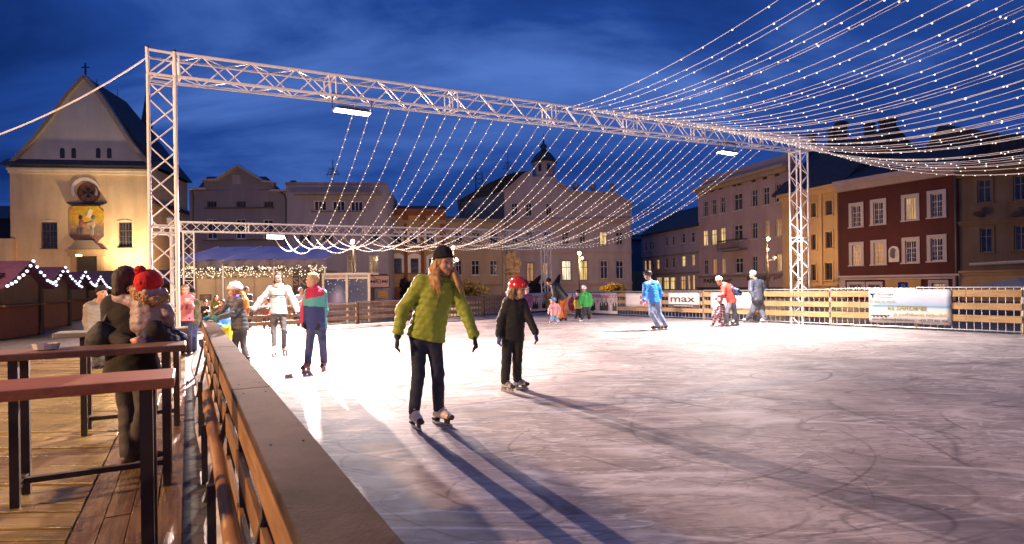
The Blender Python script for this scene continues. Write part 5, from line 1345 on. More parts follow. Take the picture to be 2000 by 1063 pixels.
# ------------------------------------------------------------------ bar tables on the deck
M_TABRED = wood('red_brown_table_top', (0.38, 0.125, 0.045), (0.56, 0.21, 0.08), rough=.4, axis=0, spec=.5, bump=.1, knots=False)
M_TABDARK = wood('dark_brown_table_top', (0.15, 0.065, 0.032), (0.25, 0.12, 0.06), rough=.4, axis=0, spec=.5, bump=.1, knots=False)
M_TABGREY = wood('grey_table_top', (0.2, 0.18, 0.14), (0.3, 0.27, 0.21), rough=.4, axis=0, spec=.5, bump=.1, knots=False)
M_LEG = mat('black_brown_leg', (.03, .019, .016), .45, .25, 10)
def bar_table(label, xr, Yf, length, skew, m, depth=.4, thick=.05, ztop=.95, stretch=True, inset=.14):
    x1 = xy(xr, Yf).x; u = Vector((math.cos(skew), math.sin(skew), 0)); n = Vector((-u.y, u.x, 0))
    E = Vector((x1, Yf, 0)); cz = ztop - thick / 2
    t = thing('bar_table', label, 'bar table', (E.x - length / 2, E.y + depth / 2, FLOOR), 'long standing tables on the deck')
    c = E - u * length / 2 + n * depth / 2
    MB().obox((c.x, c.y, cz), u * length / 2, n * depth / 2, (0, 0, thick / 2)).build('top', m, t, bevel=.008)
    lw = .027; legs = []
    for s in (inset, length - .25):
        for e in (.05, depth - .05):
            p = E - u * s + n * e; legs.append(p)
            MB().obox((p.x, p.y, (FLOOR + .03 + ztop - thick) / 2), u * lw, n * lw, (0, 0, (ztop - thick - FLOOR - .03) / 2)).build('leg', M_LEG, t)
    if stretch:
        a, c_ = E - u * inset + n * depth / 2, E - u * (length - .25) + n * depth / 2
        MB().bar((a.x, a.y, FLOOR + .17), (c_.x, c_.y, FLOOR + .17), .05, .04).build('stretcher', M_LEG, t)
        for s in (inset, length - .25):
            a, c_ = E - u * s + n * .05, E - u * s + n * (depth - .05); MB().bar((a.x, a.y, FLOOR + .17), (c_.x, c_.y, FLOOR + .17), .045, .04).build('crossbar', M_LEG, t)
    return t
SK = math.atan2(LN.y, LN.x)
bar_table('red brown bar table, closest of the three to the camera', 338, 2.86, 1.9, SK, M_TABRED, depth=.42, inset=.12)
bar_table('dark brown bar table at which the woman with the child stands', 362, 4.55, 1.3, SK, M_TABDARK, depth=.42, inset=.14)
bar_table('grey topped small bar table behind the woman with the child', 366, 6.5, 1.2, SK, M_TABGREY, depth=.42, inset=.12)
# ash tray of glass on the dark table
p = ground(90, 683, .952)
t = thing('glass_ashtray', 'small clear glass ashtray on the dark brown bar table', 'ashtray', p)
MB().lathe(p, [(.06, 0), (.075, .005), (.085, .045), (.072, .045), (.06, .018), (0, .016)], 12).build('bowl', mat('clear_glass', (.5, .48, .45), .08, .1, 5, spec=.9), t)

# pole with a lamp that lights the church
p = Vector((xy(336, 13.0).x, 13.0, FLOOR)); top = at(335, 441, 13.0)
t = thing('floodlight_pole', 'white pole with a small glaring lamp, beside the gantry column', 'lamp post', p)
top_pole = top
MB().tube(p, top, .045, .04, 10).build('pole', M_WHITE, t)
MB().lathe(top, [(.05, 0), (.09, .05), (.1, .16), (.05, .2)], 10).build('housing', M_STEEL, t)
MB().blob(top + Vector((0, -.03, .1)), (.06, .06, .055), 2).build('lamp', emat('glaring_lamp', (1, .9, .75), 10), t)

# ------------------------------------------------------------------ street lamps, statue, parasols, bushes, parking sign
M_GLOW = emat('sodium_lamp_glow', (1, .62, .28), 22)
def lamp_post(px, py, Y, label, arms, group='street lamps on the square', energy=500, col=(1, .60, .30), off=-.6):
    top = at(px, py, Y); b0 = Vector((top.x, top.y, FLOOR))
    t = thing('street_lamp', label, 'street lamp', b0, group)
    MB().lathe(b0, [(.16, 0), (.16, .5), (.09, .6), (.07, top.z - FLOOR - .25)], 8).build('pole', M_BLACKMETAL, t)
    for dx, dz, r, on in arms:
        c = top + Vector((dx, -.1, dz)); b = MB(); b.tube(top + Vector((0, 0, dz - .25)), c + Vector((0, 0, -.1)), .03, n=5)
        b.lathe(c, [(.06, -.22), (.16, -.1), (.2, .02), (.12, .16), (.02, .22)], 10); b.build('lantern', M_BLACKMETAL if on else M_WHITE, t)
        if on:
            MB().blob(c + Vector((0, -.12, 0)), r, 2).build('globe', M_GLOW, t)
            l = bpy.data.lights.new('street_glow', 'POINT'); l.energy = energy; l.color = col; l.shadow_soft_size = .2
            o = bpy.data.objects.new('street_glow', l); COL.objects.link(o); o.location = c + Vector((0, -.45, off))
    return t
lamp_post(690, 472, 50, 'street lamp with one glowing globe before the lilac block', [(0, 0, .17, True)], energy=800)
lamp_post(885, 484, 55, 'street lamp with a glowing globe behind the woman in green', [(0, 0, .16, True), (.35, -1.2, .2, False)], energy=1300)
lamp_post(1131, 495, 58, 'street lamp with several lanterns before the turret building', [(0, 0, .18, True), (.3, -.45, .1, True)], energy=800)
lamp_post(1498, 467, 50, 'street lamp with lanterns before the four storey house', [(0, 0, .15, True), (-.05, -.9, .09, True), (.55, -1.6, .09, True)], energy=250)

p = at(1000, 600, 62); p.z = FLOOR
t = thing('baroque_statue', 'tall weathered stone statue group on a column, before the low grey house', 'statue', p)
M_STONE = mat('weathered_stone', (.30, .21, .13), .9, .45, 3, bump=.6, bscale=8)
k_ = 62 / F; zb = at(1000, 530, 62).z
b = MB(); b.lathe(p, [(1.1, 0), (1.1, .6), (.75, .8), (.65, zb - FLOOR - .4), (.9, zb - FLOOR - .15), (.9, zb - FLOOR)], 8); b.build('pedestal', M_STONE, t)
b = MB(); random.seed(11)
for x, y, r in ((1000, 528, 10), (995, 520, 9), (1006, 518, 9), (999, 511, 9), (1009, 509, 7), (992, 505, 8), (1000, 502, 8), (1003, 495, 5.5), (994, 496, 5), (1012, 515, 6), (990, 513, 6), (1004, 488 + 6, 4.5), (1008, 524, 8)):
    c = at(x, y, 62 + random.uniform(-.25, .25)); b.blob(c, (r * k_, r * k_ * .8, r * k_ * 1.1), 2, jit=.16)
for x0, y0, x1, y1 in ((1004, 503, 1014, 507), (996, 503, 988, 497), (1000, 498, 1007, 490)): b.tube(at(x0, y0, 61.9), at(x1, y1, 61.8), .2, .14, 7)
b.build('figure_group', M_STONE, t)

for x0, y0, x1, y1, lab in ((1043, 556, 1057, 537, 'folded dark parasol leaning beside the rear gantry column'), (1086, 556, 1094, 536, 'folded dark parasol just behind the bending man')):
    p0, p1 = at(x0, y0, 40), at(x1, y1, 40); d = p1 - p0; base = p0 - d.normalized() * 1.6
    t = thing('folded_parasol', lab, 'parasol', Vector((base.x, base.y, FLOOR)), 'folded parasols behind the fence')
    MB().tube((base.x, base.y, FLOOR), p0 + d * 1.04, .03).build('pole', M_BLACKMETAL, t)
    dd, a, c = fr(d); b = MB(); vs = []; n = 14; prof = ((.05, 0), (.17, .1), (.13, .5), (.07, .85), (.02, 1))
    for r, s in prof:
        for k in range(n): vs.append(p0 + d * s + (a * math.cos(math.tau * k / n) + c * math.sin(math.tau * k / n)) * r * (1 + .25 * (k % 2)))
    b.add(vs, [(i * n + k, i * n + (k + 1) % n, (i + 1) * n + (k + 1) % n, (i + 1) * n + k) for i in range(4) for k in range(n)]); b.build('cloth', mat('dark_parasol_cloth', (.03, .015, .015), .8), t)

def bush(px, py, wpx, hpx, Y, m, label, n=1500, leaf=.11, seed=1):
    random.seed(seed); c = at(px, py, Y); rx, rz = wpx / 2 / F * Y, hpx / 2 / F * Y
    t = thing('shrub', label, 'shrub', (c.x, c.y, FLOOR), 'clipped shrubs behind the fence')
    b = MB()
    lumps = [(Vector((random.uniform(-.7, .7) * rx, random.uniform(-.5, .5) * rx, random.uniform(-.6, .55) * rz)), random.uniform(.3, .5)) for _ in range(9)]
    for k in range(n):
        l, r = random.choice(lumps); d = Vector((random.gauss(0, 1), random.gauss(0, 1), random.gauss(0, 1))).normalized() * random.random() ** .4
        p = c + l + Vector((d.x * rx * r, d.y * rx * r, d.z * rz * r * 1.2))
        a = Vector((random.gauss(0, 1), random.gauss(0, 1), random.gauss(0, 1))).normalized(); q = a.orthogonal().normalized(); s = leaf * random.uniform(.6, 1.3)
        b.add([p - a * s, p + q * s * .45, p + a * s, p - q * s * .45], [(0, 1, 2, 3)], random.choice((0, 0, 1)))
    b.build('foliage', list(m), t)
    b = MB()
    for k in range(6): b.tube((c.x + random.uniform(-.15, .15), c.y, FLOOR), c + Vector((random.uniform(-.6, .6) * rx, random.uniform(-.4, .4) * rx, random.uniform(-.2, .5) * rz)), .04, .012, 5)
    b.build('stem', mat('bark', (.06, .04, .03), .9), t)
LG = [mat('leaf_yellow', (.5, .36, .06), .6, .4, 3), mat('leaf_gold', (.62, .45, .08), .6, .4, 3)]
LO = [mat('leaf_olive', (.24, .19, .05), .6, .4, 3), mat('leaf_tan', (.36, .26, .08), .6, .4, 3)]
LD_ = [mat('leaf_dark', (.03, .035, .02), .7, .4, 3), mat('leaf_dark_brown', (.06, .045, .025), .7, .4, 3)]
bush(930, 566, 66, 44, 62, LO, 'broad olive and tan shrub behind the woman in green', 2600, .16, 1)
bush(1197, 563, 54, 26, 62, LG, 'golden yellow shrub behind the red apple banner end', 2000, .15, 2)
bush(798, 572, 44, 56, 34, LD_, 'dark shrub half hidden by the green jacket', 2200, .11, 3)
bush(1053, 566, 44, 34, 40, LD_, 'dark low shrub beside the rear gantry column', 1800, .11, 4)
random.seed(5)
p = at(1763, 561, 30)
t = thing('parking_sign', 'small square blue parking sign seen above the beach banner', 'sign', (p.x, p.y, FLOOR))
MB().tube((p.x, p.y + .05, FLOOR), (p.x, p.y + .05, p.z + .3), .03).build('pole', M_STEEL, t)
MB().box((p.x - .25, p.y - .02, p.z - .25), (p.x + .25, p.y, p.z + .25)).build('plate', mat('blue_sign_paint', (.02, .08, .3), .4), t)
text_mesh('lettering', 'P', M_VINYL, t, (p.x, p.y - .03, p.z - .16), (1, 0, 0), (0, 0, 1), .33, thick=.02)
# big square umbrella roof at the frame edge
c = at(2010, 556, 24)
t = thing('cafe_parasol', 'broad beige cafe parasol behind the fence, at the frame edge', 'parasol', (c.x, c.y, FLOOR))
MB().tube((c.x, c.y, FLOOR), (c.x, c.y, c.z + .5), .04).build('pole', M_STEEL, t)
b = MB(); hw = 1.25; z0 = at(1955, 559, 24).z; z1 = at(1990, 548, 24).z
b.add([(c.x - hw, c.y - hw, z0), (c.x + hw, c.y - hw, z0), (c.x + hw, c.y + hw, z0), (c.x - hw, c.y + hw, z0), (c.x - .5, c.y, z1 + .1), (c.x + .5, c.y, z1 + .1)], [(0, 1, 5, 4), (1, 2, 5), (2, 3, 4, 5), (3, 0, 4), (0, 3, 2, 1)])
b.build('cloth', mat('beige_parasol_cloth', (.42, .34, .24), .8), t)
# ------------------------------------------------------------------ people: implicit bodies meshed with surface nets
def nz(v): v = np.asarray(v, float); return v / max(1e-9, np.linalg.norm(v))
def V3(v): return np.array((v[0], v[1], v[2]), float)

class Sdf:
    """smooth union of tapered capsules and ellipsoids"""
    def __init__(s, k=.03): s.p = []; s.k = k; s.cuts = []; s.sub = []
    def cone(s, a, b, ra, rb=None, n=None, fl=1.0, k=None):
        s.p.append(('c', V3(a), V3(b), ra, ra if rb is None else rb, None if n is None else nz(n), fl, s.k if k is None else k)); return s
    def chain(s, pts, rs, **kw):
        for i in range(len(pts) - 1): s.cone(pts[i], pts[i + 1], rs[i], rs[i + 1], **kw)
        return s
    def ell(s, c, axes, radii, k=None):
        s.p.append(('e', V3(c), np.array([nz(a) for a in axes]), np.array(radii, float), None, None, None, s.k if k is None else k)); return s
    def cut(s, c, n): s.cuts.append((V3(c), nz(n))); return s       # keep the side the normal points away from
    def bounds(s):
        lo, hi = [], []
        for q in s.p:
            if q[0] == 'c':
                r = max(q[3], q[4]); lo.append(np.minimum(q[1], q[2]) - r); hi.append(np.maximum(q[1], q[2]) + r)
            else: r = q[3].max(); lo.append(q[1] - r); hi.append(q[1] + r)
        return np.min(lo, 0), np.max(hi, 0)
    @staticmethod
    def dist(q, P):
        if q[0] == 'c':
            _, a, b, ra, rb, n, fl, _k = q
            pa = P - a; ba = b - a
            if n is not None:
                pa = pa + (1 / fl - 1) * (pa @ n)[..., None] * n; ba = ba + (1 / fl - 1) * (ba @ n) * n
            t = np.clip((pa @ ba) / max(1e-9, ba @ ba), 0, 1)
            d = np.sqrt(((pa - t[..., None] * ba) ** 2).sum(-1)) - (ra + (rb - ra) * t)
            return d * (fl ** .5 if n is not None else 1)
        _, c, ax, rad, *_r = q
        l = ((P - c) @ ax.T) / rad; m = np.sqrt((l ** 2).sum(-1))
        return (m - 1) * rad.min() if True else m
    def mesh(s, h, disp=None):
        lo, hi = s.bounds(); pad = 3 * h + .02; lo = lo - pad; hi = hi + pad
        N = np.ceil((hi - lo) / h).astype(int) + 1
        D = np.full(N, 10.0, np.float32)
        ax = [lo[i] + h * np.arange(N[i]) for i in range(3)]
        for q in s.p:
            k = q[7]; m = k + 2.5 * h + .015
            if q[0] == 'c': r = max(q[3], q[4]); l, u = np.minimum(q[1], q[2]) - r - m, np.maximum(q[1], q[2]) + r + m
            else: r = q[3].max(); l, u = q[1] - r - m, q[1] + r + m
            i0 = np.clip(np.floor((l - lo) / h).astype(int), 0, N); i1 = np.clip(np.ceil((u - lo) / h).astype(int) + 1, 0, N)
            sl = tuple(slice(i0[i], i1[i]) for i in range(3))
            P = np.stack(np.meshgrid(*[ax[i][sl[i]] for i in range(3)], indexing='ij'), -1)
            d = s.dist(q, P); o = D[sl]
            if k > 1e-6:
                hh = np.clip(.5 + .5 * (o - d) / k, 0, 1); D[sl] = o + (d - o) * hh - k * hh * (1 - hh)
            else: D[sl] = np.minimum(o, d)
        if disp or s.cuts:
            P = np.stack(np.meshgrid(*ax, indexing='ij'), -1)
            if disp: near = np.abs(D) < .08; D[near] += disp(P[near]).astype(np.float32)
            for c, n in s.cuts: D = np.maximum(D, ((P - c) @ n).astype(np.float32))
        return nets(D, lo, h)

def nets(D, lo, h):
    I = D < 0
    c = np.zeros(np.array(D.shape) - 1, np.int8); offs = [(i, j, k) for i in (0, 1) for j in (0, 1) for k in (0, 1)]
    sh = c.shape
    for o in offs: c += I[o[0]:o[0] + sh[0], o[1]:o[1] + sh[1], o[2]:o[2] + sh[2]]
    act = (c > 0) & (c < 8); idx = np.argwhere(act)
    if len(idx) == 0: return np.zeros((0, 3)), np.zeros((0, 4), int)
    vid = np.full(sh, -1, np.int64); vid[act] = np.arange(len(idx))
    val = np.stack([D[idx[:, 0] + o[0], idx[:, 1] + o[1], idx[:, 2] + o[2]] for o in offs], 1).astype(float)
    acc = np.zeros((len(idx), 3)); cnt = np.zeros(len(idx)); O = np.array(offs, float)
    for a in range(8):
        for b in range(a + 1, 8):
            if np.abs(O[a] - O[b]).sum() != 1: continue
            m = (val[:, a] < 0) != (val[:, b] < 0)
            t = val[:, a] / np.where(m, val[:, a] - val[:, b], 1)
            acc += np.where(m[:, None], O[a] + (O[b] - O[a]) * t[:, None], 0); cnt += m
    v = lo + h * (idx + acc / cnt[:, None])
    F_ = []
    for a in range(3):
        b, d = (a + 1) % 3, (a + 2) % 3
        s0 = [slice(1, -1)] * 3; s0[a] = slice(0, -1); s1 = list(s0); s1[a] = slice(1, None)
        # edges along axis a
        i0 = I[tuple(slice(0, -1) if i == a else slice(None) for i in range(3))]; i1 = I[tuple(slice(1, None) if i == a else slice(None) for i in range(3))]
        e = np.argwhere(i0 != i1)
        ok = (e[:, b] > 0) & (e[:, d] > 0) & (e[:, b] < sh[b]) & (e[:, d] < sh[d]); e = e[ok]
        if len(e) == 0: continue
        fl = i0[e[:, 0], e[:, 1], e[:, 2]]
        def at_(db, dd):
            q = e.copy(); q[:, b] -= db; q[:, d] -= dd; return vid[q[:, 0], q[:, 1], q[:, 2]]
        Q = np.stack([at_(1, 1), at_(0, 1), at_(0, 0), at_(1, 0)], 1)
        Q[~fl] = Q[~fl][:, ::-1]; F_.append(Q)
    f = np.concatenate(F_); f = f[(f >= 0).all(1)]
    return v, f

def np_mesh(name, v, f, mats, parent, mi=None):
    me = bpy.data.meshes.new(name); o = ORG[parent.name]
    v = v - np.array((o.x, o.y, o.z))
    me.vertices.add(len(v)); me.vertices.foreach_set('co', v.astype(np.float32).ravel())
    me.loops.add(f.size); me.loops.foreach_set('vertex_index', f.astype(np.int32).ravel())
    me.polygons.add(len(f)); me.polygons.foreach_set('loop_start', (np.arange(len(f)) * 4).astype(np.int32)); me.polygons.foreach_set('loop_total', np.full(len(f), 4, np.int32))
    for m in (mats if isinstance(mats, (list, tuple)) else [mats]): me.materials.append(m)
    if mi is not None: me.polygons.foreach_set('material_index', mi.astype(np.int32))
    me.polygons.foreach_set('use_smooth', np.ones(len(f), bool))
    me.update(calc_edges=True); me.validate()
    return new_obj(name, me, parent)

_rng = np.random.RandomState(3); _dir = _rng.normal(size=(7, 3)); _dir /= np.linalg.norm(_dir, axis=1)[:, None]; _ph = _rng.uniform(0, 6.28, 7)
def folds(amp, lam, zs=1.0):
    def f(P):
        q = P * np.array((1, 1, zs)); d = 0
        for i in range(7): d = d + np.sin(q @ _dir[i] * (6.283 / lam) * (1 + .25 * i) + _ph[i] + 1.5 * np.sin(q @ _dir[(i + 2) % 7] * 6.283 / (lam * 2.3)))
        return amp * d / 2.6
    return f
def quilt(amp, pitch, slope=(0, 0, 1), fold=None):
    n = nz(slope)
    def f(P):
        s = np.abs(np.sin(math.pi * (P @ n) / pitch + .35 * np.sin(P[..., 0] * 23) + .3 * np.sin(P[..., 1] * 19)))
        d = amp * (1 - s ** .45) * 1.0
        return d + (fold(P) if fold else 0)
    return f

SKIN = mat('skin', (.52, .29, .20), .5, .08, 9); SKIN2 = mat('skin_pale', (.58, .36, .27), .5, .08, 9)
EYE = mat('eye_dark', (.03, .02, .018), .25, .1, 5); LIP = mat('lips', (.42, .14, .12), .45, .1, 9)
BLADE = mat('skate_blade', (.55, .56, .58), .25, .1, 8, metal=.8)
def cloth(name, col, rough=.8, var=.11, scale=9, bump=.25, bs=60, sheen=.0, **kw): return mat(name, col, rough, var, scale, bump=bump, bscale=bs, sheen=sheen, **kw)

def hand_prims(S, w, d, palm, thumb, s, curl=.5, rmin=.0):
    """hand with palm, four unequal fingers and thumb: w wrist, d pointing direction, palm = palm normal, thumb = thumb side"""
    d = nz(d); palm = nz(palm - d * (palm @ d)); thumb = nz(thumb - d * (thumb @ d) - palm * (thumb @ palm))
    R_ = lambda r: max(r * s, rmin)
    S.cone(w, w + d * .085 * s + palm * .004 * s, R_(.027), R_(.040), n=palm, fl=.5, k=.01)
    for i, (L, o) in enumerate(((.068, .030), (.078, .0105), (.072, -.010), (.056, -.029))):
        b = w + d * (.086 - .004 * abs(i - 1)) * s + thumb * o * s
        a1 = curl * (.7 + .12 * i); a2 = a1 + curl * .9
        m = b + (d * math.cos(a1) + palm * math.sin(a1)) * L * .5 * s + thumb * (o * .12) * s
        e = m + (d * math.cos(a2) + palm * math.sin(a2)) * L * .5 * s
        S.cone(b - d * .02 * s, m, R_(.0105), R_(.0095), k=.004); S.cone(m, e, R_(.0095), R_(.008), k=.004)
    b = w + d * .03 * s + thumb * .026 * s
    m = b + (d * .7 + thumb * .55 + palm * .25 * curl) * .042 * s; e = m + (d * .9 + thumb * .12 + palm * .4 * curl) * .034 * s
    S.cone(b, m, R_(.0135), R_(.0115), k=.006); S.cone(m, e, R_(.0115), R_(.009), k=.004)

def person(label, Y0, J, feet, face, s, top, bottom, head='beanie', headcol=None, haircol=None, hair=None, skin=None, gloves=None, skate='hockey', skatecol=None,
           group=None, h=.012, bulk=.03, leg=.016, hem=.1, quilted=None, fat=1.0, scarf=None, hs=None, topmat=None, hood=None, pack=None, extra=None, sitsole=0.0, up=None, curl=.5, name='person', backpack=None, hemflare=.018, hw=1.0, floor=0.0, foldamp=.0035):
    """J: pixel joints (px, py, dy): head, sL sR eL eR wL wR, hL hR (hand points), pel, kL kR ; feet: [(px, py, (dx, dy)), ...] contact points on the ground"""
    g3 = lambda k: V3(at(J[k][0], J[k][1], Y0 + (J[k][2] if len(J[k]) > 2 else 0)))
    skin = skin or SKIN; hs = hs or s ** .35 * 1.0; 
    root_p = ground(feet[0][0], feet[0][1], floor)
    t = thing(name, label, 'person', (root_p.x, root_p.y, floor), group)
    hd, sL, sR, pel = g3('head'), g3('sL'), g3('sR'), g3('pel')
    shm = (sL + sR) / 2; U = nz(shm - pel); side = nz(sR - sL); fwd = nz(np.cross(U, side)); side = nz(np.cross(fwd, U))
    Fv = nz(face); Uh = np.array((0, 0, 1.0)) if up is None else nz(up); Uh = nz(Uh - Fv * (Uh @ Fv)); Rh = np.cross(Fv, Uh)
    hipL, hipR = pel - side * .078 * s * hw, pel + side * .078 * s * hw
    kL, kR = g3('kL'), g3('kR')
    G, an, fd = [], [], []
    for (px, py, d) in feet:
        p = V3(ground(px, py, floor)); d = nz((d[0], d[1], 0)); G.append(p); fd.append(d)
        an.append(p - d * .05 * s + np.array((0, 0, (.155 if skate != 'shoe' else .095) * s)))
    arms = []
    for q in 'LR':
        if 'e' + q in J: arms.append((q, sL if q == 'L' else sR, g3('e' + q), g3('w' + q)))
    # --- body: one continuous surface
    S = Sdf(.03 * s)
    def torso(S, o, hemz=None, f=1.0):
        S.cone(sL + side * .015 * s, sR - side * .015 * s, (.055 + o) * s, (.055 + o) * s, n=fwd, fl=.85)
        S.cone(shm - U * .10 * s, shm - U * .30 * s, (.145 * f + o) * s, (.128 * f + o) * s, n=fwd, fl=.68, k=.05 * s)
        S.cone(shm - U * .30 * s, pel - U * (.0 if hemz is None else hemz) * s, (.128 * f + o) * s, (.145 * f + o + (hemflare if hemz is not None else 0)) * s, n=fwd, fl=.72, k=.05 * s)
    def arm(S, o, end=1.0, f=1.0):
        for q, a, e, w in arms:
            S.cone(a, e, (.050 * f + o) * s, (.041 * f + o) * s); S.cone(e, e + (w - e) * end, (.041 * f + o) * s, (.031 * f + o) * s)
    def legs(S, o, end=1.0, lo=None):
        for hp, k_, a in ((hipL, kL, an[0]), (hipR, kR, an[1])):
            S.cone(hp, k_, (.078 + o) * s, (.056 + o) * s, k=.03 * s); S.cone(k_, k_ + (a - k_) * end, (.056 + o) * s, (.044 + (o if lo is None else lo)) * s, k=.02 * s)
    torso(S, -.004, f=fat); arm(S, -.004); legs(S, -.008)
    c = hd; q = hs
    S.cone(shm + U * .0 * s, c - Uh * .05 * q - Fv * .01 * q, .058 * s, .052 * q, k=.025)
    S.ell(c + Uh * .028 * q - Fv * .012 * q, (Rh, Fv, Uh), (.076 * q, .094 * q, .092 * q), k=.02)
    S.ell(c + Fv * .022 * q - Uh * .045 * q, (Rh, Fv, Uh), (.058 * q, .068 * q, .074 * q), k=.03)
    S.ell(c + Fv * .066 * q - Uh * .088 * q, (Rh, Fv, Uh), (.026 * q, .024 * q, .024 * q), k=.025)
    S.cone(c + Fv * .086 * q + Uh * .008 * q, c + Fv * .101 * q - Uh * .026 * q, .008 * q, .0115 * q, k=.014)
    for sg in (-1, 1):
        S.ell(c + Rh * sg * .076 * q - Fv * .008 * q - Uh * .008 * q, (Rh, Fv, Uh), (.012 * q, .022 * q, .034 * q), k=.008)
        S.ell(c + Rh * sg * .036 * q + Fv * .07 * q - Uh * .028 * q, (Rh, Fv, Uh), (.022 * q, .02 * q, .02 * q), k=.02)
        S.cone(c + Rh * sg * .015 * q + Fv * .085 * q + Uh * .030 * q, c + Rh * sg * .05 * q + Fv * .070 * q + Uh * .027 * q, .008 * q, .006 * q, k=.014)
    S.cone(c + Rh * -.018 * q + Fv * .082 * q - Uh * .056 * q, c + Rh * .018 * q + Fv * .082 * q - Uh * .056 * q, .011 * q, .011 * q, k=.01)
    hands = []
    for qn, a, e, w in arms:
        hp = g3('h' + qn) if 'h' + qn in J else w + (w - e)
        d = nz(hp - w); inn = nz(shm - U * .3 - w); fw = Fv * np.array((1, 1, 0)) if abs(Fv[2]) < .9 else fwd
        hands.append((qn, w, d, inn, nz(fw + 1e-3)))
        if not gloves: hand_prims(S, w - d * .01, d, inn, nz(fw + 1e-3), s, curl, h * .9)
    v, f_ = S.mesh(h); body = np_mesh('body', v, f_, skin, t)
    if h < .015:
        b = MB(); bl = MB(); bb = MB()
        for sg in (-1, 1):
            p = c + Rh * sg * .031 * q + Fv * .083 * q + Uh * .010 * q; b.blob(p, (.012 * q,) * 3, 2)
            bb.bar(c + Rh * sg * .016 * q + Fv * .099 * q + Uh * .030 * q, c + Rh * sg * .048 * q + Fv * .081 * q + Uh * .031 * q, .008 * q, .007 * q, tuple(Fv))
        b2 = MB()
        for sg in (-1, 1):
            MB_ = MB(); MB_.blob(c + Rh * sg * .031 * q + Fv * .0855 * q + Uh * .008 * q, (.0105 * q, .0105 * q, .0065 * q), 2); MB_.build('eye', EYE, body, smooth=True)
            MB_ = MB(); MB_.bar(c + Rh * sg * .016 * q + Fv * .099 * q + Uh * .034 * q, c + Rh * sg * .048 * q + Fv * .081 * q + Uh * .031 * q, .0055 * q, .006 * q, tuple(Fv)); MB_.build('eyebrow', haircol or EYE, body)
        m_ = MB(); m_.path([c + Rh * k * .024 * q + Fv * (.094 - .012 * k * k) * q - Uh * (.056 - .0025 * k * k) * q for k in (-1, -.5, 0, .5, 1)], lambda x: .0065 * q * (1.1 - abs(2 * x - 1) * .6), 6); m_.build('mouth', LIP, body, smooth=True)
    # --- clothes
    T = Sdf(.03 * s); legs(T, leg, end=.97, lo=leg + .006); T.cone(hipL, hipR, (.075 + leg) * s, (.075 + leg) * s, k=.04 * s)
    T.cone(pel + U * .10 * s, pel, (.12 * fat + leg * .5) * s, (.135 * fat + leg * .5) * s, n=fwd, fl=.75, k=.04 * s)
    v, f_ = T.mesh(h, folds(.004 * s, .18 * s, .8)); 
    bm_, bf = bottom if isinstance(bottom, tuple) else (bottom, None)
    np_mesh('trousers', v, f_, bm_, t, bf(v[f_].mean(1), dict(hipL=hipL, hipR=hipR, kL=kL, kR=kR, side=side, fwd=fwd, an=an)) if bf else None)
    K = Sdf(.03 * s); torso(K, bulk, hem, f=fat); arm(K, bulk * .7, .97, f=fat ** .5)
    K.cone(shm + U * .02 * s, shm + U * .075 * s + (hd - shm) * .12, .074 * s, .066 * s, k=.03 * s)
    hemc = pel - U * hem * s; K.cut(hemc, -U)
    if hood:
        K.chain([shm + side * -.08 * s + U * .05 * s, shm - fwd * 0 + hood(t) * .11 * s + U * .02 * s, shm + side * .08 * s + U * .05 * s], [.045 * s, .06 * s, .045 * s], k=.03)
    fo = folds(foldamp * s, .15 * s)
    v, f_ = K.mesh(h, quilt(*quilted, fold=fo) if quilted else fo)
    tm, tf = top if isinstance(top, tuple) else (top, None)
    jk = np_mesh('jacket', v, f_, tm, t, tf(v[f_].mean(1), dict(shm=shm, U=U, side=side, fwd=fwd, pel=pel, arms=arms, s=s)) if tf else None)
    if gloves:
        for qn, w, d, inn, fw in hands:
            g = Sdf(.008); hand_prims(g, w, d, inn, fw, s * 1.08, curl, min(h, .008) * 1.0); g.cone(w - d * .05 * s, w + d * .01, .038 * s, .034 * s, k=.012)
            v, f_ = g.mesh(min(h, .0075)); np_mesh('glove', v, f_, gloves, t)
    # --- hair and headgear
    cc = c + Uh * .028 * q - Fv * .012 * q
    if hair:
        kind = hair[0]; Hs = Sdf(.02)
        Hs.ell(cc - Fv * .006 * q, (Rh, Fv, Uh), (.088 * q, .098 * q, .103 * q))
        if kind in ('long', 'bob'):
            L = hair[1] * q
            for sg in (-1, 1):
                for st in range(4):
                    o_ = .012 - .022 * st; w_ = (.006, -.004, .008, .0)[st]
                    Hs.chain([cc + Rh * sg * .070 * q - Uh * .02 * q + Fv * o_ * q * .6, cc + Rh * sg * (.080 + w_) * q - Uh * .10 * q + Fv * o_ * q, cc + Rh * sg * (.082 - w_) * q - Uh * (.10 * q + L * .5) + Fv * (o_ + w_) * q, cc + Rh * sg * (.076 + w_ * 2) * q - Uh * (.08 * q + L * (1 - .1 * (st % 2))) + Fv * (o_ + .02 - w_) * q], [.018 * q, .021 * q, .018 * q, .006 * q], k=.009)
            Hs.chain([cc - Fv * .06 * q, cc - Fv * .08 * q - Uh * .12 * q, cc - Fv * .085 * q - Uh * (.08 * q + L)], [.06 * q, .055 * q, .025 * q])
        cutc = c + Fv * .038 * q
        if kind == 'short': Hs.cut(c - Uh * .062 * q, -Uh)
        # face opening
        lo_ = Hs
        def face_cut(P):
            l = P - c; return np.maximum(0, .075 - np.maximum(np.maximum(.030 * q - l @ Fv, (l @ Uh) - .058 * q), np.abs(l @ Rh) - .062 * q) * 1.0 - .075) * 4 if kind in ('long', 'bob', 'short', 'pony') else 0
        fo2 = folds(.003 * q, .035 * q, .35 if kind != 'short' else 1.0)
        v, f_ = Hs.mesh(min(h, .010), lambda P: fo2(P) + face_cut(P)); ho = np_mesh('hair', v, f_, haircol, t)
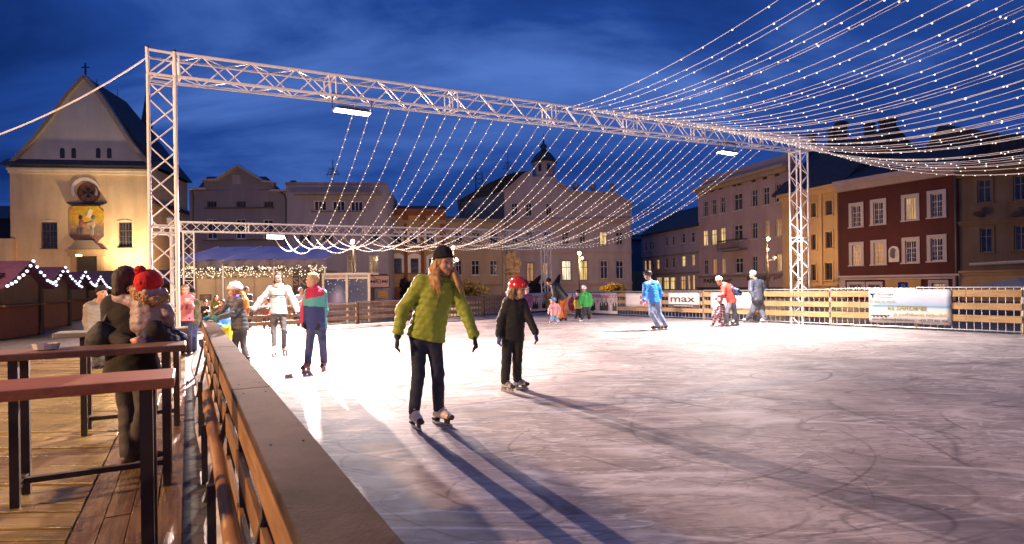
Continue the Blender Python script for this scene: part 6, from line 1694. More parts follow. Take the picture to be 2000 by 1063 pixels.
        if kind == 'pony' or len(hair) > 2:
            Pn = Sdf(.012); pts = [V3(at(*x)) for x in hair[2]]; Pn.chain(pts, [hair[3][min(i, len(hair[3]) - 1)] for i in range(len(pts))])
            v, f_ = Pn.mesh(min(h, .010), folds(.006, .05, .4)); np_mesh('ponytail', v, f_, haircol, t)
    if head == 'beanie' or head == 'bobble':
        B = Sdf(.02); B.ell(cc + Uh * .012 * q - Fv * .004 * q, (Rh, Fv, Uh), (.091 * q, .108 * q, .120 * q)); B.cut(c + Uh * .024 * q, nz(-Uh + Fv * .42))
        v, f_ = B.mesh(min(h, .010), folds(.003, .05)); bo = np_mesh('hat', v, f_, headcol, t)
        b = MB(); n = 28; pc = c + Uh * .036 * q; nU = nz(Uh - Fv * .42); fU = np.cross(nU, Rh) * -1
        ring = [pc + (Rh * .084 * math.cos(a) + fU * .104 * math.sin(a)) * q - Fv * .014 * q - fU * .0 for a in [math.tau * k / n for k in range(n + 1)]]
        b.path(ring, .0125 * q, 7); b.build('brim', headcol, bo, smooth=True)
        if head == 'bobble':
            B = Sdf(.01); B.ell(cc + Uh * .145 * q - Fv * .02 * q, (Rh, Fv, Uh), (.052 * q,) * 3); v, f_ = B.mesh(.008, folds(.008, .02)); np_mesh('bobble', v, f_, headcol, bo)
    elif head == 'helmet':
        B = Sdf(.02); B.ell(cc + Uh * .008 * q, (Rh, Fv, Uh), (.108 * q, .132 * q, .118 * q)); B.cut(c + Uh * .012 * q, nz(-Uh + Fv * .22))
        v, f_ = B.mesh(min(h, .010)); bo = np_mesh('helmet', v, f_, headcol[0], t)
        for k in (-.5, 0, .5):
            b = MB(); pts = []
            for a in (.35, .7, 1.05, 1.4, 1.75, 2.1):
                d = Fv * math.cos(a) * .134 + Uh * math.sin(a) * .120; pts.append(cc + Uh * .008 * q + (d * (1 - .08 * abs(k)) + Rh * k * .09) * q)
            b.path(pts[:3], .0075 * q, 6); b.build('vent', headcol[1], bo); b = MB(); b.path(pts[3:], .0075 * q, 6); b.build('vent', headcol[1], bo)
        b = MB()
        for sg in (-1, 1): b.path([c + Rh * sg * .085 * q + Uh * .01 * q, c + Rh * sg * .075 * q - Uh * .06 * q + Fv * .03 * q, c + Fv * .05 * q - Uh * .115 * q], .006 * q, 5)
        b.build('chin_strap', EYE, bo)
    if scarf:
        B = Sdf(.02); n = 8; cn = shm + U * .055 * s + (hd - shm) * .12
        for k in range(n):
            a0, a1 = math.tau * k / n, math.tau * (k + 1) / n
            B.cone(cn + (side * math.cos(a0) + fwd * math.sin(a0)) * .062 * s, cn + (side * math.cos(a1) + fwd * math.sin(a1)) * .062 * s, scarf[1] * s)
        v, f_ = B.mesh(min(h, .011), folds(.005, .05)); np_mesh('scarf', v, f_, scarf[0], t)
    if backpack:
        bk, bw, bh = backpack[1], .13 * s, .19 * s; cb = shm - U * .24 * s + V3(bk) * .17 * s
        B = Sdf(.03); B.ell(cb, (side, nz(bk), U), (bw, .09 * s, bh)); v, f_ = B.mesh(h, folds(.006, .1)); bo = np_mesh('backpack', v, f_, backpack[0], t)
        b = MB()
        for sg in (-1, 1): b.path([shm + side * sg * .08 * s + U * .07 * s + V3(bk) * .05 * s, shm + side * sg * .10 * s + U * .07 * s - V3(bk) * .06 * s, shm + side * sg * .11 * s - U * .10 * s - V3(bk) * .13 * s, shm + side * sg * .13 * s - U * .28 * s - V3(bk) * .03 * s], .018 * s, 6)
        b.build('strap', backpack[0], bo)
    # --- skates or shoes
    sc = skatecol or (EYE, EYE, EYE)
    for i in range(2):
        p, d = G[i], fd[i]; z = np.array((0, 0, 1.0)); sd = np.cross(d, z)
        lift = .062 * s if skate != 'shoe' else .012
        B = Sdf(.02 * s); sole = p + z * (lift + .03 * s)
        B.cone(sole - d * .085 * s + z * .012 * s, sole + d * .05 * s + z * .01 * s, .040 * s, .042 * s); B.cone(sole + d * .05 * s + z * .006 * s, sole + d * .125 * s - z * .002 * s, .041 * s, .034 * s, n=z, fl=.82)
        B.cone(sole - d * .055 * s + z * .02 * s, an[i] + z * .05 * s, .046 * s, .052 * s)
        if skate != 'shoe': B.cone(sole - d * .03 * s + z * .06 * s, sole + d * .06 * s + z * .02 * s, .038 * s, .034 * s)
        B.cut(p + z * lift, -z)
        v, f_ = B.mesh(min(h, .010) if skate != 'shoe' else h)
        cen = v[f_].mean(1) - p
        along, hgt = cen @ d / s, cen[:, 2] / s
        mi = np.zeros(len(f_), int)
        if skate == 'figure': mi[(along > .105) | (hgt < lift / s + .014)] = 1; mi[(hgt > .17)] = 0
        elif skate == 'hockey': mi[(along > .10) | (hgt < lift / s + .018)] = 1; mi[(hgt > .155)] = 1; mi[(along < .06) & (along > -.03) & (hgt < .15) & (hgt > .10)] = 2
        bo = np_mesh('skate' if skate != 'shoe' else 'shoe', v, f_, [sc[0], sc[1], sc[2]], t, mi)
        if skate == 'shoe': continue
        b = MB(); L = .145 * s
        b.obox(p + z * .014 * s, d * L, sd * .0028, z * .013 * s)
        b.build('blade', BLADE, bo)
        b = MB()
        if skate == 'figure':
            b.obox(p + d * .07 * s + z * .044 * s, d * .035 * s, sd * .008 * s, z * .02 * s); b.build('blade_post', sc[1], bo); b = MB()
            b.obox(p - d * .075 * s + z * .044 * s, d * .03 * s, sd * .008 * s, z * .02 * s); b.obox(p - d * .09 * s + z * .052 * s, d * .03 * s, sd * .028 * s, z * .012 * s)
        else:
            for o in (-.075, .075): b.obox(p + d * o * s + z * .044 * s, d * .045 * s, sd * .012 * s, z * .02 * s)
            b.obox(p + z * .032 * s, d * .12 * s, sd * .009 * s, z * .008 * s)
        b.build('blade_holder' if skate != 'figure' else 'blade_post', sc[2] if skate == 'hockey' else sc[1], bo)
        if h < .013:
            b = MB()
            for k in range(6):
                a = k / 5; m_ = sole + d * (.095 - .11 * a) * s + z * (.036 + .085 * a ** 1.2) * s
                b.tube(m_ - sd * .026 * s - d * .008 * s, m_ + sd * .026 * s + d * .004 * s, .0048 * s, n=5)
            b.build('lace', M_WHITE if skate == 'figure' else sc[2], bo)
    if extra: extra(t, dict(shm=shm, U=U, side=side, fwd=fwd, pel=pel, c=c, Fv=Fv, Uh=Uh, Rh=Rh, s=s, q=q, hands=hands, h=h))
    return t
# ------------------------------------------------------------------ the skaters and onlookers
gy = lambda px, py, z=0: ground(px, py, z).y
def away(t): return np.array((0.0, .9, .1))

# woman in the green quilted jacket
GREEN = cloth('green_quilted_nylon', (.28, .345, .03), .58, .1, 6, bump=.35, bs=26, spec=.5); JEANS = cloth('dark_jeans', (.018, .024, .05), .8, .4, 14, bs=90)
def lad_extra(t, d):
    c, U, F_, R_, q = d['c'], d['Uh'], d['Fv'], d['Rh'], d['q']
    hm = bpy.data.materials['blond_hair']
    lk_ = (((851, 520, -.04), (848, 540, -.13), (850, 557, -.185), (857, 574, -.19)), ((856, 522, -.06), (855, 543, -.15), (858, 560, -.19), (862, 573, -.19)), ((847, 520, 0), (842, 540, -.09), (843, 556, -.15), (850, 570, -.17)))
    rk_ = (((884, 526, -.02), (890, 543, -.08), (895, 558, -.12), (899, 573, -.13)), ((886, 526, .02), (894, 543, -.03), (900, 558, -.08), (903, 570, -.10)))
    for grp in (lk_, rk_):
        S = Sdf(.022)
        for pts in grp: S.chain([V3(at(x, y, Yw + dy)) for x, y, dy in pts], [.021, .022, .018, .007])
        v, f_ = S.mesh(.0075, folds(.0015, .03, .12)); np_mesh('hair_lock', v, f_, hm, t)
    b = MB(); zt, zb = d['shm'] + d['U'] * .05, d['pel'] + d['U'] * .0; nf = -d['fwd'] if d['fwd'][1] > 0 else d['fwd']
    pts = [zt + (zb - zt) * k / 8 + nf * (.108 + .012 * math.sin(k * .8)) + d['side'] * .03 for k in range(9)]
    b.path(pts, .005, 5); b.build('zip', mat('dark_green_zip', (.06, .08, .015), .5), t)
Yw = 5.74
person('woman in a green quilted jacket and black knitted hat, skating in front', Yw,
       dict(head=(866, 513, -.02), sL=(822, 553, -.03), sR=(888, 566, .03), eL=(786, 606, -.06), eR=(908, 608, .0), wL=(777, 655, -.1), wR=(926, 655, -.1), hL=(774, 676, -.12), hR=(930, 674, -.14),
            pel=(832, 655, .03), kL=(817, 735, -.05), kR=(855, 730, .02)),
       [(813, 838, (.55, -.95)), (864, 830, (.95, -.8))], (.68, -.71, -.18), 1.0, GREEN, JEANS, head='beanie', headcol=cloth('black_knit', (.012, .011, .012), .95, .3, 30, bs=120), haircol=mat('blond_hair', (.40, .22, .075), .5, .3, 30, stretch=(1, 1, .15)),
       hair=('long', .30), skin=SKIN, gloves=cloth('black_glove', (.014, .013, .014), .8), skate='figure', skatecol=(mat('cream_boot', (.74, .60, .50), .5), mat('brown_boot_trim', (.045, .022, .016), .5), BLADE),
       h=.0085, bulk=.034, hem=.03, leg=.006, quilted=(.008, .062, (.12, .05, 1)), hs=1.06, extra=lad_extra, scarf=(cloth('dark_green_collar', (.15, .19, .02), .5), .03), curl=.45, hw=.95, foldamp=.0045)

# girl in black with the red helmet
BLK = cloth('black_softshell', (.014, .013, .014), .75, .25, 10)
Yg = gy(1003, 765)
person('girl in black with a glossy red helmet and blue gloves', Yg,
       dict(head=(1012, 564, -.02), sL=(992, 590, 0), sR=(1021, 593, .05), eL=(978, 626, -.04), eR=(1033, 622, 0), wL=(974, 655, -.1), wR=(1046, 650, -.1), hL=(973, 668, -.12), hR=(1049, 662, -.12), pel=(1001, 656, .02), kL=(989, 706, -.05), kR=(1010, 702, .02)),
       [(991, 766, (.75, -.75)), (1016, 761, (.95, -.45))], (.80, -.50, -.28), .86, BLK, cloth('black_trousers', (.013, .013, .015), .8, .3, 10), head='helmet', headcol=(mat('red_helmet', (.55, .02, .012), .22, .06, 4, coat=.6), mat('helmet_vent', (.30, .03, .025), .4)),
       haircol=mat('brown_hair', (.16, .095, .045), .5, .3, 30, stretch=(1, 1, .15)), hair=('long', .10), gloves=cloth('blue_glove', (.04, .07, .22), .8), skate='hockey', skatecol=(mat('silver_boot', (.5, .47, .47), .4), EYE, mat('grey_boot', (.25, .24, .25), .5)),
       h=.0095, bulk=.03, hem=.06, leg=.018, hs=1.02)

# boy in the colour block fleece
def fleece(P, d):
    l = P - d['shm']; u = l @ d['U'] / d['s']; sd = l @ d['side'] / d['s']; mi = np.full(len(P), 1)
    mi[(u > -.075 + .18 * sd) & (np.abs(sd) < .17)] = 0
    mi[(sd < .165) & (sd > -.205) & (u < -.235 - .10 * sd)] = 2
    mi[(sd < -.205) & (u > -.53)] = 0; mi[(sd > .165) | ((sd < -.205) & (u <= -.53))] = 1
    return mi
def trk(P, d):
    m = np.zeros(len(P), int)
    for h_, k_, a_, sg in ((d['hipL'], d['kL'], d['an'][0], -1), (d['hipR'], d['kR'], d['an'][1], 1)):
        z = P[:, 2]; ax = np.where((z > k_[2])[:, None], k_ + (h_ - k_) * np.clip((z - k_[2]) / max(.05, h_[2] - k_[2]), 0, 1)[:, None], k_ + (a_ - k_) * np.clip((k_[2] - z) / max(.05, k_[2] - a_[2]), 0, 1)[:, None])
        o = (P - ax) @ d['side'] * sg; q = np.abs((P - ax) @ d['fwd']); m[(o > .035) & (q < .028) & (o < .12)] = 1
    return m
Yb = gy(615, 724)
TRK = cloth('navy_track_trousers', (.035, .055, .15), .7, .2, 8); REDSTR = cloth('red_stripe', (.4, .03, .04), .7)
def boy_extra(t, d):
    for hp, k_, a in (((0, 0, 0),) * 3,): pass
    c, F_, U, R_, q = d['c'], d['Fv'], d['Uh'], d['Rh'], d['q']
person('boy with fair hair in a pink, teal and navy fleece, looking aside', Yb,
       dict(head=(610, 547, 0), sL=(602, 573, -.02), sR=(630, 573, .02), eL=(595, 604, -.03), eR=(634, 606, .0), wL=(592, 628, -.06), wR=(627, 630, -.08), hL=(594, 640, -.08), hR=(623, 640, -.1), pel=(618, 636, 0), kL=(605, 668, -.05), kR=(630, 666, -.02)),
       [(598, 727, (-.25, -1)), (632, 724, (.05, -1))], (-.93, -.35, -.08), .92, ([cloth('pink_fleece', (.50, .035, .10), .9), cloth('teal_fleece', (.10, .40, .40), .9), cloth('navy_fleece', (.035, .05, .17), .9)], fleece), ([TRK, REDSTR], trk),
       head=None, haircol=mat('ash_blond_hair', (.42, .29, .15), .6, .3, 30), hair=('short',), skin=SKIN2, gloves=cloth('black_glove', (.014, .013, .014), .8), skate='hockey', skatecol=(mat('grey_boot_shell', (.22, .21, .22), .45), EYE, mat('red_boot_accent', (.42, .06, .04), .5)),
       h=.0115, bulk=.034, hem=.05, leg=.016, hs=1.0, scarf=(cloth('pink_collar', (.5, .035, .1), .9), .03))

# girl in the white hoodie
WHT = cloth('white_fleece', (.72, .70, .68), .9, .06, 8)
NAVYS = cloth('navy_chest_stripe', (.03, .035, .10), .8); LEGG = cloth('grey_leggings', (.075, .072, .075), .8, .15, 8)
def hoodie(P, d):
    l = P - d['shm']; u = l @ d['U'] / d['s']; sd = l @ d['side'] / d['s']; m = np.zeros(len(P), int)
    m[(np.abs(sd) < .17) & ((np.abs(u + .125) < .009) | (np.abs(u + .16) < .009))] = 1; return m
Yh = gy(540, 696)
person('girl in a white hooded top with striped chest, arms spread for balance', Yh,
       dict(head=(544, 543, 0), sL=(529, 566, 0), sR=(561, 566, 0), eL=(509, 587, -.05), eR=(574, 590, 0), wL=(496, 604, -.1), wR=(581, 608, -.05), hL=(490, 614, -.12), hR=(584, 618, -.06), pel=(544, 611, 0), kL=(534, 648, -.06), kR=(555, 645, -.02)),
       [(535, 698, (.0, -1)), (557, 692, (.75, -.7))], (.12, -.97, -.2), .93, ([WHT, NAVYS], hoodie), LEGG, head=None, haircol=mat('dark_brown_hair', (.045, .024, .016), .5, .3, 30, stretch=(1, 1, .2)), hair=('long', .12),
       skin=SKIN, gloves=cloth('black_glove', (.014, .013, .014), .8), skate='figure', skatecol=(mat('white_boot', (.7, .68, .66), .5), mat('white_boot_sole', (.55, .53, .5), .5), BLADE), h=.0115, bulk=.036, hem=.02, leg=.004, scarf=(WHT, .042), hs=1.0)

# girl in the grey puffer holding the rail
GREYJ = cloth('grey_quilted_nylon', (.06, .064, .072), .5, .2, 6, bump=.3, bs=26)
Yr = 10.2
person('girl in a grey quilted jacket and white helmet, reaching for the barrier', Yr,
       dict(head=(458, 567, 0), sL=(451, 587, .05), sR=(475, 588, -.05), eL=(434, 608, .05), eR=(455, 612, -.15), wL=(414, 620, .1), wR=(428, 621, -.22), hL=(401, 622, .1), hR=(410, 620, -.25), pel=(469, 641, .02), kL=(459, 678, 0), kR=(475, 674, 0)),
       [(461, 721, (-.6, -.5)), (479, 720, (-.5, -.6))], (-.92, -.3, -.2), .86, GREYJ, LEGG, head='helmet', headcol=(mat('white_helmet', (.72, .7, .7), .3, .06, 4, coat=.4), mat('helmet_vent_grey', (.4, .38, .4), .4)), haircol=mat('auburn_hair', (.42, .17, .04), .5, .3, 30, stretch=(1, 1, .15)),
       hair=('pony', 0, [(474, 573, Yr), (480, 588, Yr - .08), (483, 603, Yr - .1), (485, 615, Yr - .1)], [.035, .045, .04, .015]), skin=SKIN, gloves=cloth('teal_glove', (.06, .3, .36), .8), skate='hockey', skatecol=(mat('silver_boot', (.5, .47, .47), .4), EYE, mat('grey_boot', (.25, .24, .25), .5)),
       h=.0115, bulk=.036, hem=.04, leg=.004, quilted=(.008, .07, (-.1, 0, 1)), hs=1.0, scarf=(cloth('purple_collar', (.2, .12, .38), .8), .034), hood=away)

# small child in blue and yellow clinging to the barrier
Yk = 11.0
person('small child in a blue top and yellow vest clinging to the barrier', Yk,
       dict(head=(446, 612, .1), sL=(434, 628, 0), sR=(452, 629, 0), eL=(428, 640, -.1), eR=(440, 640, -.1), wL=(420, 636, -.15), wR=(425, 634, -.15), hL=(413, 634, -.2), hR=(416, 632, -.2), pel=(451, 664, 0), kL=(452, 684, -.05), kR=(461, 684, .05)),
       [(452, 707, (-.6, -.5)), (466, 705, (-.5, -.6))], (-.9, -.2, -.2), .62, ([cloth('bright_blue_nylon', (.04, .16, .55), .5), cloth('hi_vis_yellow', (.6, .58, .03), .7)], lambda P, d: ((P - d['shm']) @ d['U'] / d['s'] < -.12).astype(int)), cloth('yellow_black_trousers', (.5, .48, .03), .7, .8, 5),
       head='helmet', headcol=(mat('blue_helmet', (.06, .2, .5), .35), EYE), skin=SKIN2, gloves=cloth('black_glove', (.014, .013, .014), .8), skate='hockey', h=.014, bulk=.04, hem=.06, leg=.03, hs=.92)

# man in the bright blue jacket
Ym = gy(1290, 646)
BLUEJ = cloth('azure_nylon', (.03, .21, .62), .45, .08, 6)
person('man in an azure blue jacket and black helmet, skating away', Ym,
       dict(head=(1265, 538, 0), sL=(1261, 557, -.1), sR=(1282, 555, .12), eL=(1259, 575, -.16), eR=(1290, 574, .2), wL=(1258, 588, -.25), wR=(1284, 588, .3), hL=(1258, 595, -.3), hR=(1278, 594, .3), pel=(1278, 590, 0), kL=(1272, 613, -.15), kR=(1287, 612, .1)),
       [(1282, 646, (-.85, .3)), (1297, 645, (-.6, .6))], (-.9, .25, -.3), 1.0, BLUEJ, cloth('pale_jeans', (.16, .22, .36), .8, .5, 6), head='helmet', headcol=(mat('black_helmet', (.02, .02, .022), .3), mat('helmet_vent_black', (.05, .05, .05), .4)),
       haircol=EYE, hair=('short',), gloves=None, skate='hockey', skatecol=(EYE, EYE, mat('grey_boot', (.25, .24, .25), .5)), h=.017, bulk=.045, hem=.03, leg=.018, hood=lambda t: np.array((.2, -.6, .1)), foldamp=.008)

# woman in red with a rucksack, guiding the child in stripes
Yd = gy(1425, 638)
person('woman in a red jacket with blue rucksack, bending over a child', Yd,
       dict(head=(1405, 549, -.05), sL=(1413, 562, -.12), sR=(1426, 560, .12), eL=(1412, 576, -.2), eR=(1420, 578, .15), wL=(1404, 578, -.2), wR=(1407, 580, .15), hL=(1401, 581, -.2), hR=(1402, 584, .15), pel=(1429, 589, 0), kL=(1420, 611, -.12), kR=(1434, 609, .12)),
       [(1416, 638, (-.95, -.1)), (1436, 635, (-.95, .1))], (-.82, -.15, -.55), .98, cloth('red_nylon', (.50, .045, .03), .5, .08, 6), cloth('grey_jeans', (.07, .075, .10), .8), head='beanie', headcol=cloth('cream_knit', (.58, .46, .33), .95), haircol=mat('brown_hair', (.16, .095, .045), .5, .3, 30, stretch=(1, 1, .15)), hair=('short',), up=(-.35, 0, 1),
       gloves=cloth('violet_glove', (.10, .08, .32), .8), skate='hockey', skatecol=(mat('silver_boot', (.5, .47, .47), .4), EYE, mat('grey_boot', (.25, .24, .25), .5)), h=.017, bulk=.036, hem=.04, leg=.016, backpack=(cloth('blue_rucksack', (.04, .07, .18), .7), (.75, .1, .65)))
def zebra():
    m = cloth('pink_zebra_print', (.62, .42, .46), .8); t = m.node_tree; b = next(n for n in t.nodes if n.type == 'BSDF_PRINCIPLED')
    tc = next(n for n in t.nodes if n.type == 'TEX_COORD'); w = node(t, 'ShaderNodeTexWave', Scale=4.2, Distortion=9.0, Detail=1.0); w.bands_direction = 'Z'; lk(t, tc.outputs['Object'], w.inputs['Vector'])
    w.inputs['Detail Scale'].default_value = 1.6
    r = node(t, 'ShaderNodeValToRGB'); r.color_ramp.elements[0].position = .42; r.color_ramp.elements[0].color = c4((.11, .03, .05)); r.color_ramp.elements[1].position = .5; r.color_ramp.elements[1].color = c4((.68, .48, .52))
    lk(t, w.outputs['Fac'], r.inputs[0]); lk(t, r.outputs[0], b.inputs['Base Color']); return m
ZB = zebra()
person('small child in a pink zebra striped snowsuit and pale helmet', gy(1398, 638),
       dict(head=(1406, 588, 0), sL=(1400, 597, -.06), sR=(1412, 597, .06), eL=(1396, 605, -.1), eR=(1414, 606, .08), wL=(1393, 613, -.15), wR=(1413, 617, .1), hL=(1391, 616, -.15), hR=(1412, 620, .1), pel=(1403, 614, 0), kL=(1396, 624, -.05), kR=(1405, 624, .05)),
       [(1391, 638, (-.9, -.3)), (1406, 638.5, (-.8, -.4))], (-.6, -.7, -.2), .60, ZB, ZB, head='helmet', headcol=(mat('pale_pink_helmet', (.62, .52, .54), .35), EYE), skin=SKIN2, skate='hockey', skatecol=(mat('pink_boot', (.5, .15, .2), .5), mat('pink_boot', (.5, .15, .2), .5), M_WHITE), h=.014, bulk=.045, hem=.06, leg=.035, hs=.88)
# man in grey walking
person('man in a dark grey jacket and pale turquoise knitted hat, gliding along', gy(1475, 631),
       dict(head=(1470, 537, 0), sL=(1467, 552, -.1), sR=(1487, 552, .1), eL=(1466, 568, -.18), eR=(1493, 567, .2), wL=(1472, 580, -.25), wR=(1488, 580, .2), hL=(1475, 584, -.27), hR=(1484, 585, .2), pel=(1479, 585, 0), kL=(1470, 609, -.1), kR=(1487, 608, .1)),
       [(1456, 631, (-.9, .1)), (1491, 632.5, (-.75, .3))], (-.85, .35, -.1), 1.0, cloth('slate_nylon', (.065, .075, .11), .5, .1, 6), cloth('grey_trousers', (.07, .075, .10), .8), head='beanie', headcol=cloth('turquoise_knit', (.36, .56, .58), .95), haircol=mat('grey_hair', (.3, .28, .26), .6), hair=('short',), gloves=cloth('grey_glove', (.2, .2, .19), .8),
       skate='hockey', skatecol=(mat('pale_grey_boot', (.4, .39, .38), .5), EYE, M_WHITE), h=.017, bulk=.045, hem=.04, leg=.03, fat=1.06, foldamp=.008)

# child in pink, bending man with orange trousers
person('toddler in a pink jacket and blue helmet, learning to skate', gy(1080, 634),
       dict(head=(1080, 588, 0), sL=(1077, 597, -.06), sR=(1089, 597, .06), eL=(1073, 604, -.1), eR=(1093, 604, .1), wL=(1072, 609, -.15), wR=(1093, 610, .1), hL=(1071, 612, -.17), hR=(1092, 613, .1), pel=(1082, 614, 0), kL=(1079, 624, -.05), kR=(1088, 624, .05)),
       [(1074, 634.5, (-.9, -.3)), (1090, 634, (-.8, -.4))], (-.85, -.4, -.1), .62, cloth('pink_nylon', (.60, .28, .30), .5, .15, 6), cloth('sky_jeans', (.17, .32, .48), .8, .3, 8), head='helmet', headcol=(mat('steel_blue_helmet', (.17, .24, .42), .35), EYE), skin=SKIN2, skate='hockey',
       skatecol=(mat('red_boot', (.45, .05, .05), .5), mat('red_boot', (.45, .05, .05), .5), M_WHITE), h=.016, bulk=.05, hem=.07, leg=.03, hs=.9)
person('man in black with orange trousers, bending over a toddler', gy(1098, 628),
       dict(head=(1072, 551, -.1), sL=(1080, 560, -.2), sR=(1090, 558, .2), eL=(1083, 575, -.25), eR=(1088, 578, .2), wL=(1083, 588, -.25), wR=(1087, 590, .2), hL=(1082, 593, -.25), hR=(1086, 595, .2), pel=(1101, 581, 0), kL=(1093, 603, -.1), kR=(1101, 604, .1)),
       [(1091, 629, (-.9, -.1)), (1101, 627, (-.9, .1))], (-.75, -.2, -.6), 1.02, cloth('black_nylon', (.014, .016, .018), .45, .1, 6), cloth('orange_ski_trousers', (.50, .13, .03), .7), head='beanie', headcol=cloth('black_knit', (.012, .011, .012), .95), haircol=EYE, hair=('short',), up=(-.5, 0, .8), skate='hockey', skatecol=(EYE, EYE, M_BLACKMETAL), h=.02, bulk=.055, hem=.06, leg=.03, fat=1.1)
# child in green, companion in yellow
person('child in a bright green hooded jacket and white helmet, seen from behind', gy(1143, 628),
       dict(head=(1140, 565, 0), sL=(1136, 576, -.05), sR=(1151, 576, .05), eL=(1133, 588, -.05), eR=(1155, 588, .05), wL=(1134, 596, -.1), wR=(1154, 597, .0), hL=(1135, 600, -.1), hR=(1153, 601, .0), pel=(1145, 598, 0), kL=(1140, 612, 0), kR=(1150, 612, .05)),
       [(1135, 628, (-.4, .9)), (1151, 627, (.3, .9))], (-.3, .94, -.1), .82, cloth('bright_green_nylon', (.03, .32, .06), .5, .08, 6), cloth('charcoal_trousers', (.04, .042, .055), .8), head='helmet', headcol=(mat('white_helmet', (.72, .7, .7), .3, .06, 4, coat=.4), mat('helmet_vent_grey', (.4, .38, .4), .4)), haircol=EYE,
       skin=SKIN2, skate='hockey', skatecol=(EYE, EYE, M_WHITE), h=.017, bulk=.05, hem=.05, leg=.03, hood=lambda t: np.array((0, -.75, .35)))
person('child in yellow and dark green, half hidden behind the green jacketed child', gy(1126, 623),
       dict(head=(1129, 573, 0), sL=(1125, 583, -.05), sR=(1135, 583, .05), eL=(1123, 592, -.1), eR=(1137, 592, .1), wL=(1124, 599, -.15), wR=(1136, 599, .1), hL=(1125, 602, -.15), hR=(1135, 602, .1), pel=(1129, 601, 0), kL=(1126, 611, 0), kR=(1131, 611, .05)),
       [(1125, 623, (-.5, -.7)), (1132, 622, (-.3, -.9))], (-.6, -.7, -.1), .72, ([cloth('dark_jacket', (.02, .022, .02), .6), cloth('yellow_green_nylon', (.42, .38, .06), .6)], lambda P, d: ((P - d['shm']) @ d['U'] / d['s'] < -.1).astype(int)), cloth('black_trousers', (.013, .013, .015), .8, .3, 10),
       head='helmet', headcol=(mat('black_helmet', (.02, .02, .022), .3), EYE), skin=SKIN2, skate='hockey', h=.018, bulk=.045, hem=.06, leg=.03)
person('person in a purple jacket and pale blue hat behind the red helmeted girl', gy(1030, 628),
       dict(head=(1029, 566, 0), sL=(1022, 580, -.05), sR=(1037, 580, .05), eL=(1020, 592, 0), eR=(1039, 592, .05), wL=(1022, 602, -.1), wR=(1037, 602, -.05), hL=(1023, 606, -.1), hR=(1036, 606, -.1), pel=(1029, 601, 0), kL=(1026, 615, 0), kR=(1033, 615, .05)),
       [(1026, 628, (.6, -.7)), (1033, 627.5, (.7, -.6))], (.85, -.3, -.1), .8, cloth('purple_nylon', (.10, .025, .11), .6), cloth('charcoal_trousers', (.04, .042, .055), .8), head='beanie', headcol=cloth('pale_blue_knit', (.42, .52, .62), .9), skin=SKIN2, skate='hockey', h=.018, bulk=.045, hem=.08, leg=.02)

# ---- onlookers on the deck
FL_ = FLOOR + .03
DARKC = cloth('dark_brown_coat', (.022, .016, .012), .9, .3, 12)
def satchel(t, d):
    S = Sdf(.03); c = V3(at(192, 664, 4.9)); S.ell(c, ((1, .2, -.3), (0, 1, 0), (.3, 0, 1)), (.10, .08, .15)); v, f_ = S.mesh(.015, folds(.004, .12)); np_mesh('shoulder_bag', v, f_, cloth('black_bag', (.014, .012, .011), .7), t)
    MB().path([c + np.array((.05, 0, .15)), d['shm'] - d['side'] * .1 + d['U'] * .08, d['shm'] + d['fwd'] * 0 + d['side'] * .1 + d['U'] * .06], .014, 6).build('strap', M_BLACKMETAL, t)
Yo = 5.02
person('woman in a dark coat standing at the bar table with a child on her arm', Yo,
       dict(head=(250, 548, .05), sL=(219, 597, .0), sR=(287, 597, .08), eL=(214, 655, -.05), eR=(303, 648, -.1), wL=(250, 672, -.18), wR=(318, 655, -.05), hL=(270, 668, -.2), hR=(330, 655, 0), pel=(258, 705, .03), kL=(250, 790, .1), kR=(285, 800, 0)),
       [(262, 905, (.2, .9)), (280, 900, (.8, .5))], (.25, .95, .05), 1.0, DARKC, cloth('washed_black_jeans', (.05, .042, .04), .8, .3, 10), head=None, haircol=mat('dark_curly_hair', (.035, .018, .012), .7, .3, 30), hair=('bob', .04), skin=SKIN, skate='shoe', skatecol=(mat('brown_shoe', (.09, .05, .03), .6),) * 3,
       h=.013, bulk=.036, hem=.12, leg=.022, hemflare=.03, foldamp=.0025, extra=satchel, floor=FL_, fat=1.1)
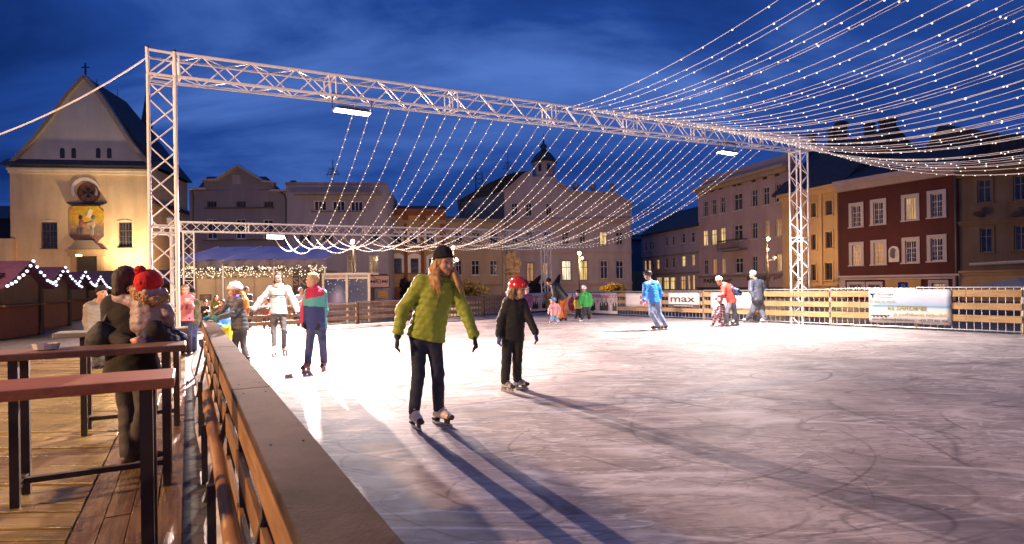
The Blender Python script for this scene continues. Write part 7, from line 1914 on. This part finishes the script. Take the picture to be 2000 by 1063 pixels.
# child carried on her arm
FUR = mat('tan_fur_trim', (.40, .23, .10), .95, .4, 40); GPINK = cloth('grey_pink_nylon', (.30, .22, .215), .5, .08, 6)
def carried(t, d):
    S = Sdf(.02); c = V3(at(286, 578, Yo - .02))
    pts = [V3(at(x, y, Yo + dy)) for x, y, dy in ((258, 563, -.02), (268, 577, -.12), (286, 585, -.16), (305, 588, -.15), (322, 580, -.05))]
    S.chain(pts, [.025, .03, .032, .03, .025]); v, f_ = S.mesh(.009, folds(.012, .025)); np_mesh('fur_trim', v, f_, FUR, t)
    S = Sdf(.03); S.chain([V3(at(x, y, Yo + dy)) for x, y, dy in ((270, 568, -.05), (290, 570, -.1), (315, 573, -.05))], [.05, .06, .05]); v, f_ = S.mesh(.012, folds(.006, .1)); np_mesh('hood', v, f_, GPINK, t)
def carried_person():
    lab = 'small child with a red bobble hat and fur hooded coat, carried on an arm'
    # seated on the woman's arm: shoes hang beside the table end
    J = dict(head=(290, 560, -.08), sL=(262, 590, -.02), sR=(311, 588, 0), eL=(238, 583, -.02), eR=(325, 612, .0), wL=(219, 586, .02), wR=(330, 630, .05), hL=(209, 587, .06), hR=(334, 640, .08), pel=(285, 636, -.05), kL=(292, 660, -.12), kR=(318, 648, .02))
    g3 = lambda k: V3(at(J[k][0], J[k][1], Yo + J[k][2]))
    t = thing('person', lab, 'person', at(285, 636, Yo)); s = .60
    hd, sL, sR, pel = map(g3, ('head', 'sL', 'sR', 'pel')); shm = (sL + sR) / 2; U = nz(shm - pel); side = nz(sR - sL); fwd = nz(np.cross(U, side))
    Fv = nz((.35, .9, .0)); Uh = nz((0.05, 0, 1)); Rh = np.cross(Fv, Uh); q = .98; c = hd
    feet = [V3(at(331, 658, Yo - .02)), V3(at(345, 652, Yo + .08))]
    def limbs(S, o, oa):
        for a, e, w in ((sL, g3('eL'), g3('wL')), (sR, g3('eR'), g3('wR'))): S.cone(a, e, .030 + oa, .028 + oa); S.cone(e, w, .028 + oa, .022 + oa)
    S = Sdf(.025); S.cone(shm - U * .06, pel, .085, .085, n=fwd, fl=.75); S.cone(sL, sR, .035); limbs(S, 0, 0)
    for k_, f_ in (('kL', feet[0]), ('kR', feet[1])): S.cone(pel, g3(k_), .05, .04); S.cone(g3(k_), f_, .04, .03)
    S.cone(shm, c - Uh * .05, .035, .04); S.ell(c + Uh * .028 * q, (Rh, Fv, Uh), (.074, .09, .09)); S.ell(c + Fv * .02 - Uh * .045, (Rh, Fv, Uh), (.056, .064, .066)); S.cone(c + Fv * .085, c + Fv * .1 - Uh * .02, .009, .012)
    for w, e in ((g3('wL'), g3('eL')), (g3('wR'), g3('eR'))): hand_prims(S, w, nz(w - e), nz((0, .3, -1)), nz((.3, 1, 0)), .62, .5, .0075)
    v, f_ = S.mesh(.009); np_mesh('body', v, f_, SKIN2, t)
    K = Sdf(.03); K.cone(shm - U * .05, pel + U * .02, .115, .125, n=fwd, fl=.85); K.cone(sL, sR, .06); limbs(K, 0, .028); v, f_ = K.mesh(.012, quilt(.008, .07, (.1, 0, 1), folds(.004, .1))); np_mesh('coat', v, f_, GPINK, t)
    K = Sdf(.02); 
    for k_, f2 in (('kL', feet[0]), ('kR', feet[1])): K.cone(pel, g3(k_), .065, .055); K.cone(g3(k_), g3(k_) + (f2 - g3(k_)) * .9, .055, .045)
    v, f_ = K.mesh(.012, folds(.005, .08)); np_mesh('trousers', v, f_, cloth('navy_trousers', (.025, .025, .06), .8), t)
    for f2, k_ in zip(feet, ('kL', 'kR')):
        d = nz(f2 - g3(k_)); K = Sdf(.015); K.cone(f2 - d * .02, f2 + d * .03 + np.array((.02, -.01, -.03)), .04, .04); K.cone(f2 + d * .03 + np.array((.02, -.01, -.03)), f2 + np.array((.07, -.03, -.05)), .04, .034); v, f_ = K.mesh(.010)
        mi = (np.sin(v[f_].mean(1) @ np.array((70, 0, 60.))) > .72).astype(int); np_mesh('boot', v, f_, [cloth('navy_boot', (.02, .022, .07), .6), cloth('olive_stripe', (.2, .2, .06), .6)], t, mi)
    REDK = cloth('red_knit', (.55, .02, .02), .95, .2, 30, bump=.5, bs=90)
    B = Sdf(.02); B.ell(c + Uh * .036, (Rh, Fv, Uh), (.098, .112, .112)); B.cut(c - Uh * .02, nz(-Uh + Fv * .35)); v, f_ = B.mesh(.009, folds(.002, .04, .4)); bo = np_mesh('hat', v, f_, REDK, t)
    B = Sdf(.01); B.ell(V3(at(274, 529, Yo - .12)), (Rh, Fv, Uh), (.042,) * 3); v, f_ = B.mesh(.007, folds(.007, .018)); np_mesh('bobble', v, f_, REDK, bo)
    carried(t, None)
carried_person()
person('man in a light grey jacket and black hat standing among the stalls', 11.0,
       dict(head=(199, 573, 0), sL=(176, 600, 0), sR=(203, 600, .1), eL=(171, 628, 0), eR=(209, 628, .1), wL=(180, 650, -.15), wR=(207, 650, -.1), hL=(186, 658, -.15), hR=(205, 658, -.1), pel=(190, 655, 0), kL=(186, 690, 0), kR=(197, 690, .05)),
       [(188, 723, (.8, -.5)), (201, 722, (.9, -.3))], (.9, -.4, 0), 1.0, cloth('light_grey_nylon', (.23, .215, .19), .55, .1, 6), cloth('washed_jeans', (.2, .22, .3), .8, .6, 6), head='beanie', headcol=cloth('black_knit', (.012, .011, .012), .95), haircol=EYE, skate='shoe', h=.0125, bulk=.055, hem=.04, leg=.025, hood=lambda t: np.array((-.5, .2, .4)), floor=FLOOR, fat=1.05)
person('child in a pink jacket behind the barrier end, holding a cup', 12.6,
       dict(head=(361, 567, 0), sL=(354, 583, 0), sR=(370, 583, 0), eL=(352, 600, -.1), eR=(373, 600, -.1), wL=(358, 594, -.3), wR=(370, 592, -.3), hL=(362, 588, -.32), hR=(367, 587, -.32), pel=(362, 623, 0), kL=(358, 655, 0), kR=(367, 655, .05)),
       [(357, 693, (.3, -.9)), (369, 693, (.5, -.9))], (.6, -.7, -.1), .86, cloth('rose_nylon', (.45, .14, .17), .6), cloth('navy_trousers', (.025, .025, .06), .8), head=None, haircol=mat('light_brown_hair', (.2, .12, .06), .6), hair=('long', .1), skin=SKIN2, skate='shoe', h=.0125, bulk=.045, hem=.05, leg=.03, floor=FLOOR)
person('onlooker in a camouflage coat and blue jeans by the barrier', 13.6,
       dict(head=(374, 575, 0), sL=(366, 592, 0), sR=(383, 592, 0), eL=(365, 608, -.1), eR=(385, 608, -.1), wL=(369, 620, -.15), wR=(382, 620, -.15), hL=(371, 625, -.15), hR=(380, 625, -.15), pel=(374, 627, 0), kL=(371, 655, 0), kR=(378, 655, .05)),
       [(370, 690, (.3, -.9)), (379, 690, (.5, -.9))], (.6, -.7, -.1), .86, cloth('camouflage', (.10, .10, .05), .8, .8, 12), cloth('mid_jeans', (.05, .08, .2), .8), head='beanie', headcol=cloth('black_knit', (.012, .011, .012), .95), haircol=EYE, skate='shoe', h=.017, bulk=.045, hem=.1, leg=.03, floor=FLOOR)
# ---- people by the cafe, beyond the fence
def cafe(label, px, head_y, Y, topm, hairm, face, hat=None, s=.98, botm=None, hair=('short',)):
    k = F / Y; d = lambda m: m * k
    y = lambda m: head_y + d(m)
    fy = CY + (CAMH - FLOOR) * k - (px - CX) * math.tan(ROLL)
    g = fy - head_y; sc = min(1.02, g / k / 1.66)
    person(label, Y, dict(head=(px, head_y, 0), sL=(px - d(.17 * sc), y(.27 * sc)), sR=(px + d(.17 * sc), y(.27 * sc)), eL=(px - d(.2 * sc), y(.52 * sc), -.1), eR=(px + d(.2 * sc), y(.52 * sc), -.1), wL=(px - d(.1 * sc), y(.55 * sc), -.32), wR=(px + d(.12 * sc), y(.5 * sc), -.34), hL=(px - d(.04), y(.5 * sc), -.38), hR=(px + d(.05), y(.45 * sc), -.4),
                          pel=(px, y(.75 * sc), 0), kL=(px - d(.09), y(1.15 * sc), -.04), kR=(px + d(.09), y(1.15 * sc), -.02)),
           [(px - d(.1), fy, (.2, -.9)), (px + d(.1), fy, (.4, -.9))], face, sc, topm, botm or cloth('charcoal_trousers', (.04, .042, .055), .8), head='beanie' if hat else None, headcol=hat, haircol=hairm, hair=hair, skate='shoe', h=.02, bulk=.045, hem=.05, leg=.02, floor=FLOOR)
DH = mat('dark_brown_hair', (.045, .024, .016), .5, .3, 30, stretch=(1, 1, .2))
cafe('dark haired onlooker in black below the framed picture', 401, 592, 21.0, cloth('black_jacket', (.015, .014, .015), .7), DH, (.5, -.8, -.1))
cafe('long haired onlooker in olive green beside the framed picture', 422, 583, 22.5, cloth('olive_jacket', (.12, .14, .03), .7), DH, (.5, -.8, 0), hair=('long', .14))
cafe('onlooker in an orange jacket by the beige hut', 434, 591, 21.5, cloth('orange_jacket', (.55, .14, .04), .6), DH, (-.3, -.9, 0))
cafe('short haired man in a dark jacket before the hut door', 482, 567, 22.0, cloth('slate_jacket', (.05, .055, .065), .6), DH, (.75, -.6, 0))
cafe('man in a white and violet jacket with a pale hat, leaning by the dark hut', 588, 569, 22.5, cloth('white_violet_jacket', (.5, .5, .62), .6, .4, 3), DH, (.8, -.5, 0), hat=cloth('pale_grey_knit', (.5, .48, .47), .9))
cafe('onlooker in a crimson jacket behind the fence, near the white hooded girl', 521, 588, 21.2, cloth('crimson_jacket', (.42, .03, .045), .6), DH, (-.4, -.9, 0))
# cup held by the child in pink
# ------------------------------------------------------------------ dusk sky, lamps and added fill, camera
w = bpy.data.worlds.new('World'); scene.world = w; w.use_nodes = True; t = w.node_tree; t.nodes.clear()
out = node(t, 'ShaderNodeOutputWorld'); bg = node(t, 'ShaderNodeBackground')
tc = node(t, 'ShaderNodeTexCoord'); sp = node(t, 'ShaderNodeSeparateXYZ'); lk(t, tc.outputs['Generated'], sp.inputs[0])
# cloud layer seen in perspective: direction / (height + .25)
ad = node(t, 'ShaderNodeMath', operation='ADD'); ad.inputs[1].default_value = .28; lk(t, sp.outputs['Z'], ad.inputs[0])
ab = node(t, 'ShaderNodeMath', operation='MAXIMUM'); ab.inputs[1].default_value = .05; lk(t, ad.outputs[0], ab.inputs[0])
dv = node(t, 'ShaderNodeVectorMath', operation='DIVIDE'); lk(t, tc.outputs['Generated'], dv.inputs[0])
cb = node(t, 'ShaderNodeCombineXYZ')
for i in range(3): lk(t, ab.outputs[0], cb.inputs[i])
lk(t, cb.outputs[0], dv.inputs[1])
mp = node(t, 'ShaderNodeMapping'); mp.inputs['Scale'].default_value = (.55, 1.0, 1.2); mp.inputs['Location'].default_value = (3.1, .4, 0)
lk(t, dv.outputs[0], mp.inputs['Vector'])
n1 = node(t, 'ShaderNodeTexNoise', Scale=1.25, Detail=9.0, Roughness=.55, Distortion=.5); lk(t, mp.outputs[0], n1.inputs['Vector'])
cr = node(t, 'ShaderNodeValToRGB'); e = cr.color_ramp.elements
e[0].position = .36; e[0].color = c4((.003, .017, .105)); e[1].position = .66; e[1].color = c4((.066, .148, .45))
m_ = e.new(.5); m_.color = c4((.012, .047, .232))
lk(t, n1.outputs['Fac'], cr.inputs[0])
# the Nishita dusk gradient adds the last light of the day near the horizon
sky = node(t, 'ShaderNodeTexSky'); sky.sky_type = 'NISHITA'; sky.sun_disc = False; sky.sun_elevation = R(-4.0); sky.sun_rotation = R(20)
ms = node(t, 'ShaderNodeMixRGB', blend_type='ADD'); ms.inputs[0].default_value = 1.0
sc_ = node(t, 'ShaderNodeMixRGB', blend_type='MULTIPLY'); sc_.inputs[0].default_value = 1.0; sc_.inputs[2].default_value = c4((.02, .06, .16))
lk(t, sky.outputs[0], sc_.inputs[1]); lk(t, cr.outputs[0], ms.inputs[1]); lk(t, sc_.outputs[0], ms.inputs[2])
lk(t, ms.outputs[0], bg.inputs['Color']); bg.inputs['Strength'].default_value = SKY_STRENGTH
lk(t, bg.outputs[0], out.inputs[0])

def point(name, loc, energy, col, r=.15):
    l = bpy.data.lights.new(name, 'POINT'); l.energy = energy; l.color = col; l.shadow_soft_size = r
    o = bpy.data.objects.new(name, l); COL.objects.link(o); o.location = loc; return o
def spot(name, loc, tgt, energy, col, ang, blend=.5, r=.1):
    l = bpy.data.lights.new(name, 'SPOT'); l.energy = energy; l.color = col; l.spot_size = R(ang); l.spot_blend = blend; l.shadow_soft_size = r
    o = bpy.data.objects.new(name, l); COL.objects.link(o); o.location = loc
    o.rotation_euler = (Vector(tgt) - Vector(loc)).to_track_quat('-Z', 'Y').to_euler(); return o
SOD = (1.0, .56, .26)
# the floodlamps of the church front: one low at its right, one up on the pole by the gantry
fc = Facade(22, 58, 299, 60)
spot('church_flood', fc.P(fc.L - .6, 1.2, 4.0), fc.P(fc.L - 2.6, 7.0, 0), 9500, (1, .76, .46), 75, 1.0, .3)
spot('church_wash', fc.P(fc.L * .35, .6, 15), fc.P(fc.L * .42, 4.6, 0), 3800, (1, .58, .24), 80, .9, .4)
spot('pole_lamp', top_pole + Vector((0, .3, .2)), fc.P(fc.L * .8, 8, 0), 3000, (1, .78, .5), 50, .8, .1)
point('side_chapel_lamp', Vector((xy(352, 58).x, 58, 4)), 900, SOD, .3)
# street lamps inferred left and right of the camera, plus unseen fill added elsewhere
for p, e, c in (((-10.8, .3, 4.9), 7500, (1, .58, .27)), ((9.5, -6.5, 5.2), 1500, (1, .60, .34)), ((-17, 12.5, 5.0), 3200, (1, .56, .22)),  # last entry is added fill that warms the deck
                ((31, 26, 5.0), 170, SOD), ((24, 42, 4.0), 550, SOD), ((-24, 36, 5.5), 350, SOD), ((9, 64, 3.5), 450, SOD)):  # added fill for the house fronts, no lamps known there
    point('lamp_and_fill_light', p, e, c, .25)

cam = bpy.data.cameras.new('camera'); co = bpy.data.objects.new('camera', cam); COL.objects.link(co)
cam.sensor_width = 36.0; cam.lens = 36.0 * F / 2000.0; cam.clip_end = 2000; cam.clip_start = .05
cam.shift_x = 0.0; cam.shift_y = (CY - 531.5) / 2000.0
co.matrix_world = Matrix.Translation((0, 0, CAMH)) @ Matrix.Rotation(R(90), 4, 'X') @ Matrix.Rotation(-ROLL, 4, 'Z')
cam.dof.use_dof = True; cam.dof.focus_distance = 8.5; cam.dof.aperture_fstop = 4.0
scene.camera = co
scene.view_settings.view_transform = 'Standard'; scene.view_settings.look = 'None'; scene.view_settings.exposure = 0; scene.view_settings.gamma = 1
scene.render.engine = 'CYCLES'
cy = scene.cycles
cy.max_bounces = 5; cy.diffuse_bounces = 3; cy.glossy_bounces = 3; cy.transmission_bounces = 2; cy.sample_clamp_indirect = 4.0; cy.sample_clamp_direct = 0
cy.use_denoising = True
cy.use_adaptive_sampling = True
bpy.context.view_layer.update()
from bpy_extras.object_utils import world_to_camera_view
scene.render.resolution_x = 1024; scene.render.resolution_y = 544
if DEBUG:
    for px, py, Y in ((1000, 556, 10), (300, 97, 9.7), (1900, 900, 3), (419, 626, 10)):
        v = world_to_camera_view(scene, co, at(px, py, Y)); print('CAM', px, py, v.x * 2000, (1 - v.y) * 1063)
